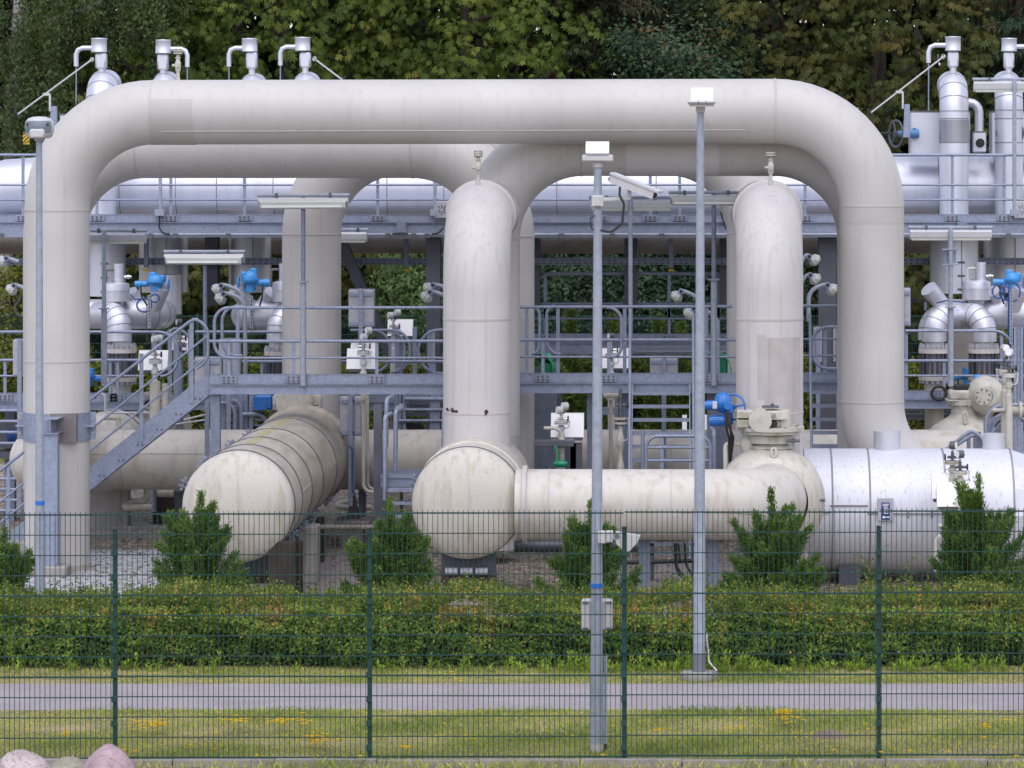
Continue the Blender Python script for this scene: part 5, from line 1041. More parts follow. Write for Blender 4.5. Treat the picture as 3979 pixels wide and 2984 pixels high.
# ---------------------------------------------------------------- lamp strips
def strip(label, tl, u0, u1, v0, v1, d, pole_u, pole_top, pole_bot, facing=True, disc=None, dv=0):
    x0, x1 = X(tl, u0, d), X(tl, u1, d); zt, zb = Z(tl, v0, d), Z(tl, v1, d); h = zt - zb; t = thing("lamp_strip", label, "strip lamp", (X(tl, pole_u, d), d + .1, zb), "strip lamps on poles")
    sl_ = dv * d / F / ZM
    def prof(pts, a, c, name, mat, par):
        b = MB(); n = len(pts); b.add([(a, d + p, zb + q) for p, q in pts] + [(c, d + p, zb + q + sl_ * (c - a) / (x1 - x0)) for p, q in pts], [tuple(range(n)), tuple(range(2 * n - 1, n - 1, -1))] + [(i, (i + 1) % n, n + (i + 1) % n, n + i) for i in range(n)]); return b.build(name, mat, par)
    if facing:
        hs_ = prof([(0, h * .7), (.02, h), (.2, h), (.22, h * .1), (.12, h * .1)], x0, x1, "housing", m_plast, t)
        prof([(-.025, h * .12), (-.03, h * .62), (.0, h * .7), (.10, h * .1), (.0, .0)], x0 + .03, x1 - .03, "lens_cover", m_tubeglass, hs_)
        prof([(-.045, h * .15), (-.045, h * .35), (-.032, h * .35), (-.032, h * .15)], x0 + .06, x1 - .08, "tube", m_white, hs_)
    else:
        hs_ = prof([(0, h * .25), (-.01, h * .8), (.05, h), (.18, h), (.22, h * .5), (.2, 0), (.03, 0)], x0, x1, "housing", m_grey if tl == 5 else m_plast, t)
        prof([(.01, -.012), (.01, h * .2), (.2, h * .2), (.2, -.012)], x0 + .02, x1 - .02, "lens_cover", m_lens, hs_)
    MB().cyl((x0 - .02, d + .1, zt + .04), (x1 + .02, d + .1, zt + .04 + sl_), .026).build("carrier_tube", m_galvp, t)
    b = MB()
    for q in (.2, .8): x = x0 + (x1 - x0) * q; b.box(x - .02, x + .02, d + .05, d + .15, zt - .03 + sl_ * q, zt + .075 + sl_ * q, .004)
    b.build("clip", m_bolt, t)
    xp = X(tl, pole_u, d); dp = d + (.1 if facing else -.03); zb_, zt_ = Z(*pole_bot, d), zt + .04
    w_ = .034
    if disc is not None:
        zd = Z(tl, disc, d); MB().cyl((xp, dp, zb_), (xp, dp, zd), .046).disc((xp, dp, zd), vx, .085, .02).build("mast_base", m_galvp, t); zb_ = zd
    MB().cyl((xp, dp, zb_), (xp, dp, zt_), w_).build("mast", m_galvp if not facing else m_galvd, t)
    return t
strip("strip lamp with white cover in front of the rear cream column", 6, 5, 775, 45, 140, dM - .15, 388, 140, (0, 1500), True, 765, 4)
strip("strip lamp with white cover half behind the tall lamp pole", 7, 1335, 1960, 20, 108, dM - .15, 1712, 108, (0, 1500), True, 746)
strip("pale strip lamp seen from behind beside the bullet camera's mast", 7, 650, 1348, 62, 145, 57.5, 995, 145, (7, 1240), False)
strip("pale strip lamp poking out behind the tallest arch's clamped column", 5, 740, 1245, 345, 430, 56.0, 897, 430, (5, 1655), False, 992)
strip("aged strip lamp hanging under the upper catwalk by the blue drives", 5, 1410, 2090, 525, 615, 58.8, 1755, 615, (5, 1420), True, None)
strip("short pale strip lamp end emerging beside the rear cream column", 6, 560, 935, 337, 420, 58.8, 600, 420, (6, 900), False)
m7 = strip("pale strip lamp on the tall mast with clamp plates", 8, 1235, 1935, 318, 400, 56.4, 1580, 400, (8, 1659), False, 980)
b = MB()
for v in (485, 615): b.box(X(8, 1502, 56.4), X(8, 1650, 56.4), 56.33, 56.42, Z(8, v + 6, 56.4), Z(8, v - 6, 56.4), .004)
b.box(X(8, 1525, 56.4), X(8, 1630, 56.4), 56.45, 56.5, Z(8, 605, 56.4), Z(8, 495, 56.4)); b.build("clamp_plate", m_galv, m7)
strip("pale strip lamp high above the silver stacks at the picture's edge", 4, 1785, 2450, 700, 785, 60.6, 2128, 785, (8, 150), False)
# bulkhead floodlights on bent arms
def flood(label, tl, hu, hv, sgn, arm, d, sz=1.0):
    """oval bulkhead lamp; sgn -1 looks to the left; arm = pixel path of the bent tube"""
    t = thing("floodlight", label, "floodlight", P(tl, *arm[-1], d), "oval floodlights on bent arms"); c = P(tl, hu, hv, d); sz *= .82; ax = Vector((sgn * .72, -.22, -.66)).normalized()
    MB().lathe([(.0, .128 * sz), (-.03, .13 * sz), (-.085, .085 * sz), (-.09, 0)], c, ax, 6, smooth=False).build("housing", m_grey, t)
    MB().lathe([(.0, .122 * sz), (.035, .11 * sz), (.055, .08 * sz), (.06, 0)], c, ax, 8, smooth=False).build("lens", m_lens, t)
    MB().lathe([(-.008, .134 * sz), (.008, .134 * sz)], c, ax, 8).build("rim", m_plast, t)
    pts = [P(tl, u, v, d) for u, v in arm]; MB().tube(fillet(pts, .22, 8), .033, 12).build("arm", m_galvp, t)
    MB().cyl(pts[0] + Vector((0, -.07, 0)), pts[0] + Vector((0, .07, 0)), .045).build("knuckle", m_galv, t); MB().cyl(pts[0] + Vector((0, -.08, 0)), pts[0] + Vector((0, -.071, 0)), .026).build("plug", m_dark, t)
    return t
flood("upper floodlight of the pair in front of the half-hidden silver tee", 5, 1860, 835, -1, [(1905, 795), (1940, 790), (2085, 850), (2090, 1000)], 58.2)
flood("lower floodlight of the pair in front of the half-hidden silver tee", 5, 1888, 915, -1, [(1925, 865), (1960, 862), (2105, 920), (2110, 1560)], 57.8)
flood("floodlight with dangling cable just outside the tallest arch's foot column", 5, 92, 835, -1, [(125, 795), (250, 800), (260, 1200)], 57.8)
flood("floodlight cropped by the picture's edge beneath the upper catwalk", 5, 8, 592, -1, [(60, 560), (160, 590)], 57.8)
flood("upper floodlight of the pair peeking from behind the chipped riser", 6, 1465, 825, -1, [(1510, 790), (1540, 788), (1700, 830), (1710, 1100)], 57.2)
flood("lower floodlight of the pair peeking from behind the chipped riser", 6, 1445, 900, -1, [(1485, 850), (1520, 850), (1680, 900), (1700, 1200)], 56.8)
flood("upper floodlight beside the tall lamp pole on a bent arm", 7, 1385, 895, -1, [(1430, 845), (1460, 845), (1590, 900), (1600, 1500)], 57.2)
flood("lower floodlight beside the tall lamp pole on a bent arm", 7, 1495, 1045, -1, [(1540, 992), (1600, 990), (1740, 1060), (1745, 1659)], 55.2)
flood("topmost of three floodlights between the stained riser and tallest arch", 8, 418, 582, 1, [(365, 545), (350, 520), (290, 600), (285, 900)], 57.2)
flood("second of three floodlights below another, by the dark H-post", 8, 422, 745, 1, [(375, 705), (350, 700), (290, 770), (285, 1000)], 57.2)
flood("lowest of three floodlights on a tall bent arm by the dark H-post", 8, 568, 835, 1, [(522, 790), (480, 790), (360, 840), (360, 1100)], 56.2)
b = MB().tube(fillet([P(5, 175, 880, 57.8), P(5, 165, 930, 57.8), P(5, 130, 960, 57.8), P(5, 130, 1040, 57.8), P(5, 195, 1060, 57.8)], .08, 5), .012, 8)
tag(b.build("dangling_cable", m_steel), "dark cable looping below the floodlight outside the tallest arch", "cable")
b = MB()
for q, (u, v, r_) in enumerate(((1240, 965, .12), (1330, 905, .07))): b.tube([(X(5, u, 58.4) + r_ * math.cos(k * .3), 58.4, Z(5, v, 58.4) + r_ * .9 * math.sin(k * .3)) for k in range(-2, 19)], .014, 8)
b.tube([P(5, 1120, 870, 58.4), P(5, 1160, 915, 58.4), P(5, 1270, 905, 58.4)], .012, 8)
tag(b.build("blue_cable_loop", m_bcable), "blue cable loops draped round the silver tee's slanted stub", "cable", "blue cable loops")
b = MB()
for q, (u, v, r_) in enumerate(((2050, 860, .10), (2100, 850, .14), (1990, 845, .1))): b.tube([(X(8, u, 58.4) + r_ * math.cos(k * .3), 58.3, Z(8, v, 58.4) + r_ * 1.1 * math.sin(k * .3)) for k in range(-2, 19)], .012, 8)
tag(MB().tube([P(8, 1460, 945, 58.3), P(8, 1540, 925, 58.3), P(8, 1700, 940, 58.3)], .012, 8).build("blue_cable", m_bcable), "blue cable lying across the outward silver elbows behind the light mast", "cable"); b.tube([P(8, 2085, 830, 58.3), P(8, 2080, 1400, 58.3)], .02, 8)
tag(b.build("blue_cable_loop", m_bcable), "blue cable loops hanging beneath the drive over the outward elbows", "cable", "blue cable loops")
for k, (lab, tl, u0, v0, v1) in enumerate((("slotted upright tray with blue cable beside the silver tee's stub", 5, 1282, 878, 1160), ("slotted upright tray with blue cable by the edge valve group", 8, 2102, 830, 1300), ("slotted upright tray with blue cable by the paired floodlights", 5, 2160, 885, 1160), ("dark slotted tray dropping below the big blue motors", 11, 1852, 480, 710))):
    d = 58.2 if k < 3 else 50.5; t = thing("upright_tray", lab, "cable tray", P(tl, u0, v1, d), "slotted upright trays"); MB().box(X(tl, u0 - 13, d), X(tl, u0 + 13, d), d, d + .05, Z(tl, v1, d), Z(tl, v0, d), .003).build("channel", m_galvp if k < 3 else m_steel, t); b = MB()
    n = int((v1 - v0) / 30)
    for q in range(n): b.box(X(tl, u0 - 4, d), X(tl, u0 + 4, d), d - .003, d + .001, Z(tl, v0 + 22 + q * 30, d), Z(tl, v0 + 6 + q * 30, d))
    b.build("slot_pattern", m_dark, t)
# ---------------------------------------------------------------- tall poles and cameras
def pole(name, label, cat, xb, xt, d, y_bot, y_top, wb, wt, zb=None):
    x0, x1 = (xb - CX) * d / F, (xt - CX) * d / F; z0 = zb if zb is not None else Z(0, y_bot, d); z1 = Z(0, y_top, d); t = thing(name, label, cat, (x0, d, z0))
    o = MB().tube([(x0, d, z0), (x1, d, z1)], [wb * d / F / 2, wt * d / F / 2], 32).build("pole", m_galvp, t); return t, x0, x1, z0, z1
d = 41.0
t, x0, x1, z0, z1 = pole("lamp_pole", "tallest grey lamp pole with white slanted lamp head and round concrete foot", "lamp pole", 2717, 2722, d, 2604, 435, 48, 28)
MB().lathe([(0, .20), (.06, .218), (.10, .216), (.115, .19), (.12, .02)], (x0, d, -.02), vx, 40).build("concrete_foot", m_conc, t)
MB().cyl((x0, d, z0 - .02), (x0, d, Z(15, 668, d)), .0745, seg=32).build("base_sleeve", M("dark_sleeve_paint", (.17, .17, .20), .5), t)
MB().lathe([(Z(3, 965, d), .05), (Z(3, 918, d), .056)], (x1, d, 0), vx, 24).build("collar", m_plast, t)
zt_, zb_ = Z(3, 862, d), Z(3, 912, d)
hd = MB().box(X(3, 1485, d), X(3, 1728, d), d - .24, d + .24, zb_ + .02, zt_, .02); hd.box(X(3, 1500, d), X(3, 1712, d), d - .2, d + .2, zb_, zb_ + .019); hd = hd.build("lamp_head", m_plast, t)
b = MB(); b.prism([(d - .14, zt_ + .001), (d + .18, zt_ + .001), (d + .18, Z(3, 752, d)), (d + .02, Z(3, 755, d))], 'x', X(3, 1516, d), X(3, 1703, d)); b.build("hood", m_white, hd)
b = MB()
for u in (1578, 1643): b.box(X(3, u - 2, d), X(3, u + 2, d), d - .242, d - .2, zb_ + .02, zt_ - .005)
b.build("groove", m_bolt, hd)
MB().tube(fillet([(x0 + .085, d - .03, Z(15, 495, d)), (x0 + .10, d - .05, Z(15, 640, d)), (x0 + .11, d - .06, Z(15, 740, d)), (x0 + .2, d - .08, Z(15, 815, d))], .06, 4), .01, 8).build("earth_wire", m_plast, t)
d = 36.1
t, x0, x1, z0, z1 = pole("camera_mast", "grey mast just inside the fence carrying a white bullet camera and grey box", "mast", 2318, 2323, d, 2950, 645, 49, 31, 0)
zc_ = Z(15, 685, d); MB().cyl((x0, d, 0), (x0 + .001, d, zc_), .068, seg=32).build("lower_sleeve", m_galvp, t)
MB().cyl((x0, d, -.02), (x0, d, Z(15, 1450, d)), .071, seg=32).build("base_sleeve", M("pale_grey_sleeve", (.46, .43, .40), .6, var=.15), t)
MB().cyl((x0, d, Z(15, 108, d)), (x0, d, Z(15, 70, d)), .0655, seg=32).build("tape_band", m_tape, t)
MB().lathe([(Z(3, 1438, d), .052), (Z(3, 1390, d), .055), (Z(3, 1385, d), .06), (Z(3, 1320, d), .062), (Z(3, 1318, d), 0)], (x1, d, 0), vx, 24).build("collar", m_plast, t)
hd = MB().box(X(3, 580, d), X(3, 845, d), d - .1, d + .2, Z(3, 1388, d), Z(3, 1330, d), .012).box(X(3, 612, d), X(3, 812, d), d - .11, d + .2, Z(3, 1330, d) + .001, Z(3, 1312, d), .004); hd = hd.build("lamp_head", m_plast, t)
b = MB(); b.prism([(d - .10, Z(3, 1311, d)), (d + .18, Z(3, 1311, d)), (d + .18, Z(3, 1215, d)), (d + .0, Z(3, 1218, d))], 'x', X(3, 612, d), X(3, 810, d)); b.build("hood", m_white, hd)
# camera arm and cable
MB().box(X(7, 662, d), X(7, 765, d), d - .09, d - .055, Z(7, 118, d), Z(7, 18, d), .01).box(X(7, 700, d), X(7, 735, d), d - .10, d - .092, Z(7, 108, d), Z(7, 28, d), .003).build("mounting_plate", m_plast, t)
MB().bar(P(7, 760, 52, d - .08), P(7, 995, 40, d - .08), .03, .035).build("camera_arm", m_plast, t)
MB().tube(fillet([P(7, 985, 40, d - .08), P(7, 985, -40, d - .08)], .02, 2), .022, 10).build("swivel", m_plast, t)
b = MB().tube(fillet([P(3, 905, 1600, d - .12), P(7, 900, 20, d - .16), P(7, 940, 90, d - .16), P(7, 925, 260, d - .16), P(7, 830, 338, d - .16), P(7, 740, 320, d - .1)], .06, 6), .012, 8)
b.tube(fillet([P(7, 690, 190, d - .05), P(7, 648, 220, d - .06), P(7, 660, 310, d - .06), P(7, 680, 315, d - .05)], .03, 5), .006, 6); b.build("cable", m_dark, t)
cm = thing("bullet_camera", "white bullet security camera tilted down on its arm", "security camera", P(3, 1010, 1560, d))
a, e = P(3, 838, 1535, d - .05), P(3, 1205, 1680, d - .25); ax = (e - a).normalized(); up_ = Vector((0, 0, 1)); n = ax.cross(up_).normalized(); m2 = n.cross(ax)
b = MB()
def obox(b, c0, c1, w_, h_, dz): return b.bar(c0 + m2 * dz, c1 + m2 * dz, w_, h_, m2)
obox(b, a, e, .10, .075, .0); b.build("body", m_plast, cm)
b = MB(); obox(b, a - ax * .015, e + ax * .05, .125, .022, .052); b.build("sun_shield", m_plast, cm)
b = MB().cyl(a - ax * .02 + m2 * .01, a - ax * .002, .04); b.build("rear_cap", M("tan_plastic", (.42, .36, .28), .5), cm); MB().lathe([(0, .034), (.006, .034), (.006, 0)], e, ax, 20).build("lens", m_dark, cm)
# box with lid low on the mast and wedge lamp
t2 = thing("mast_box", "grey switch box clamped behind the camera mast at hedge height", "switch box", P(15, 705, 480, d + .12))
MB().box(X(15, 572, d), X(15, 838, d), d + .075, d + .23, Z(15, 485, d), Z(15, 224, d), .012).build("case", m_plast, t2)
for u in (605, 810):
    for v in (245, 470): MB().box(X(15, u - 25, d), X(15, u + 25, d), d + .062, d + .074, Z(15, v + 9, d), Z(15, v - 9, d)).build("clamp", m_bolt, t2)
t3 = thing("cable_guard", "slim grey cable guard strip running up beside the camera mast's foot", "cable guard", (X(15, 780, d), d, 0))
MB().box(X(15, 769, d), X(15, 795, d), d - .02, d + .03, Z(15, 1450, d), Z(15, 700, d), .004).build("cover", m_galvp, t3); MB().box(X(15, 769, d), X(15, 793, d), d - .018, d + .028, .02, Z(15, 1455, d)).box(X(15, 769, d), X(15, 785, d), d, d + .02, Z(15, 700, d), Z(15, 640, d)).build("conduit_end", m_dark, t3)
t4 = thing("wedge_lamp", "white wedge shaped lamp clamped to the camera mast above the fence top", "lamp", P(11, 720, 1290, d - .06))
MB().box(X(11, 718, d), X(11, 790, d), d - .14, d - .06, Z(11, 1342, d), Z(11, 1235, d), .008).box(X(11, 788, d), X(11, 850, d), d - .13, d - .07, Z(11, 1335, d), Z(11, 1232, d), .01).build("bracket", m_plast, t4)
b = MB(); b.prism([(X(11, 870, d), Z(11, 1240, d)), (X(11, 1080, d), Z(11, 1275, d)), (X(11, 1055, d), Z(11, 1330, d)), (X(11, 985, d), Z(11, 1408, d)), (X(11, 930, d), Z(11, 1395, d)), (X(11, 880, d), Z(11, 1345, d)), (X(11, 850, d), Z(11, 1290, d))], 'y', d - .16, d - .04); b.build("lamp_body", m_plast, t4)
MB().cyl(P(11, 880, 1290, d - .17), P(11, 880, 1290, d - .03), .025).build("hinge", m_bolt, t4)
d = 44.0
t, x0, x1, z0, z1 = pole("detector_pole", "grey pole with blue tape topped by a round grey camera before the tallest arch", "pole", 155, 152, d, 2503, 530, 37, 24, 0)
MB().cyl((x0 , d, Z(9, 1020, d)), (x0, d, Z(9, 985, d)), .0585, seg=32).build("tape_band", m_tape, t)
zt_ = Z(1, 1000, d); zb_ = Z(1, 1188, d); xc_ = X(1, 340, d)
t5 = thing("dome_camera", "round white and grey dome camera on the taped pole", "security camera", (xc_, d, zb_))
hh = zt_ - zb_
MB().lathe([(.0, .12), (.02, .15), (hh * .25, .17), (hh * .5, .178), (hh * .75, .17), (hh * .9, .14), (hh * .98, .08), (hh, 0)], (xc_, d, zb_), vx, 40).build("dome", m_plast, t5)
MB().lathe([(hh * .25, .177), (hh * .5, .185), (hh * .72, .178), (hh * .82, .155)], (xc_, d, zb_), vx, 20, -152, -28).build("visor", M("slate_plastic", (.17, .20, .24), .3), t5)
MB().box(xc_ - .09, xc_ + .09, d - .2, d - .08, zb_ - .0, zb_ + hh * .42, .02).lathe([(-.03, .06), (.02, .07)], (xc_, d, zb_), vx, 24).build("bracket", m_plast, t5)
for s in (-1, 1): MB().box(xc_ + s * .125 - .01, xc_ + s * .125 + .01, d - .16, d - .12, zb_ + hh * .58, zb_ + hh * .68).build("vent", m_dark, t5)

# ---------------------------------------------------------------- rails and frames at the back
d = 57.6; t = thing("rail_frame", "galvanised rail frame above the level header, seen between grab rails and chipped riser", "railing", P(10, 1400, 380, d))
for u in (1195, 1228, 1256): post(t, X(10, u, d), d, .9, Z(10, 70, d), .075)
post(t, X(10, 1526, d), d, .9, Z(10, 70, d), .16)
for v, r_ in ((110, .034), (202, .026), (296, .026)): rail_run(t, [(X(10, 1190 if v > 250 else 1265, d), d - .04, Z(10, v, d)), (X(10, 1600, d), d - .04, Z(10, v, d))], r_)
MB().box(X(10, 1275, d), X(10, 1590, d), d + .6, d + .8, Z(10, 185, d), Z(10, 122, d)).box(X(10, 1260, d), X(10, 1590, d), d + .5, d + .6, Z(10, 282, d), Z(10, 250, d)).build("dark_beam", m_steel, t)
b = MB()
for k in range(6): b.tube([P(10, 1285 + k * 22, 315, d + .4), P(10, 1300 + k * 30, 400, d + .4)], .03, 6)
b.build("cable", m_dark, t)
d = 57.2; t = thing("looped_posts", "cluster of bent galvanised posts above the level header beside the banded drum", "railing", P(9, 1980, 370, d))
for u in (1905, 1955, 2062, 2110, 2145): post(t, X(9, u, d), d + .1, .9, Z(9, 72, d), .085)
for u0, u1, v in ((1890, 2022, 145), (2050, 2075, 120), (2140, 2300, 242)): rail_run(t, fillet([(X(9, u0 - 60, d), d, Z(9, v, d)), (X(9, u1, d), d, Z(9, v, d)), (X(9, u1, d), d, .9)], .18, 6), .036)
for v in (185, 215, 300, 345): rail_run(t, [(X(9, 1900, d), d + .2, Z(9, v, d)), (X(9, 2260, d), d + .2, Z(9, v, d))], .022)
d = 58.0; t = thing("rung_frame", "dark bay with grey rungs and blue cable bundle outside the tallest arch's clamp", "railing", P(9, 60, 900, d))
for v in (210, 303, 397, 492, 798, 888, 980, 1070): rail_run(t, [(X(9, -200, d), d, Z(9, v, d)), (X(9, 215 if v < 600 else 190, d), d, Z(9, v, d))], .026)
MB().box(X(9, -200, d), X(9, 210, d), d + .5, d + .6, Z(9, 560, d), Z(9, 330, d)).box(X(9, -200, d), X(9, 120, d), d + .3, d + .8, Z(9, 640, d), Z(9, 578, d)).build("dark_panel", m_steel, t)
b = MB()
for k in range(7): b.tube(fillet([P(9, 55 + k * 14, 380, d + .3), P(9, 62 + k * 10, 430, d + .2), P(9, 75 + k * 8, 480, d + .3)], .1, 4), .018, 6)
b.build("blue_cable", m_bcable, t)
d = 56.8; t = thing("steel_gantry", "dark steel gantry legs above the cross pipe beyond the rust-smeared white box", "frame", P(11, 500, 700, d))
for u in (310, 372): MB().hbeam((X(11, u, d), d, 1.4), (X(11, u, d), d, Z(11, 68, d)), .12, .2, .012).build("leg", m_steel, t)
MB().box(X(11, 190, d), X(11, 410, d), d - .1, d - .02, Z(11, 120, d), Z(11, 104, d)).build("crossbar", m_galvd, t)
MB().box(X(11, 755, d), X(11, 890, d), d, d + .1, Z(11, 248, d), Z(11, 185, d)).build("crossbar", m_galvd, t)
d = 60.0; t = thing("rear_tray", "perforated dark tray and beams behind the domed valve with side gearbox", "cable tray", P(12, 1400, 290, d))
MB().box(X(12, 1195, d), X(12, 1900, d), d, d + .3, Z(12, 292, d), Z(12, 242, d)).box(X(12, 1195, d), X(12, 1900, d), d + .4, d + .7, Z(12, 236, d), Z(12, 195, d)).build("channel", m_steel, t); b = MB()
for k in range(28): b.box(X(12, 1205 + k * 24, d), X(12, 1213 + k * 24, d), d - .004, d - .001, Z(12, 262, d), Z(12, 254, d))
b.build("perforation_pattern", m_dark, t)
for k, (lab, tl, pts, r_) in enumerate((
    ("thin grey conduit running along the low rear catwalk's beam by the stairs", 9, [(850, 60), (905, 75), (905, 230), (1480, 230)], .02),
    ("pale tubing slanting between stair underside and cabinet", 9, [(1500, 330), (1765, 290)], .014),
    ("second pale tubing slanting under the stair", 9, [(1580, 290), (1765, 245)], .014),
    ("cream pipe with flange standing behind the long stairs", 9, [(900, 270), (1020, 270), (1020, 370)], .045),
    ("tall cream instrument pipe rising through the stairs", 9, [(1333, -40), (1333, 275)], .085),
    ("slim cream pipe beside the tall instrument pipe by the stairs", 9, [(1418, -20), (1418, 190)], .05))):
    dd = 56.3 if k > 2 else 57.0; small_pipe(lab, [P(tl, u, v, dd) for u, v in pts], r_, m_valve if k > 2 else m_plast, .06)
# ================================================================ fences
def mesh_np(name, V, Fc, mat, tone=None, parent=None, smooth=False):
    me = bpy.data.meshes.new(name); V = np.asarray(V, np.float32); Fc = np.asarray(Fc, np.int32); n, k = Fc.shape
    o0 = BASE.get(parent.name, Vector((0, 0, 0))) if parent else Vector((0, 0, 0)); V = V - np.array(o0, np.float32)
    me.vertices.add(len(V)); me.vertices.foreach_set("co", V.ravel()); me.loops.add(n * k); me.loops.foreach_set("vertex_index", Fc.ravel())
    me.polygons.add(n); me.polygons.foreach_set("loop_start", np.arange(0, n * k, k, dtype=np.int32))
    try: me.polygons.foreach_set("loop_total", np.full(n, k, np.int32))
    except Exception: pass
    if tone is not None: me.attributes.new("tone", 'FLOAT', 'FACE').data.foreach_set("value", np.asarray(tone, np.float32))
    me.materials.append(mat); me.update(calc_edges=True); me.validate()
    o = bpy.data.objects.new(name, me); COL.objects.link(o); BASE[o.name] = o0
    if parent: o.parent = parent
    return o
def panel(t, xa, xb, d, z0, h, step, nh, wv, wh, nm="mesh_panel"):
    b = MB(); n = int(round((xb - xa) / step))
    for k in range(n + 1): x = xa + k * step; b.box(x - wv / 2, x + wv / 2, d - wv / 2, d + wv / 2, z0 - .02, z0 + h + .03)
    for k in range(nh + 1):
        z = z0 + h * k / nh; q = .006 if k % 4 else .009
        for y in (d - wv / 2 - .005, d + wv / 2 + .005): b.box(xa - .02, xb + .02, y - .004, y + .004, z - wh / 2 - (q - .006), z + wh / 2 + (q - .006))
    return b.build(nm, m_fence, t)
d = 35.5; s_ = F / d
t = thing("mesh_fence", "dark green double wire mesh fence along the concrete kerb in front of the hedge", "fence", (-2, d, 0))
px = [-1535, -545, 445, 1435, 2425, 3415, 4405]
for k in range(6):
    xa, xb = (px[k] - CX) / s_, (px[k + 1] - CX) / s_; z0 = .028 + (k - 1.5) * .0095
    panel(t, xa + .025, xb - .025, d, z0, 2.4, .05, 12, .006, .008)
for k, p in enumerate(px[1:]):
    x = (p - CX) / s_; zt = Z(0, 2064 - 4 * (k - 1), d)
    o = MB().box(x - .021, x + .021, d + .012, d + .072, -.2, zt, .004).build("post", m_fence, t)
    MB().box(x - .022, x + .022, d + .010, d + .074, zt + .001, zt + .02, .004).build("cap", m_dark, o)
    b = MB()
    for q in range(9): b.box(x - .028, x + .028, d - .018, d + .011, .1 + q * .24, .16 + q * .24, .003)
    b.build("clamp_plate", m_fence, o)
d = 79.0; s_ = F / d
t = thing("rear_mesh_fence", "green wire mesh fence far behind the plant, before the dark trees", "fence", (-2, d, 0))
panel(t, -20, 12, d, .06, 2.4, .05, 12, .006, .012)
for u in (768,): pass
for k in range(-8, 5):
    x = X(5, 1700, d) + k * 2.52; o = MB().box(x - .03, x + .03, d - .06, d - .012, -.2, Z(5, 1040, d), .004).build("post", m_fence, t); 
# ================================================================ boulders
def boulder(label, x, d, ztop, rx, ry, mat, seed):
    r_ = np.random.default_rng(seed); b = MB(); n, m = 28, 20; vs = []; ph = r_.uniform(0, 6.28, 12); fr = r_.uniform(1.0, 3.4, 12)
    zb = -.12; h = ztop - zb; planes = [(Vector(p_).normalized(), o_) for p_, o_ in (((-.5 + .7 * r_.uniform(), -.3, 1), .86), ((.9, -.3 - .3 * r_.uniform(), .5), .84), ((-.9, -.5, .35 + .3 * r_.uniform()), .82), ((r_.uniform(-.3, .3), -.9, .5), .84))]
    for j in range(m + 1):
        th = math.pi / 2 * j / m
        for k in range(n):
            a = 2 * math.pi * k / n; cx_, cy_, cz_ = math.cos(th) * math.cos(a), math.cos(th) * math.sin(a), math.sin(th)
            f = 1 + sum(.02 * math.sin(fr[q] * 2 * (cx_, cy_, cz_)[q % 3] + ph[q]) for q in range(12))
            q_ = Vector((cx_ * f, cy_ * f, cz_ * f))
            for pn, po in planes:
                e_ = q_.dot(pn) - po
                if e_ > 0: q_ -= pn * e_ * .82
            vs.append((x + rx * q_.x * 1.08, d + ry * q_.y * 1.08, zb + h * q_.z)); continue
            vs.append((x + rx * f * (abs(cx_) ** .85) * (1 if cx_ > 0 else -1), d + ry * f * cy_, zb + h * (cz_ ** .9) * (f if j < m else f)))
    b.add(vs, [(j * n + k, j * n + (k + 1) % n, (j + 1) * n + (k + 1) % n, (j + 1) * n + k) for j in range(m) for k in range(n)], True)
    o = b.build("boulder", mat); o.data.update(); return tag(o, label, "boulder", "boulders in front of the fence")
d = 33.2
boulder("pinkish boulder with sloping top at the bottom corner of the picture", X(0, 85, d), d, Z(0, 2924, d), .32, .35, m_stone, 3)
boulder("rounded purple pink boulder, highest of the row before the fence", X(0, 420, d), d, Z(0, 2904, d), .34, .35, M("mauve_granite", (.40, .29, .31), .8, var=.25, vs=4, speck=(.2, .15, .16), sf=.6, ss=26, st=(.5, .65), bump=.3, bs=18), 8)
boulder("low grey boulder with ochre lichen wedged between two pink boulders", X(0, 262, d + .3), d + .3, Z(0, 2943, d + .3), .36, .3, m_stoneg, 5)
b = MB(); tag(MB().lathe([(0, .2), (.03, .15), (.06, .07), (.07, 0)], (X(16, 540, 37), 37, 0), vx, 16).build("molehill", m_front), "sandy molehill in the grass behind the fence", "molehill")
# ================================================================ foliage tools
def quads(c, u, v, L, W, k=.6):
    """leaf diamonds: base c, along u (unit), width along v"""
    n = len(c); L = L[:, None]; W = W[:, None]
    V = np.stack([c, c + u * L * k + v * W * .5, c + u * L, c + u * L * k - v * W * .5], 1).reshape(-1, 3)
    return V, np.arange(n * 4).reshape(n, 4)
def unit(a): return a / np.maximum(np.linalg.norm(a, axis=-1, keepdims=True), 1e-9)
def rnd_dirs(n, r=rng): return unit(r.normal(size=(n, 3)))
L_chest = LEAF("chestnut_leaves", [(.018, .032, .010), (.042, .072, .016), (.072, .108, .020), (.12, .155, .030), (.21, .215, .045)], .08, gain=1.05)
L_brown = LEAF("browning_chestnut_leaves", [(.016, .022, .008), (.036, .048, .012), (.062, .072, .016), (.10, .105, .022), (.13, .085, .025)], .08, gain=1.0)
L_birch = LEAF("birch_leaves", [(.03, .05, .025), (.06, .09, .04), (.09, .13, .055), (.14, .17, .08)], .25, gain=1.15)
L_oak = LEAF("holm_oak_leaves", [(.014, .034, .022), (.03, .065, .04), (.05, .095, .055), (.08, .13, .075), (.16, .09, .05)], .12, gain=.85)
L_spr = LEAF("spruce_needles", [(.014, .016, .010), (.028, .032, .018), (.045, .05, .028), (.07, .06, .045)], .05, gain=1.2)
L_jun = LEAF("juniper_needles", [(.020, .042, .012), (.042, .085, .02), (.072, .125, .028), (.12, .175, .045)], .12, gain=1.6)
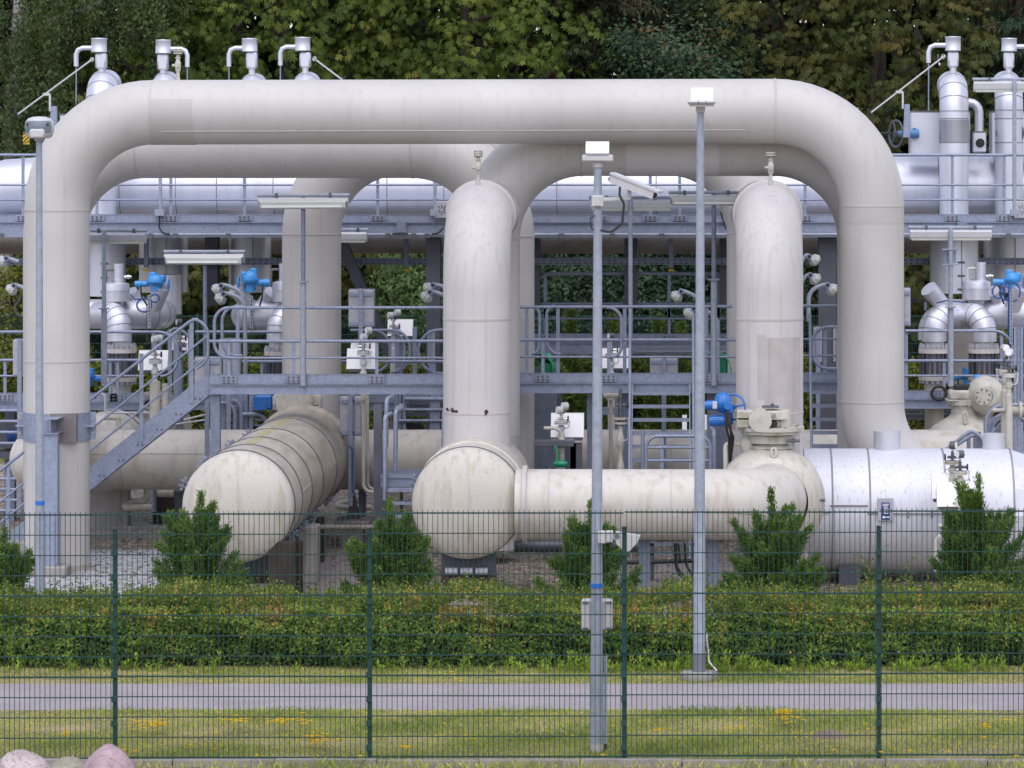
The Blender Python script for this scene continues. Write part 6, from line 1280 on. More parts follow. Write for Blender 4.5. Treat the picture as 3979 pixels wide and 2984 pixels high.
L_cyp = LEAF("young_cypress_needles", [(.04, .07, .02), (.08, .12, .035), (.13, .175, .055)], .2, gain=1.2)
L_hedge = LEAF("hedge_leaves", [(.013, .030, .008), (.031, .060, .012), (.056, .098, .018), (.105, .145, .026), (.14, .085, .03), (.25, .13, .03)], .2)
L_hedget = LEAF("hedge_top_shoots", [(.042, .07, .016), (.078, .115, .024), (.13, .165, .032), (.21, .195, .04)], .25, gain=1.6)
L_shrub = LEAF("yellow_green_shrub_leaves", [(.05, .075, .012), (.11, .14, .022), (.18, .20, .035), (.24, .24, .05)], .25, gain=.85)
L_grass = LEAF("meadow_grass_blades", [(.06, .085, .018), (.10, .13, .028), (.17, .19, .042), (.26, .23, .085), (.36, .28, .14)], .35, .7, gain=3.0)
L_weed = LEAF("bright_weed_leaves", [(.09, .14, .02), (.14, .20, .03), (.20, .26, .045)], .3)
L_petal = LEAF("yellow_petals", [(.72, .42, .0), (.85, .56, .0)], .15, gain=1)
L_dark = LEAF("deep_wood_leaves", [(.010, .012, .007), (.018, .024, .010), (.03, .04, .014)], .05, gain=.7)
def trunk(par, pts, r0, r1, mat, name="trunk"): 
    n = len(pts); return MB().tube(pts, [r0 + (r1 - r0) * k / (n - 1) for k in range(n)], 10).build(name, mat, par)
def shell(n, c, rad, r=rng, front=.35, lump=.22, lo=.62):
    """points in the outer part of a lumpy ellipsoid, mostly on the side facing the plant (-y)"""
    out = []; ph = r.uniform(0, 6.28, (6, 3)); fr = r.uniform(1.5, 3.5, (6, 3))
    while sum(map(len, out)) < n:
        dr = rnd_dirs(n, r); dr = dr[(dr[:, 1] < front)]
        f = 1 + lump * sum(np.sin(dr @ fr[k] * 2 + ph[k, 0]) for k in range(6)) / 2.2
        q = r.uniform(lo, 1.0, len(dr)) ** .7; out.append(np.concatenate([dr * (f * q)[:, None], dr], 1))
    a = np.concatenate(out)[:n]; return np.array(c) + a[:, :3] * np.array(rad), a[:, 3:]
def palmate(n_spray, c, rad, seed, per=12, leaf=.145, spread=.34, **kw):
    r = np.random.default_rng(seed); sp, out = shell(n_spray, c, rad, r, **kw)
    # layered pads: each spray is a drooping disc of leaves
    ax = unit(out * np.array([.55, .55, .2]) + np.array([0, -.22, .8]) + r.normal(size=out.shape) * .15)
    n = n_spray * per; P0 = np.repeat(sp, per, 0); A = np.repeat(ax, per, 0)
    t1 = unit(np.cross(A, np.array([0, 0, 1.0]) + r.normal(size=A.shape) * .02)); t2 = np.cross(A, t1)
    ang = r.uniform(0, 6.283, n); rr = spread * np.sqrt(r.uniform(0, 1, n)) * np.repeat(r.uniform(.7, 1.25, n_spray), per)
    o = t1 * (np.cos(ang) * rr * 1.35)[:, None] + t2 * (np.sin(ang) * rr * .8)[:, None] - A * (rr ** 2 * .55)[:, None]
    lc = P0 + o + r.normal(size=(n, 3)) * .03; ln = unit(A + unit(o) * .55 + r.normal(size=(n, 3)) * .28); ld = unit(unit(o) + np.array([0, -.1, -.5]) + r.normal(size=(n, 3)) * .3)
    ld = unit(ld - ln * (ld * ln).sum(1)[:, None]); lb = np.cross(ln, ld)
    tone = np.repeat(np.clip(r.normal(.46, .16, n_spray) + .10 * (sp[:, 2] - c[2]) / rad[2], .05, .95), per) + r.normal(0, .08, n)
    m = 5; th = np.array([-1.15, -.55, 0, .55, 1.15]); ls = np.array([.68, .9, 1, .9, .68])
    C = np.repeat(lc, m, 0); D = np.repeat(ld, m, 0); B = np.repeat(lb, m, 0); N = np.repeat(ln, m, 0); T = np.tile(th, n); Ls = np.tile(ls, n) * np.repeat(r.uniform(.75, 1.25, n), m) * leaf
    u = unit(D * np.cos(T)[:, None] + B * np.sin(T)[:, None] - N * .5); v = unit(np.cross(N, u)); V, Q = quads(C, u, v, Ls * 1.25, Ls * .30, .66)
    return V, Q, np.clip(np.repeat(tone, m) + r.normal(0, .02, n * m), 0, 1)
def simple(n, c, rad, seed, L, W, droop=.3, clump=8, cs=.25, mid=.45, **kw):
    """small single leaves gathered in clumps"""
    r = np.random.default_rng(seed); k = max(1, n // clump); sp, out = shell(k, c, rad, r, **kw); n = k * clump
    P0 = np.repeat(sp, clump, 0) + r.normal(size=(n, 3)) * cs; N = unit(np.repeat(out, clump, 0) * .8 + np.array([0, -.2, .5]) + r.normal(size=(n, 3)) * .5)
    u = unit(r.normal(size=(n, 3)) + np.array([0, 0, -droop * 2])); u = unit(u - N * (u * N).sum(1)[:, None]); v = np.cross(N, u)
    V, Q = quads(P0, u, v, L * r.uniform(.6, 1.3, n), W * r.uniform(.7, 1.2, n)); tone = np.repeat(r.normal(mid, .2, k), clump) + r.normal(0, .12, n)
    return V, Q, np.clip(tone, 0, 1)
def branches(par, base, c, rad, n, mat, seed, r0=.09):
    r = np.random.default_rng(seed); b = MB()
    for k in range(n):
        z = r.uniform(base[2] + .3 * (c[2] - base[2]), c[2] + rad[2] * .6); dr = rnd_dirs(1, r)[0]; e = np.array(c) + dr * np.array(rad) * .85; p0 = np.array([base[0], base[1], z - .4])
        m = (p0 + e) / 2 + np.array([0, 0, .25]); b.tube([Vector(p0), Vector(m), Vector(e)], [r0, r0 * .6, r0 * .2], 6)
    return b.build("limbs", mat, par)
def tree_thing(label, x, d, h, group="trees behind the plant", name="broadleaf_tree"): return thing(name, label, "tree", (x, d, 0), group)
TR = "trees behind the plant"
def chest(label, x, d, c_z, rx, rz, seed, mat, nsp=560):
    nsp = int(nsp * 1.45)
    t = tree_thing(label, x, d, c_z + rz, name="horse_chestnut_tree"); c = (x, d, c_z); rad = (rx, 2.6, rz)
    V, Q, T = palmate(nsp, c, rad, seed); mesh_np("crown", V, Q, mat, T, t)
    trunk(t, [(x, d + .4, 0), (x + .1, d + .4, c_z * .5), (x, d + .5, c_z + rz * .6)], .32, .1, m_bark); branches(t, (x, d + .4, 0), c, rad, 9, m_bark, seed)
    return t
XT = lambda u, d: (u - CX) * d / F
chest("green horse chestnut directly above the four silver stacks", XT(1090, 87), 87, 8.2, 3.3, 5.2, 11, L_chest, 640)
chest("broad horse chestnut with the lightest leaves, over the middle of the tallest arch", XT(1800, 86), 86, 7.6, 2.9, 4.6, 12, L_chest, 640)
chest("horse chestnut with rather yellow leaves next to the bluish bushy tree", XT(3010, 87), 87, 7.8, 2.5, 5.0, 13, L_brown, 520)
chest("tall horse chestnut with yellow brown leaves beside the slanting lever and spoked wheel", XT(3420, 85.5), 85.5, 7.4, 2.7, 5.4, 14, L_brown, 640)
chest("darker horse chestnut between the birch and the round grey camera", XT(520, 86), 86, 6.8, 2.8, 4.6, 15, L_chest, 520)
chest("browning low horse chestnut seen under the catwalk near the stairs", XT(820, 83.5), 83.5, 3.4, 2.4, 2.6, 16, L_brown, 420)
chest("browning low horse chestnut seen beneath the catwalk beyond the brace", XT(1480, 83.5), 83.5, 3.6, 2.0, 2.6, 17, L_brown, 320)
chest("rusty leaved low horse chestnut seen beyond the tallest arch's outer column", XT(3560, 83.2), 83.2, 3.0, 2.2, 2.8, 18, L_brown, 380)
chest("horse chestnut top filling the sky above the picture's upper middle", XT(1450, 90), 90, 10.5, 3.6, 4.2, 19, L_chest, 560)
# oak-like bluish tree
def oak(label, x, d, cz, rx, rz, seed, mat, n=30000, L=.13, W=.075, name="bushy_evergreen_tree", **kw):
    t = tree_thing(label, x, d, cz, name=name); c = (x, d, cz); rad = (rx, 2.0, rz); V, Q, T = simple(n, c, rad, seed, L, W, .2, 14, .16, **kw); mesh_np("crown", V, Q, mat, T, t)
    trunk(t, [(x, d + .3, 0), (x, d + .3, cz), (x, d + .3, cz + rz * .7)], .2, .06, m_bark); branches(t, (x, d + .3, 0), c, rad, 8, m_bark, seed, .06); return t
oak("bluish dark green bushy tree rising above the tall lamp pole's arch span", XT(2690, 86), 86, 7.0, 1.95, 2.5, 21, L_oak, 30000)
oak("dark laurel tree beyond the rear platform rails", XT(2350, 83.5), 83.5, 2.9, 2.6, 2.1, 22, L_oak, 26000, .14, .06, mid=.28)
oak("dark laurel tree behind the tall lamp pole under the cable tray", XT(2880, 83.8), 83.8, 2.8, 2.2, 2.2, 23, L_oak, 22000, .14, .06, mid=.25)
oak("fresh green shrub tree seen between the diagonal brace and the chipped riser", XT(1640, 81.5), 81.5, 2.3, 1.1, 1.9, 24, LEAF("fresh_green_leaves", [(.025, .05, .02), (.05, .09, .03), (.085, .135, .045), (.12, .18, .07)], .2, gain=1.1), 14000, .15, .06, "shrub_tree")
oak("yellow green shrub outside the tallest arch, under the low catwalk rail", XT(60, 81.0), 81.0, 2.0, 1.3, 1.7, 25, L_shrub, 12000, .12, .07, "shrub_tree")
# birch
t = tree_thing("drooping silver birch with small greyish leaves at the picture's upper corner", XT(60, 84), 84, 9, name="birch_tree"); x, d = XT(20, 84), 84
r = np.random.default_rng(31); VV = []; QQ = []; TT = []; off = 0
for u0, u1, z0, z1, n in ((-300, 130, 4.2, 10.5, 60), (60, 260, 5.6, 10.5, 34), (430, 660, 8.0, 10.8, 24), (200, 450, 8.8, 10.8, 16)):
    for k in range(n):
        px_, py_, pz_ = XT(r.uniform(u0, u1), 83), 83 + r.uniform(-.8, 1.6), r.uniform(z0 + 1.0, z1); ln = r.uniform(.7, 2.2); m = int(130 * ln); s = r.uniform(0, 1, m)
        p = np.stack([px_ + .25 * np.sin(s * 2 + k) + r.normal(0, .10, m), py_ + r.normal(0, .10, m), pz_ - s * ln + r.normal(0, .04, m)], 1)
        uu = unit(r.normal(size=(m, 3)) + np.array([0, 0, -1.6])); nn = unit(r.normal(size=(m, 3)) + np.array([0, -.8, .3])); nn = unit(nn - uu * (uu * nn).sum(1)[:, None])
        V, Q = quads(p, uu, np.cross(nn, uu), r.uniform(.06, .11, m), r.uniform(.045, .08, m), .45); VV.append(V); QQ.append(Q + off); off += len(V); TT.append(np.clip(r.normal(.42, .12) + r.normal(0, .18, m), 0, 1))
mesh_np("crown", np.concatenate(VV), np.concatenate(QQ), L_birch, np.concatenate(TT), t)
trunk(t, [(x, 84.5, 0), (x - .1, 84.5, 4), (x + .1, 84.5, 7), (x + .3, 84.5, 11)], .22, .12, m_birch)
MB().tube([P(1, 320, 225, 83.8), P(1, 470, 165, 83.8), P(1, 640, 110, 83.8), P(1, 900, 20, 83.8)], [.045, .06, .07, .09], 8).tube([P(1, 220, 190, 83.8), P(1, 330, 90, 83.8), P(1, 430, 0, 83.8)], [.03, .04, .045], 8).build("limbs", m_birch, t)
# spruces: drooping dark sprays on level limbs
def spruce(label, x, d, h, w_, seed, n=230, mat=None):
    t = tree_thing(label, x, d, h, name="dark_spruce_tree"); r = np.random.default_rng(seed); VV = []; QQ = []; TT = []; off = 0; b = MB()
    for k in range(n):
        z = r.uniform(.6, h); ln = w_ * (1.05 - .5 * z / h) * r.uniform(.6, 1.1); a = r.uniform(math.pi * 1.0, math.pi * 2.0) if r.uniform() < .85 else r.uniform(0, math.pi)
        e = np.array([math.cos(a) * ln, math.sin(a) * ln * .8, -ln * r.uniform(.1, .35)]); p0 = np.array([x, d, z]); 
        if k % 2 == 0: b.tube([Vector(p0), Vector(p0 + e * .5 + np.array([0, 0, .06])), Vector(p0 + e)], [.035, .025, .008], 5)
        m = int(95 * ln); s = r.uniform(.15, 1, m); p = p0 + e * s[:, None] + r.normal(size=(m, 3)) * np.array([.09, .09, .03]); 
        uu = unit(r.normal(size=(m, 3)) * .5 + np.array([e[0] * .3, e[1] * .3, -.9])); nn = unit(r.normal(size=(m, 3)) + np.array([0, -1, .2])); nn = unit(nn - uu * (uu * nn).sum(1)[:, None])
        V, Q = quads(p, uu, np.cross(nn, uu), r.uniform(.12, .3, m), r.uniform(.02, .05, m), .4); VV.append(V); QQ.append(Q + off); off += len(V); TT.append(np.clip(r.normal(.4, .2) + r.normal(0, .18, m), 0, 1))
    mesh_np("crown", np.concatenate(VV), np.concatenate(QQ), mat or L_spr, np.concatenate(TT), t); b.build("limbs", m_bark, t); trunk(t, [(x, d, 0), (x, d, h * .5), (x, d, h)], .25, .06, m_bark); return t
spruce("shadowy brown spruce between the lightest chestnut and bluish tree", XT(2310, 87), 87, 13, 2.9, 41, 300)
spruce("shadowy spruce behind the bluish bushy tree", XT(2760, 89.5), 89.5, 14, 2.8, 42, 260)
spruce("dark blue green spruce behind the spoked handwheel box", XT(3960, 86.5), 86.5, 13, 2.6, 43, 300, L_oak)
spruce("shadowy spruce behind the birch", XT(300, 90), 90, 14, 3.0, 44, 260)
# deep wood behind, one mass
V, Q, T = [], [], []; off = 0
r = np.random.default_rng(51); n = 60000
p = np.stack([r.uniform(-27, 18, n), 93 + r.uniform(0, 6, n), r.uniform(0, 15, n)], 1); uu = unit(r.normal(size=(n, 3)) + np.array([0, 0, -.6])); nn = unit(r.normal(size=(n, 3)) + np.array([0, -1.2, .2])); nn = unit(nn - uu * (uu * nn).sum(1)[:, None])
V, Q = quads(p, uu, np.cross(nn, uu), r.uniform(.3, .75, n), r.uniform(.2, .5, n)); tag(mesh_np("woodland", V, Q, L_dark, r.uniform(0, 1, n)), "dark deep woodland mass closing the view behind the trees", "woodland", kind="stuff")
# rear hedge and young cypresses
def leaf_box(n, x0, x1, y0, y1, z0, z1, seed, L, W, top=.3, bump=.12, front=True):
    """leaves on the front and top of a box, bumpy"""
    r = np.random.default_rng(seed); nt = int(n * top); nf = n - nt; X0 = r.uniform(x0, x1, n)
    f = lambda x, q: np.sin(x * 2.1 + q) * .5 + np.sin(x * 5.3 + 1.7 * q) * .3 + np.sin(x * 11.7 + q) * .2
    zf = z0 + (z1 - z0) * r.uniform(0, 1, nf) ** .72; yf = y0 + bump * (f(X0[:nf], 0) * .6 + f(X0[:nf] * .7 + zf * 3, 2) * .7 + .35 * np.sin(X0[:nf] * 19 + zf * 23) * np.sin(X0[:nf] * 13 - zf * 29)) + np.abs(r.normal(0, .09, nf)) - .03
    yt = r.uniform(y0, y1, nt); zt = z1 + bump * f(X0[nf:], 1) + r.normal(0, .05, nt)
    p = np.stack([X0, np.concatenate([yf, yt]), np.concatenate([zf, zt])], 1); base = np.concatenate([np.tile([0, -1, .3], (nf, 1)), np.tile([0, -.35, 1.0], (nt, 1))])
    N = unit(base + r.normal(size=(n, 3)) * .55); u = unit(r.normal(size=(n, 3)) + np.array([0, -.2, .25])); u = unit(u - N * (u * N).sum(1)[:, None]); V, Q = quads(p, u, np.cross(N, u), L * r.uniform(.6, 1.4, n), W * r.uniform(.6, 1.3, n), .5)
    cl = np.sin(p[:, 0] * 3.1 + p[:, 2] * 5) * .5 + np.sin(p[:, 0] * 9.3 - p[:, 2] * 11 + 2) * .5
    return V, Q, p, cl, r
t = thing("rear_hedge", "yellow green clipped hedge along the meadow behind the plant", "hedge", (-3, 77.6, 0))
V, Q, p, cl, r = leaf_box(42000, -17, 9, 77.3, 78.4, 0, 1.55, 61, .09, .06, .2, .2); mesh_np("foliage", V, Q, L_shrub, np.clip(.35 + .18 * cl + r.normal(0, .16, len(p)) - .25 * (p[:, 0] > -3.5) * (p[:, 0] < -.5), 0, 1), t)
MB().box(-17, 9, 77.5, 78.3, 0, 1.4).build("dark_core", M("hedge_core", (.02, .02, .012), .95), t)  # near-black filler box standing in for the shade inside the foliage
def conifer(t, x, d, h, w_, seed, mat, n=7000, spires=6, L=.085, W=.03):
    """upright bushy conifer of several spires of short needle sprays"""
    r = np.random.default_rng(seed); VV = []; QQ = []; TT = []; off = 0
    sp = [(0, 0, h, w_ * .24)] + [(q[0], q[1], h * (.42 + .48 * (1 - 2 * abs(q[0]) / w_)) * r.uniform(.75, 1.1), w_ * r.uniform(.13, .2)) for q in [(r.uniform(-.48, .48) * w_, r.uniform(-.3, .3) * w_) for _ in range(spires)]]
    for cx_, cy_, hh, rr in sp:
        m = int(n * hh * rr / sum(q[2] * q[3] for q in sp)); s = r.uniform(0, 1, m) ** .8; a = r.uniform(0, 6.283, m)
        prof = rr * np.minimum(1, (1 - s) * 1.25 + .03) * (.72 + .28 * np.sin(s * 17 + a * 3 + cx_ * 40)) * r.uniform(.45, 1.22, m)
        p = np.stack([x + cx_ * (1 - .3 * s) + np.cos(a) * prof, d + cy_ + np.sin(a) * prof, .03 + s * hh], 1)
        # tufts
        out = np.stack([np.cos(a), np.sin(a), np.full(m, .9)], 1); k = 3; P0 = np.repeat(p, k, 0) + r.normal(size=(m * k, 3)) * .022
        uu = unit(np.repeat(out, k, 0) + r.normal(size=(m * k, 3)) * .6); nn = unit(np.repeat(out * np.array([1, 1, -.6]), k, 0) + r.normal(size=(m * k, 3)) * .6); nn = unit(nn - uu * (uu * nn).sum(1)[:, None])
        V, Q = quads(P0, uu, np.cross(nn, uu), L * r.uniform(.6, 1.4, m * k), W * r.uniform(.6, 1.3, m * k), .5); VV.append(V); QQ.append(Q + off); off += len(V)
        cl = np.sin(a * 4 + s * 15) * .5; TT.append(np.clip(np.repeat(.42 + .16 * cl, k) + r.normal(0, .16, m * k), 0, 1))
    mesh_np("crown", np.concatenate(VV), np.concatenate(QQ), mat, np.concatenate(TT), t); trunk(t, [(x, d, 0), (x, d, h * .5), (x, d, h * .9)], .05, .01, m_bark)
for k, (lab, u, v, wq) in enumerate((("young light green cypress seen through rails right of the camera mast's shadow side", 480, 1035, .9), ("young light green cypress just past the camera mast, seen through rails", 850, 1085, .8), ("young light green cypress below the upper floodlight by the lamp pole", 1235, 1095, .8), ("small ragged cypress beneath the lower floodlight", 1430, 1150, .9))):
    d = 76.6; x = X(7, u, d); t = thing("young_cypress", lab, "young conifer", (x, d, 0), "young cypresses by the rear fence"); conifer(t, x, d, Z(7, v, d), wq, 70 + k, L_cyp, 2600, 4, .13, .05)
def juniper(t, x, d, h, w_, seed, mat):
    """bush of upswept plumes round a leader, each plume clothed in short needle sprays"""
    r = np.random.default_rng(seed); VV = []; QQ = []; TT = []; off = 0; b = MB()
    pl = [((0, 0, .15 * h), (r.uniform(-.05, .05), 0, h * .87), .12)] + ([((.1, 0, .3 * h), (r.choice([-.2, .22]), 0, h * .80), .10)] if seed in (84, 85, 86) else [])
    for k in range(84):
        z0 = h * .68 * r.uniform(0, 1) ** 1.25; env = w_ * .5 * max(.12, 1 - z0 / h) ** .8 * r.uniform(.4, 1.0); a = r.uniform(0, 6.283)
        pl.append(((math.cos(a) * env * .2, math.sin(a) * env * .2, z0), (math.cos(a) * env, math.sin(a) * env * .8, min(h * .97, z0 + h * r.uniform(.10, .24))), r.uniform(.085, .135)))
    for p0, p1, rr in pl:
        p0, p1 = np.array(p0), np.array(p1); ln = np.linalg.norm(p1 - p0); m = int(330 * ln + 120 * rr / .1); s = r.uniform(0, 1, m) ** .75; ax = (p1 - p0) / ln
        bend = np.array([0, 0, 1.0]) * (s ** 2 * ln * .18)[:, None]; rad = rr * (np.sin(np.minimum(1, s * 1.15 + .12) * math.pi) ** .6 + .08) * r.uniform(.2, 1.15, m); q = rnd_dirs(m, r)
        p = np.array([x, d, .02]) + p0 + (p1 - p0) * s[:, None] + bend + q * rad[:, None]; k = 3; P0 = np.repeat(p, k, 0) + r.normal(size=(m * k, 3)) * .02
        uu = unit(np.repeat(q * .7 + ax * .7 + np.array([0, 0, .45]), k, 0) + r.normal(size=(m * k, 3)) * .4); nn = unit(np.repeat(q, k, 0) + r.normal(size=(m * k, 3)) * .6); nn = unit(nn - uu * (uu * nn).sum(1)[:, None])
        V, Q = quads(P0, uu, np.cross(nn, uu), r.uniform(.03, .065, m * k), r.uniform(.010, .019, m * k), .5); VV.append(V); QQ.append(Q + off); off += len(V)
        TT.append(np.clip(np.repeat(.28 + .34 * s, k) + r.normal(0, .13) * .6 + r.normal(0, .12, m * k), 0, 1)); b.tube([Vector((x, d, .02)) + Vector(p0), Vector((x, d, .02)) + Vector(p1 * .9 + p0 * .1)], [.012, .004], 5)
    mesh_np("crown", np.concatenate(VV), np.concatenate(QQ), mat, np.concatenate(TT), t); b.build("limbs", m_bark, t); trunk(t, [(x, d, 0), (x, d, h * .5), (x, d, h * .9)], .04, .008, m_bark)
# junipers behind the front hedge
for k, (lab, u, v, wq, d, seed) in enumerate((("bushy dark juniper cut off by the picture's border, beside the taped pole", 20, 2060, 1.5, 44.2, 81), ("bushy juniper covering the lower part of the banded drum", 765, 1925, 2.0, 44.6, 82), ("bushy juniper beside the step platform and the round drum end", 1520, 1945, 1.85, 44.6, 83), ("bushy double topped juniper behind the camera mast", 2290, 1960, 2.0, 44.4, 84), ("bushy juniper with twin tips in front of the ball valve", 3010, 1905, 2.0, 44.4, 85), ("tall ragged juniper in front of the clad vessel's white boxes", 3800, 1855, 2.05, 44.4, 86))):
    x = XT(u, d); t = thing("juniper", lab, "conifer shrub", (x, d, 0), "junipers behind the front hedge"); juniper(t, x, d, Z(0, v, d), wq * .90, seed, L_jun)
# ================================================================ front hedge
t = thing("front_hedge", "long low dense hedge with reddish and yellow leaves between path and plant", "hedge", (-2, 42.2, 0))
x0, x1 = -9.4, 5.4; yh = 41.95
V, Q, p, cl, r = leaf_box(72000, x0, x1, yh, yh + 1.05, 0, .71, 91, .044, .027, .36, .17)
red = np.sin(p[:, 0] * 1.3 + 1) * np.sin(p[:, 0] * 3.7 + p[:, 2] * 2); tn = np.clip(.20 + .42 * (p[:, 2] / .75) ** 1.6, 0, .6) + .17 * cl + .10 * red + r.normal(0, .13, len(p)); tn[r.uniform(0, 1, len(p)) < .004] = .95; tn += .10 * np.sin(p[:, 0] * 23) * np.sin(p[:, 0] * 7.3 + 1)  # leaf tone darkens toward the foot: base shadow put into the colour
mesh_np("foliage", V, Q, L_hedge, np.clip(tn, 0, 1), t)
r = np.random.default_rng(92); k = 4600; bx_ = r.uniform(x0, x1, k); by_ = r.uniform(yh - .05, yh + 1.12, k); ht = r.uniform(.03, .20, k) * (1 + .8 * (r.uniform(0, 1, k) < .06)); m = 12
s = np.tile(np.linspace(.1, 1, m), k); bz = .69 + .10 * (np.sin(bx_ * 2.1 + 1) * .5 + np.sin(bx_ * 5.3 + 1.7) * .3)
c = np.stack([np.repeat(bx_, m) + r.normal(0, .012, k * m), np.repeat(by_, m) + r.normal(0, .012, k * m), np.repeat(bz, m) + s * np.repeat(ht, m)], 1); uu = unit(r.normal(size=(k * m, 3)) * .7 + np.array([0, 0, .7])); nn = unit(r.normal(size=(k * m, 3)) + np.array([0, -.5, .6])); nn = unit(nn - uu * (uu * nn).sum(1)[:, None])
V, Q = quads(c, uu, np.cross(nn, uu), r.uniform(.025, .05, k * m), r.uniform(.015, .028, k * m), .5); mesh_np("shoots", V, Q, L_hedget, np.clip(np.repeat(r.normal(.4, .2, k), m) + r.normal(0, .12, k * m), 0, 1), t)
MB().box(x0, x1, yh + .24, yh + .95, 0, .47).build("dark_core", M("dark_hedge_core", (.022, .018, .010), .95, var=.4, vs=20), t)  # box filling the hedge; dark gaps between leaves put into its near-black colour
# ================================================================ grass, weeds, flowers
def blades(name, n, x0, x1, y0, y1, h0, h1, wd, mat, seed, label, cat, dense=None, tone=(.4, .2), edge=None):
    r = np.random.default_rng(seed); x = r.uniform(x0, x1, n); y = r.uniform(y0, y1, n); pat = np.sin(x * 1.1 + y * 2.3) * .4 + np.sin(x * 2.9 - y * 3.1 + 1) * .35 + np.sin(x * .45 + 2) * .35
    h = r.uniform(h0, h1, n) * np.clip(.95 + .75 * pat, .15, 2)
    if edge: h = h * (1 + .9 * np.exp(-np.abs(y - edge) / .15)) 
    lean = r.normal(size=(n, 2)) * .35; a = r.uniform(0, 3.14, n); ww = wd * r.uniform(.6, 1.3, n)
    b0 = np.stack([x - np.cos(a) * ww / 2, y - np.sin(a) * ww / 2, np.zeros(n)], 1); b1 = np.stack([x + np.cos(a) * ww / 2, y + np.sin(a) * ww / 2, np.zeros(n)], 1)
    m0 = np.stack([x + lean[:, 0] * h * .45 + np.cos(a) * ww * .35, y + lean[:, 1] * h * .45 + np.sin(a) * ww * .35, h * .6], 1); tp = np.stack([x + lean[:, 0] * h, y + lean[:, 1] * h, h * r.uniform(.85, 1, n)], 1)
    V = np.stack([b0, b1, m0, tp], 1).reshape(-1, 3); tn = np.clip(tone[0] - .30 * pat + r.normal(0, tone[1], n), 0, 1)
    return tag(mesh_np(name, V, np.arange(n * 4).reshape(n, 4), mat, tn), label, cat, kind="stuff")
blades("meadow_grass", 75000, -8.8, 4.6, 35.5, 38.74, .008, .034, .010, L_grass, 101, "patchy dry and green grass between the fence and the path", "grass", tone=(.42, .17), edge=38.68)
blades("verge_grass", 26000, -8.8, 4.9, 40.66, 42.0, .008, .034, .010, L_grass, 102, "strip of grass between path and hedge", "grass", tone=(.42, .17))
blades("kerb_grass", 7000, -7.8, 4.2, 34.3, 35.34, .02, .07, .010, L_grass, 103, "thin grass on bare soil in front of the kerb", "grass", tone=(.45, .2))
blades("rear_meadow_grass", 30000, -17, 9, 70.3, 77.4, .06, .18, .03, L_grass, 104, "rough meadow grass behind the plant", "grass", tone=(.30, .15))
r = np.random.default_rng(105); VV = []; QQ = []; TT = []; off = 0     # weeds at the hedge foot
for k in range(240):
    x = r.choice([r.uniform(-8.6, 4.8), r.normal(-1.2, .8), r.normal(2.9, .9), r.normal(.6, .6)]); y = 41.72 + r.uniform(-.2, .1); h = r.uniform(.04, .09) + .17 * r.uniform(0, 1) ** 3; m = int(14 + h * 110); s = r.uniform(0, 1, m); a = r.uniform(0, 6.283, m)
    p = np.stack([x + r.normal(0, .008, m), y + r.normal(0, .008, m), s * h], 1); uu = unit(np.stack([np.cos(a), np.sin(a), r.uniform(.4, 1.4, m)], 1)); nn = unit(np.stack([-np.cos(a) * .6, -np.sin(a) * .6, np.ones(m)], 1) + r.normal(size=(m, 3)) * .3); nn = unit(nn - uu * (uu * nn).sum(1)[:, None])
    V, Q = quads(p, uu, np.cross(nn, uu), r.uniform(.05, .09, m), r.uniform(.010, .018, m), .4); VV.append(V); QQ.append(Q + off); off += len(V); TT.append(np.clip(r.normal(.5, .2) + r.normal(0, .15, m), 0, 1))
tag(mesh_np("hedge_foot_weeds", np.concatenate(VV), np.concatenate(QQ), L_weed, np.concatenate(TT)), "bright green weeds standing along the hedge foot", "weeds", kind="stuff")
VV = []; QQ = []; off = 0; r = np.random.default_rng(106)              # yellow flowers
cl = [(13, 1320, 1280, 260, 45, 46), (13, 1980, 1240, 170, 40, 16), (13, 2090, 1255, 110, 25, 8), (14, 180, 1255, 200, 30, 24), (14, 400, 1250, 60, 50, 12), (14, 500, 1410, 260, 50, 40), (14, 1270, 1482, 90, 16, 7), (16, 150, 1210, 180, 50, 44), (15, 1880, 1318, 220, 20, 9), (14, 1700, 890, 120, 40, 6), (13, 570, 1370, 60, 50, 6), (15, 1250, 1335, 160, 16, 7), (16, 1850, 1300, 160, 40, 8), (16, 2070, 1250, 90, 16, 5), (13, 1150, 1250, 100, 50, 5)]
pts = []
for tl, u, v, su, sv, n in cl:
    for _ in range(n): pts.append((sx(tl, u + r.normal(0, su * .32)), sy(tl, v + r.normal(0, sv * .5))))
pts += [(r.uniform(0, 3979), r.uniform(2765, 2945)) for _ in range(70)]
for px_, py_ in pts:
    hz = r.uniform(.08, .16); d = (H - hz) * F / (py_ - CY); x = (px_ - CX) * d / F
    for q in range(7):
        a = q * .9; c = np.array([[x, d, hz]]); uu = unit(np.array([[math.cos(a), math.sin(a), .35]])); V, Q = quads(c, uu, np.array([[-math.sin(a), math.cos(a), 0]]), np.array([.030]), np.array([.026])); VV.append(V); QQ.append(Q + off); off += 4
o = mesh_np("yellow_wildflowers", np.concatenate(VV), np.concatenate(QQ), L_petal, r.uniform(0, 1, off // 4)); tag(o, "scattered yellow wildflowers in the grass by the fence", "wildflowers", kind="stuff")
VV = []; QQ = []; off = 0; TT = []                                     # tall sparse weeds in the gravel
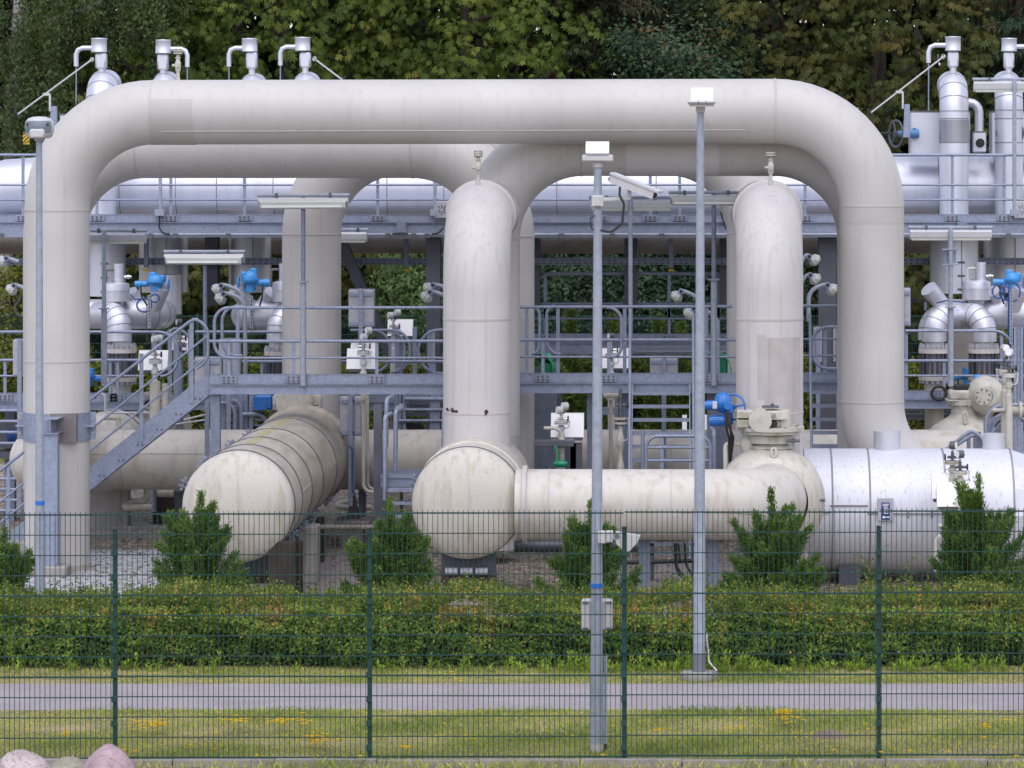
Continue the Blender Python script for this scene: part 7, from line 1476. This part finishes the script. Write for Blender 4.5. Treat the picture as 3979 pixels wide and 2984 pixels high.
for k in range(60):
    x = XT(r.uniform(0, 620), 45) if k < 34 else XT(r.uniform(3300, 3979), 45); y = 44.2 + r.uniform(0, .8); h = r.uniform(.3, .75) if k < 34 else r.uniform(.5, 1.05); m = int(90 * h); s = r.uniform(.1, 1, m)
    p = np.stack([x + .05 * np.sin(s * 3 + k) + r.normal(0, .04, m), y + r.normal(0, .04, m), s * h], 1); uu = unit(r.normal(size=(m, 3)) + np.array([0, 0, .6])); nn = unit(r.normal(size=(m, 3)) + np.array([0, -.6, .5])); nn = unit(nn - uu * (uu * nn).sum(1)[:, None])
    V, Q = quads(p, uu, np.cross(nn, uu), r.uniform(.03, .07, m), r.uniform(.015, .03, m)); VV.append(V); QQ.append(Q + off); off += len(V); TT.append(np.clip(r.normal(.5, .2, m), 0, 1))
tag(mesh_np("gravel_weeds", np.concatenate(VV), np.concatenate(QQ), L_hedget, np.concatenate(TT)), "spindly weeds growing from the gravel behind the hedge", "weeds", kind="stuff")
r = np.random.default_rng(107); VV = []; QQ = []; off = 0; TT = []     # loose stones
n = 5200; x = r.uniform(-8.8, 3.5, n); y = r.uniform(45, 58, n); sz = r.uniform(.012, .028, n)
L_stone = LEAF("loose_stone_colours", [(.08, .065, .05), (.16, .13, .10), (.24, .20, .165), (.36, .32, .29)], 0, .85, gain=1)
ck = np.array([[-1, -1, 0], [1, -1, 0], [1, 1, 0], [-1, 1, 0], [-.6, -.6, 1], [.6, -.6, 1], [.6, .6, 1], [-.6, .6, 1]], float); fk = np.array([[4, 5, 6, 7], [0, 1, 5, 4], [1, 2, 6, 5], [2, 3, 7, 6], [3, 0, 4, 7]])
a = r.uniform(0, 3.14, n); cs, sn = np.cos(a)[:, None], np.sin(a)[:, None]; K = ck[None] * (sz[:, None, None] * np.array([1, .75, .8])) * r.uniform(.8, 1.2, (n, 8, 1)); V = np.stack([x[:, None] + K[:, :, 0] * cs - K[:, :, 1] * sn, y[:, None] + K[:, :, 0] * sn + K[:, :, 1] * cs, K[:, :, 2]], 2).reshape(-1, 3)
Q = (np.arange(n)[:, None, None] * 8 + fk[None]).reshape(-1, 4); tag(mesh_np("loose_gravel", V, Q, L_stone, np.repeat(r.uniform(0, 1, n), 5)), "loose pale stones on the gravel beds", "gravel", kind="stuff")
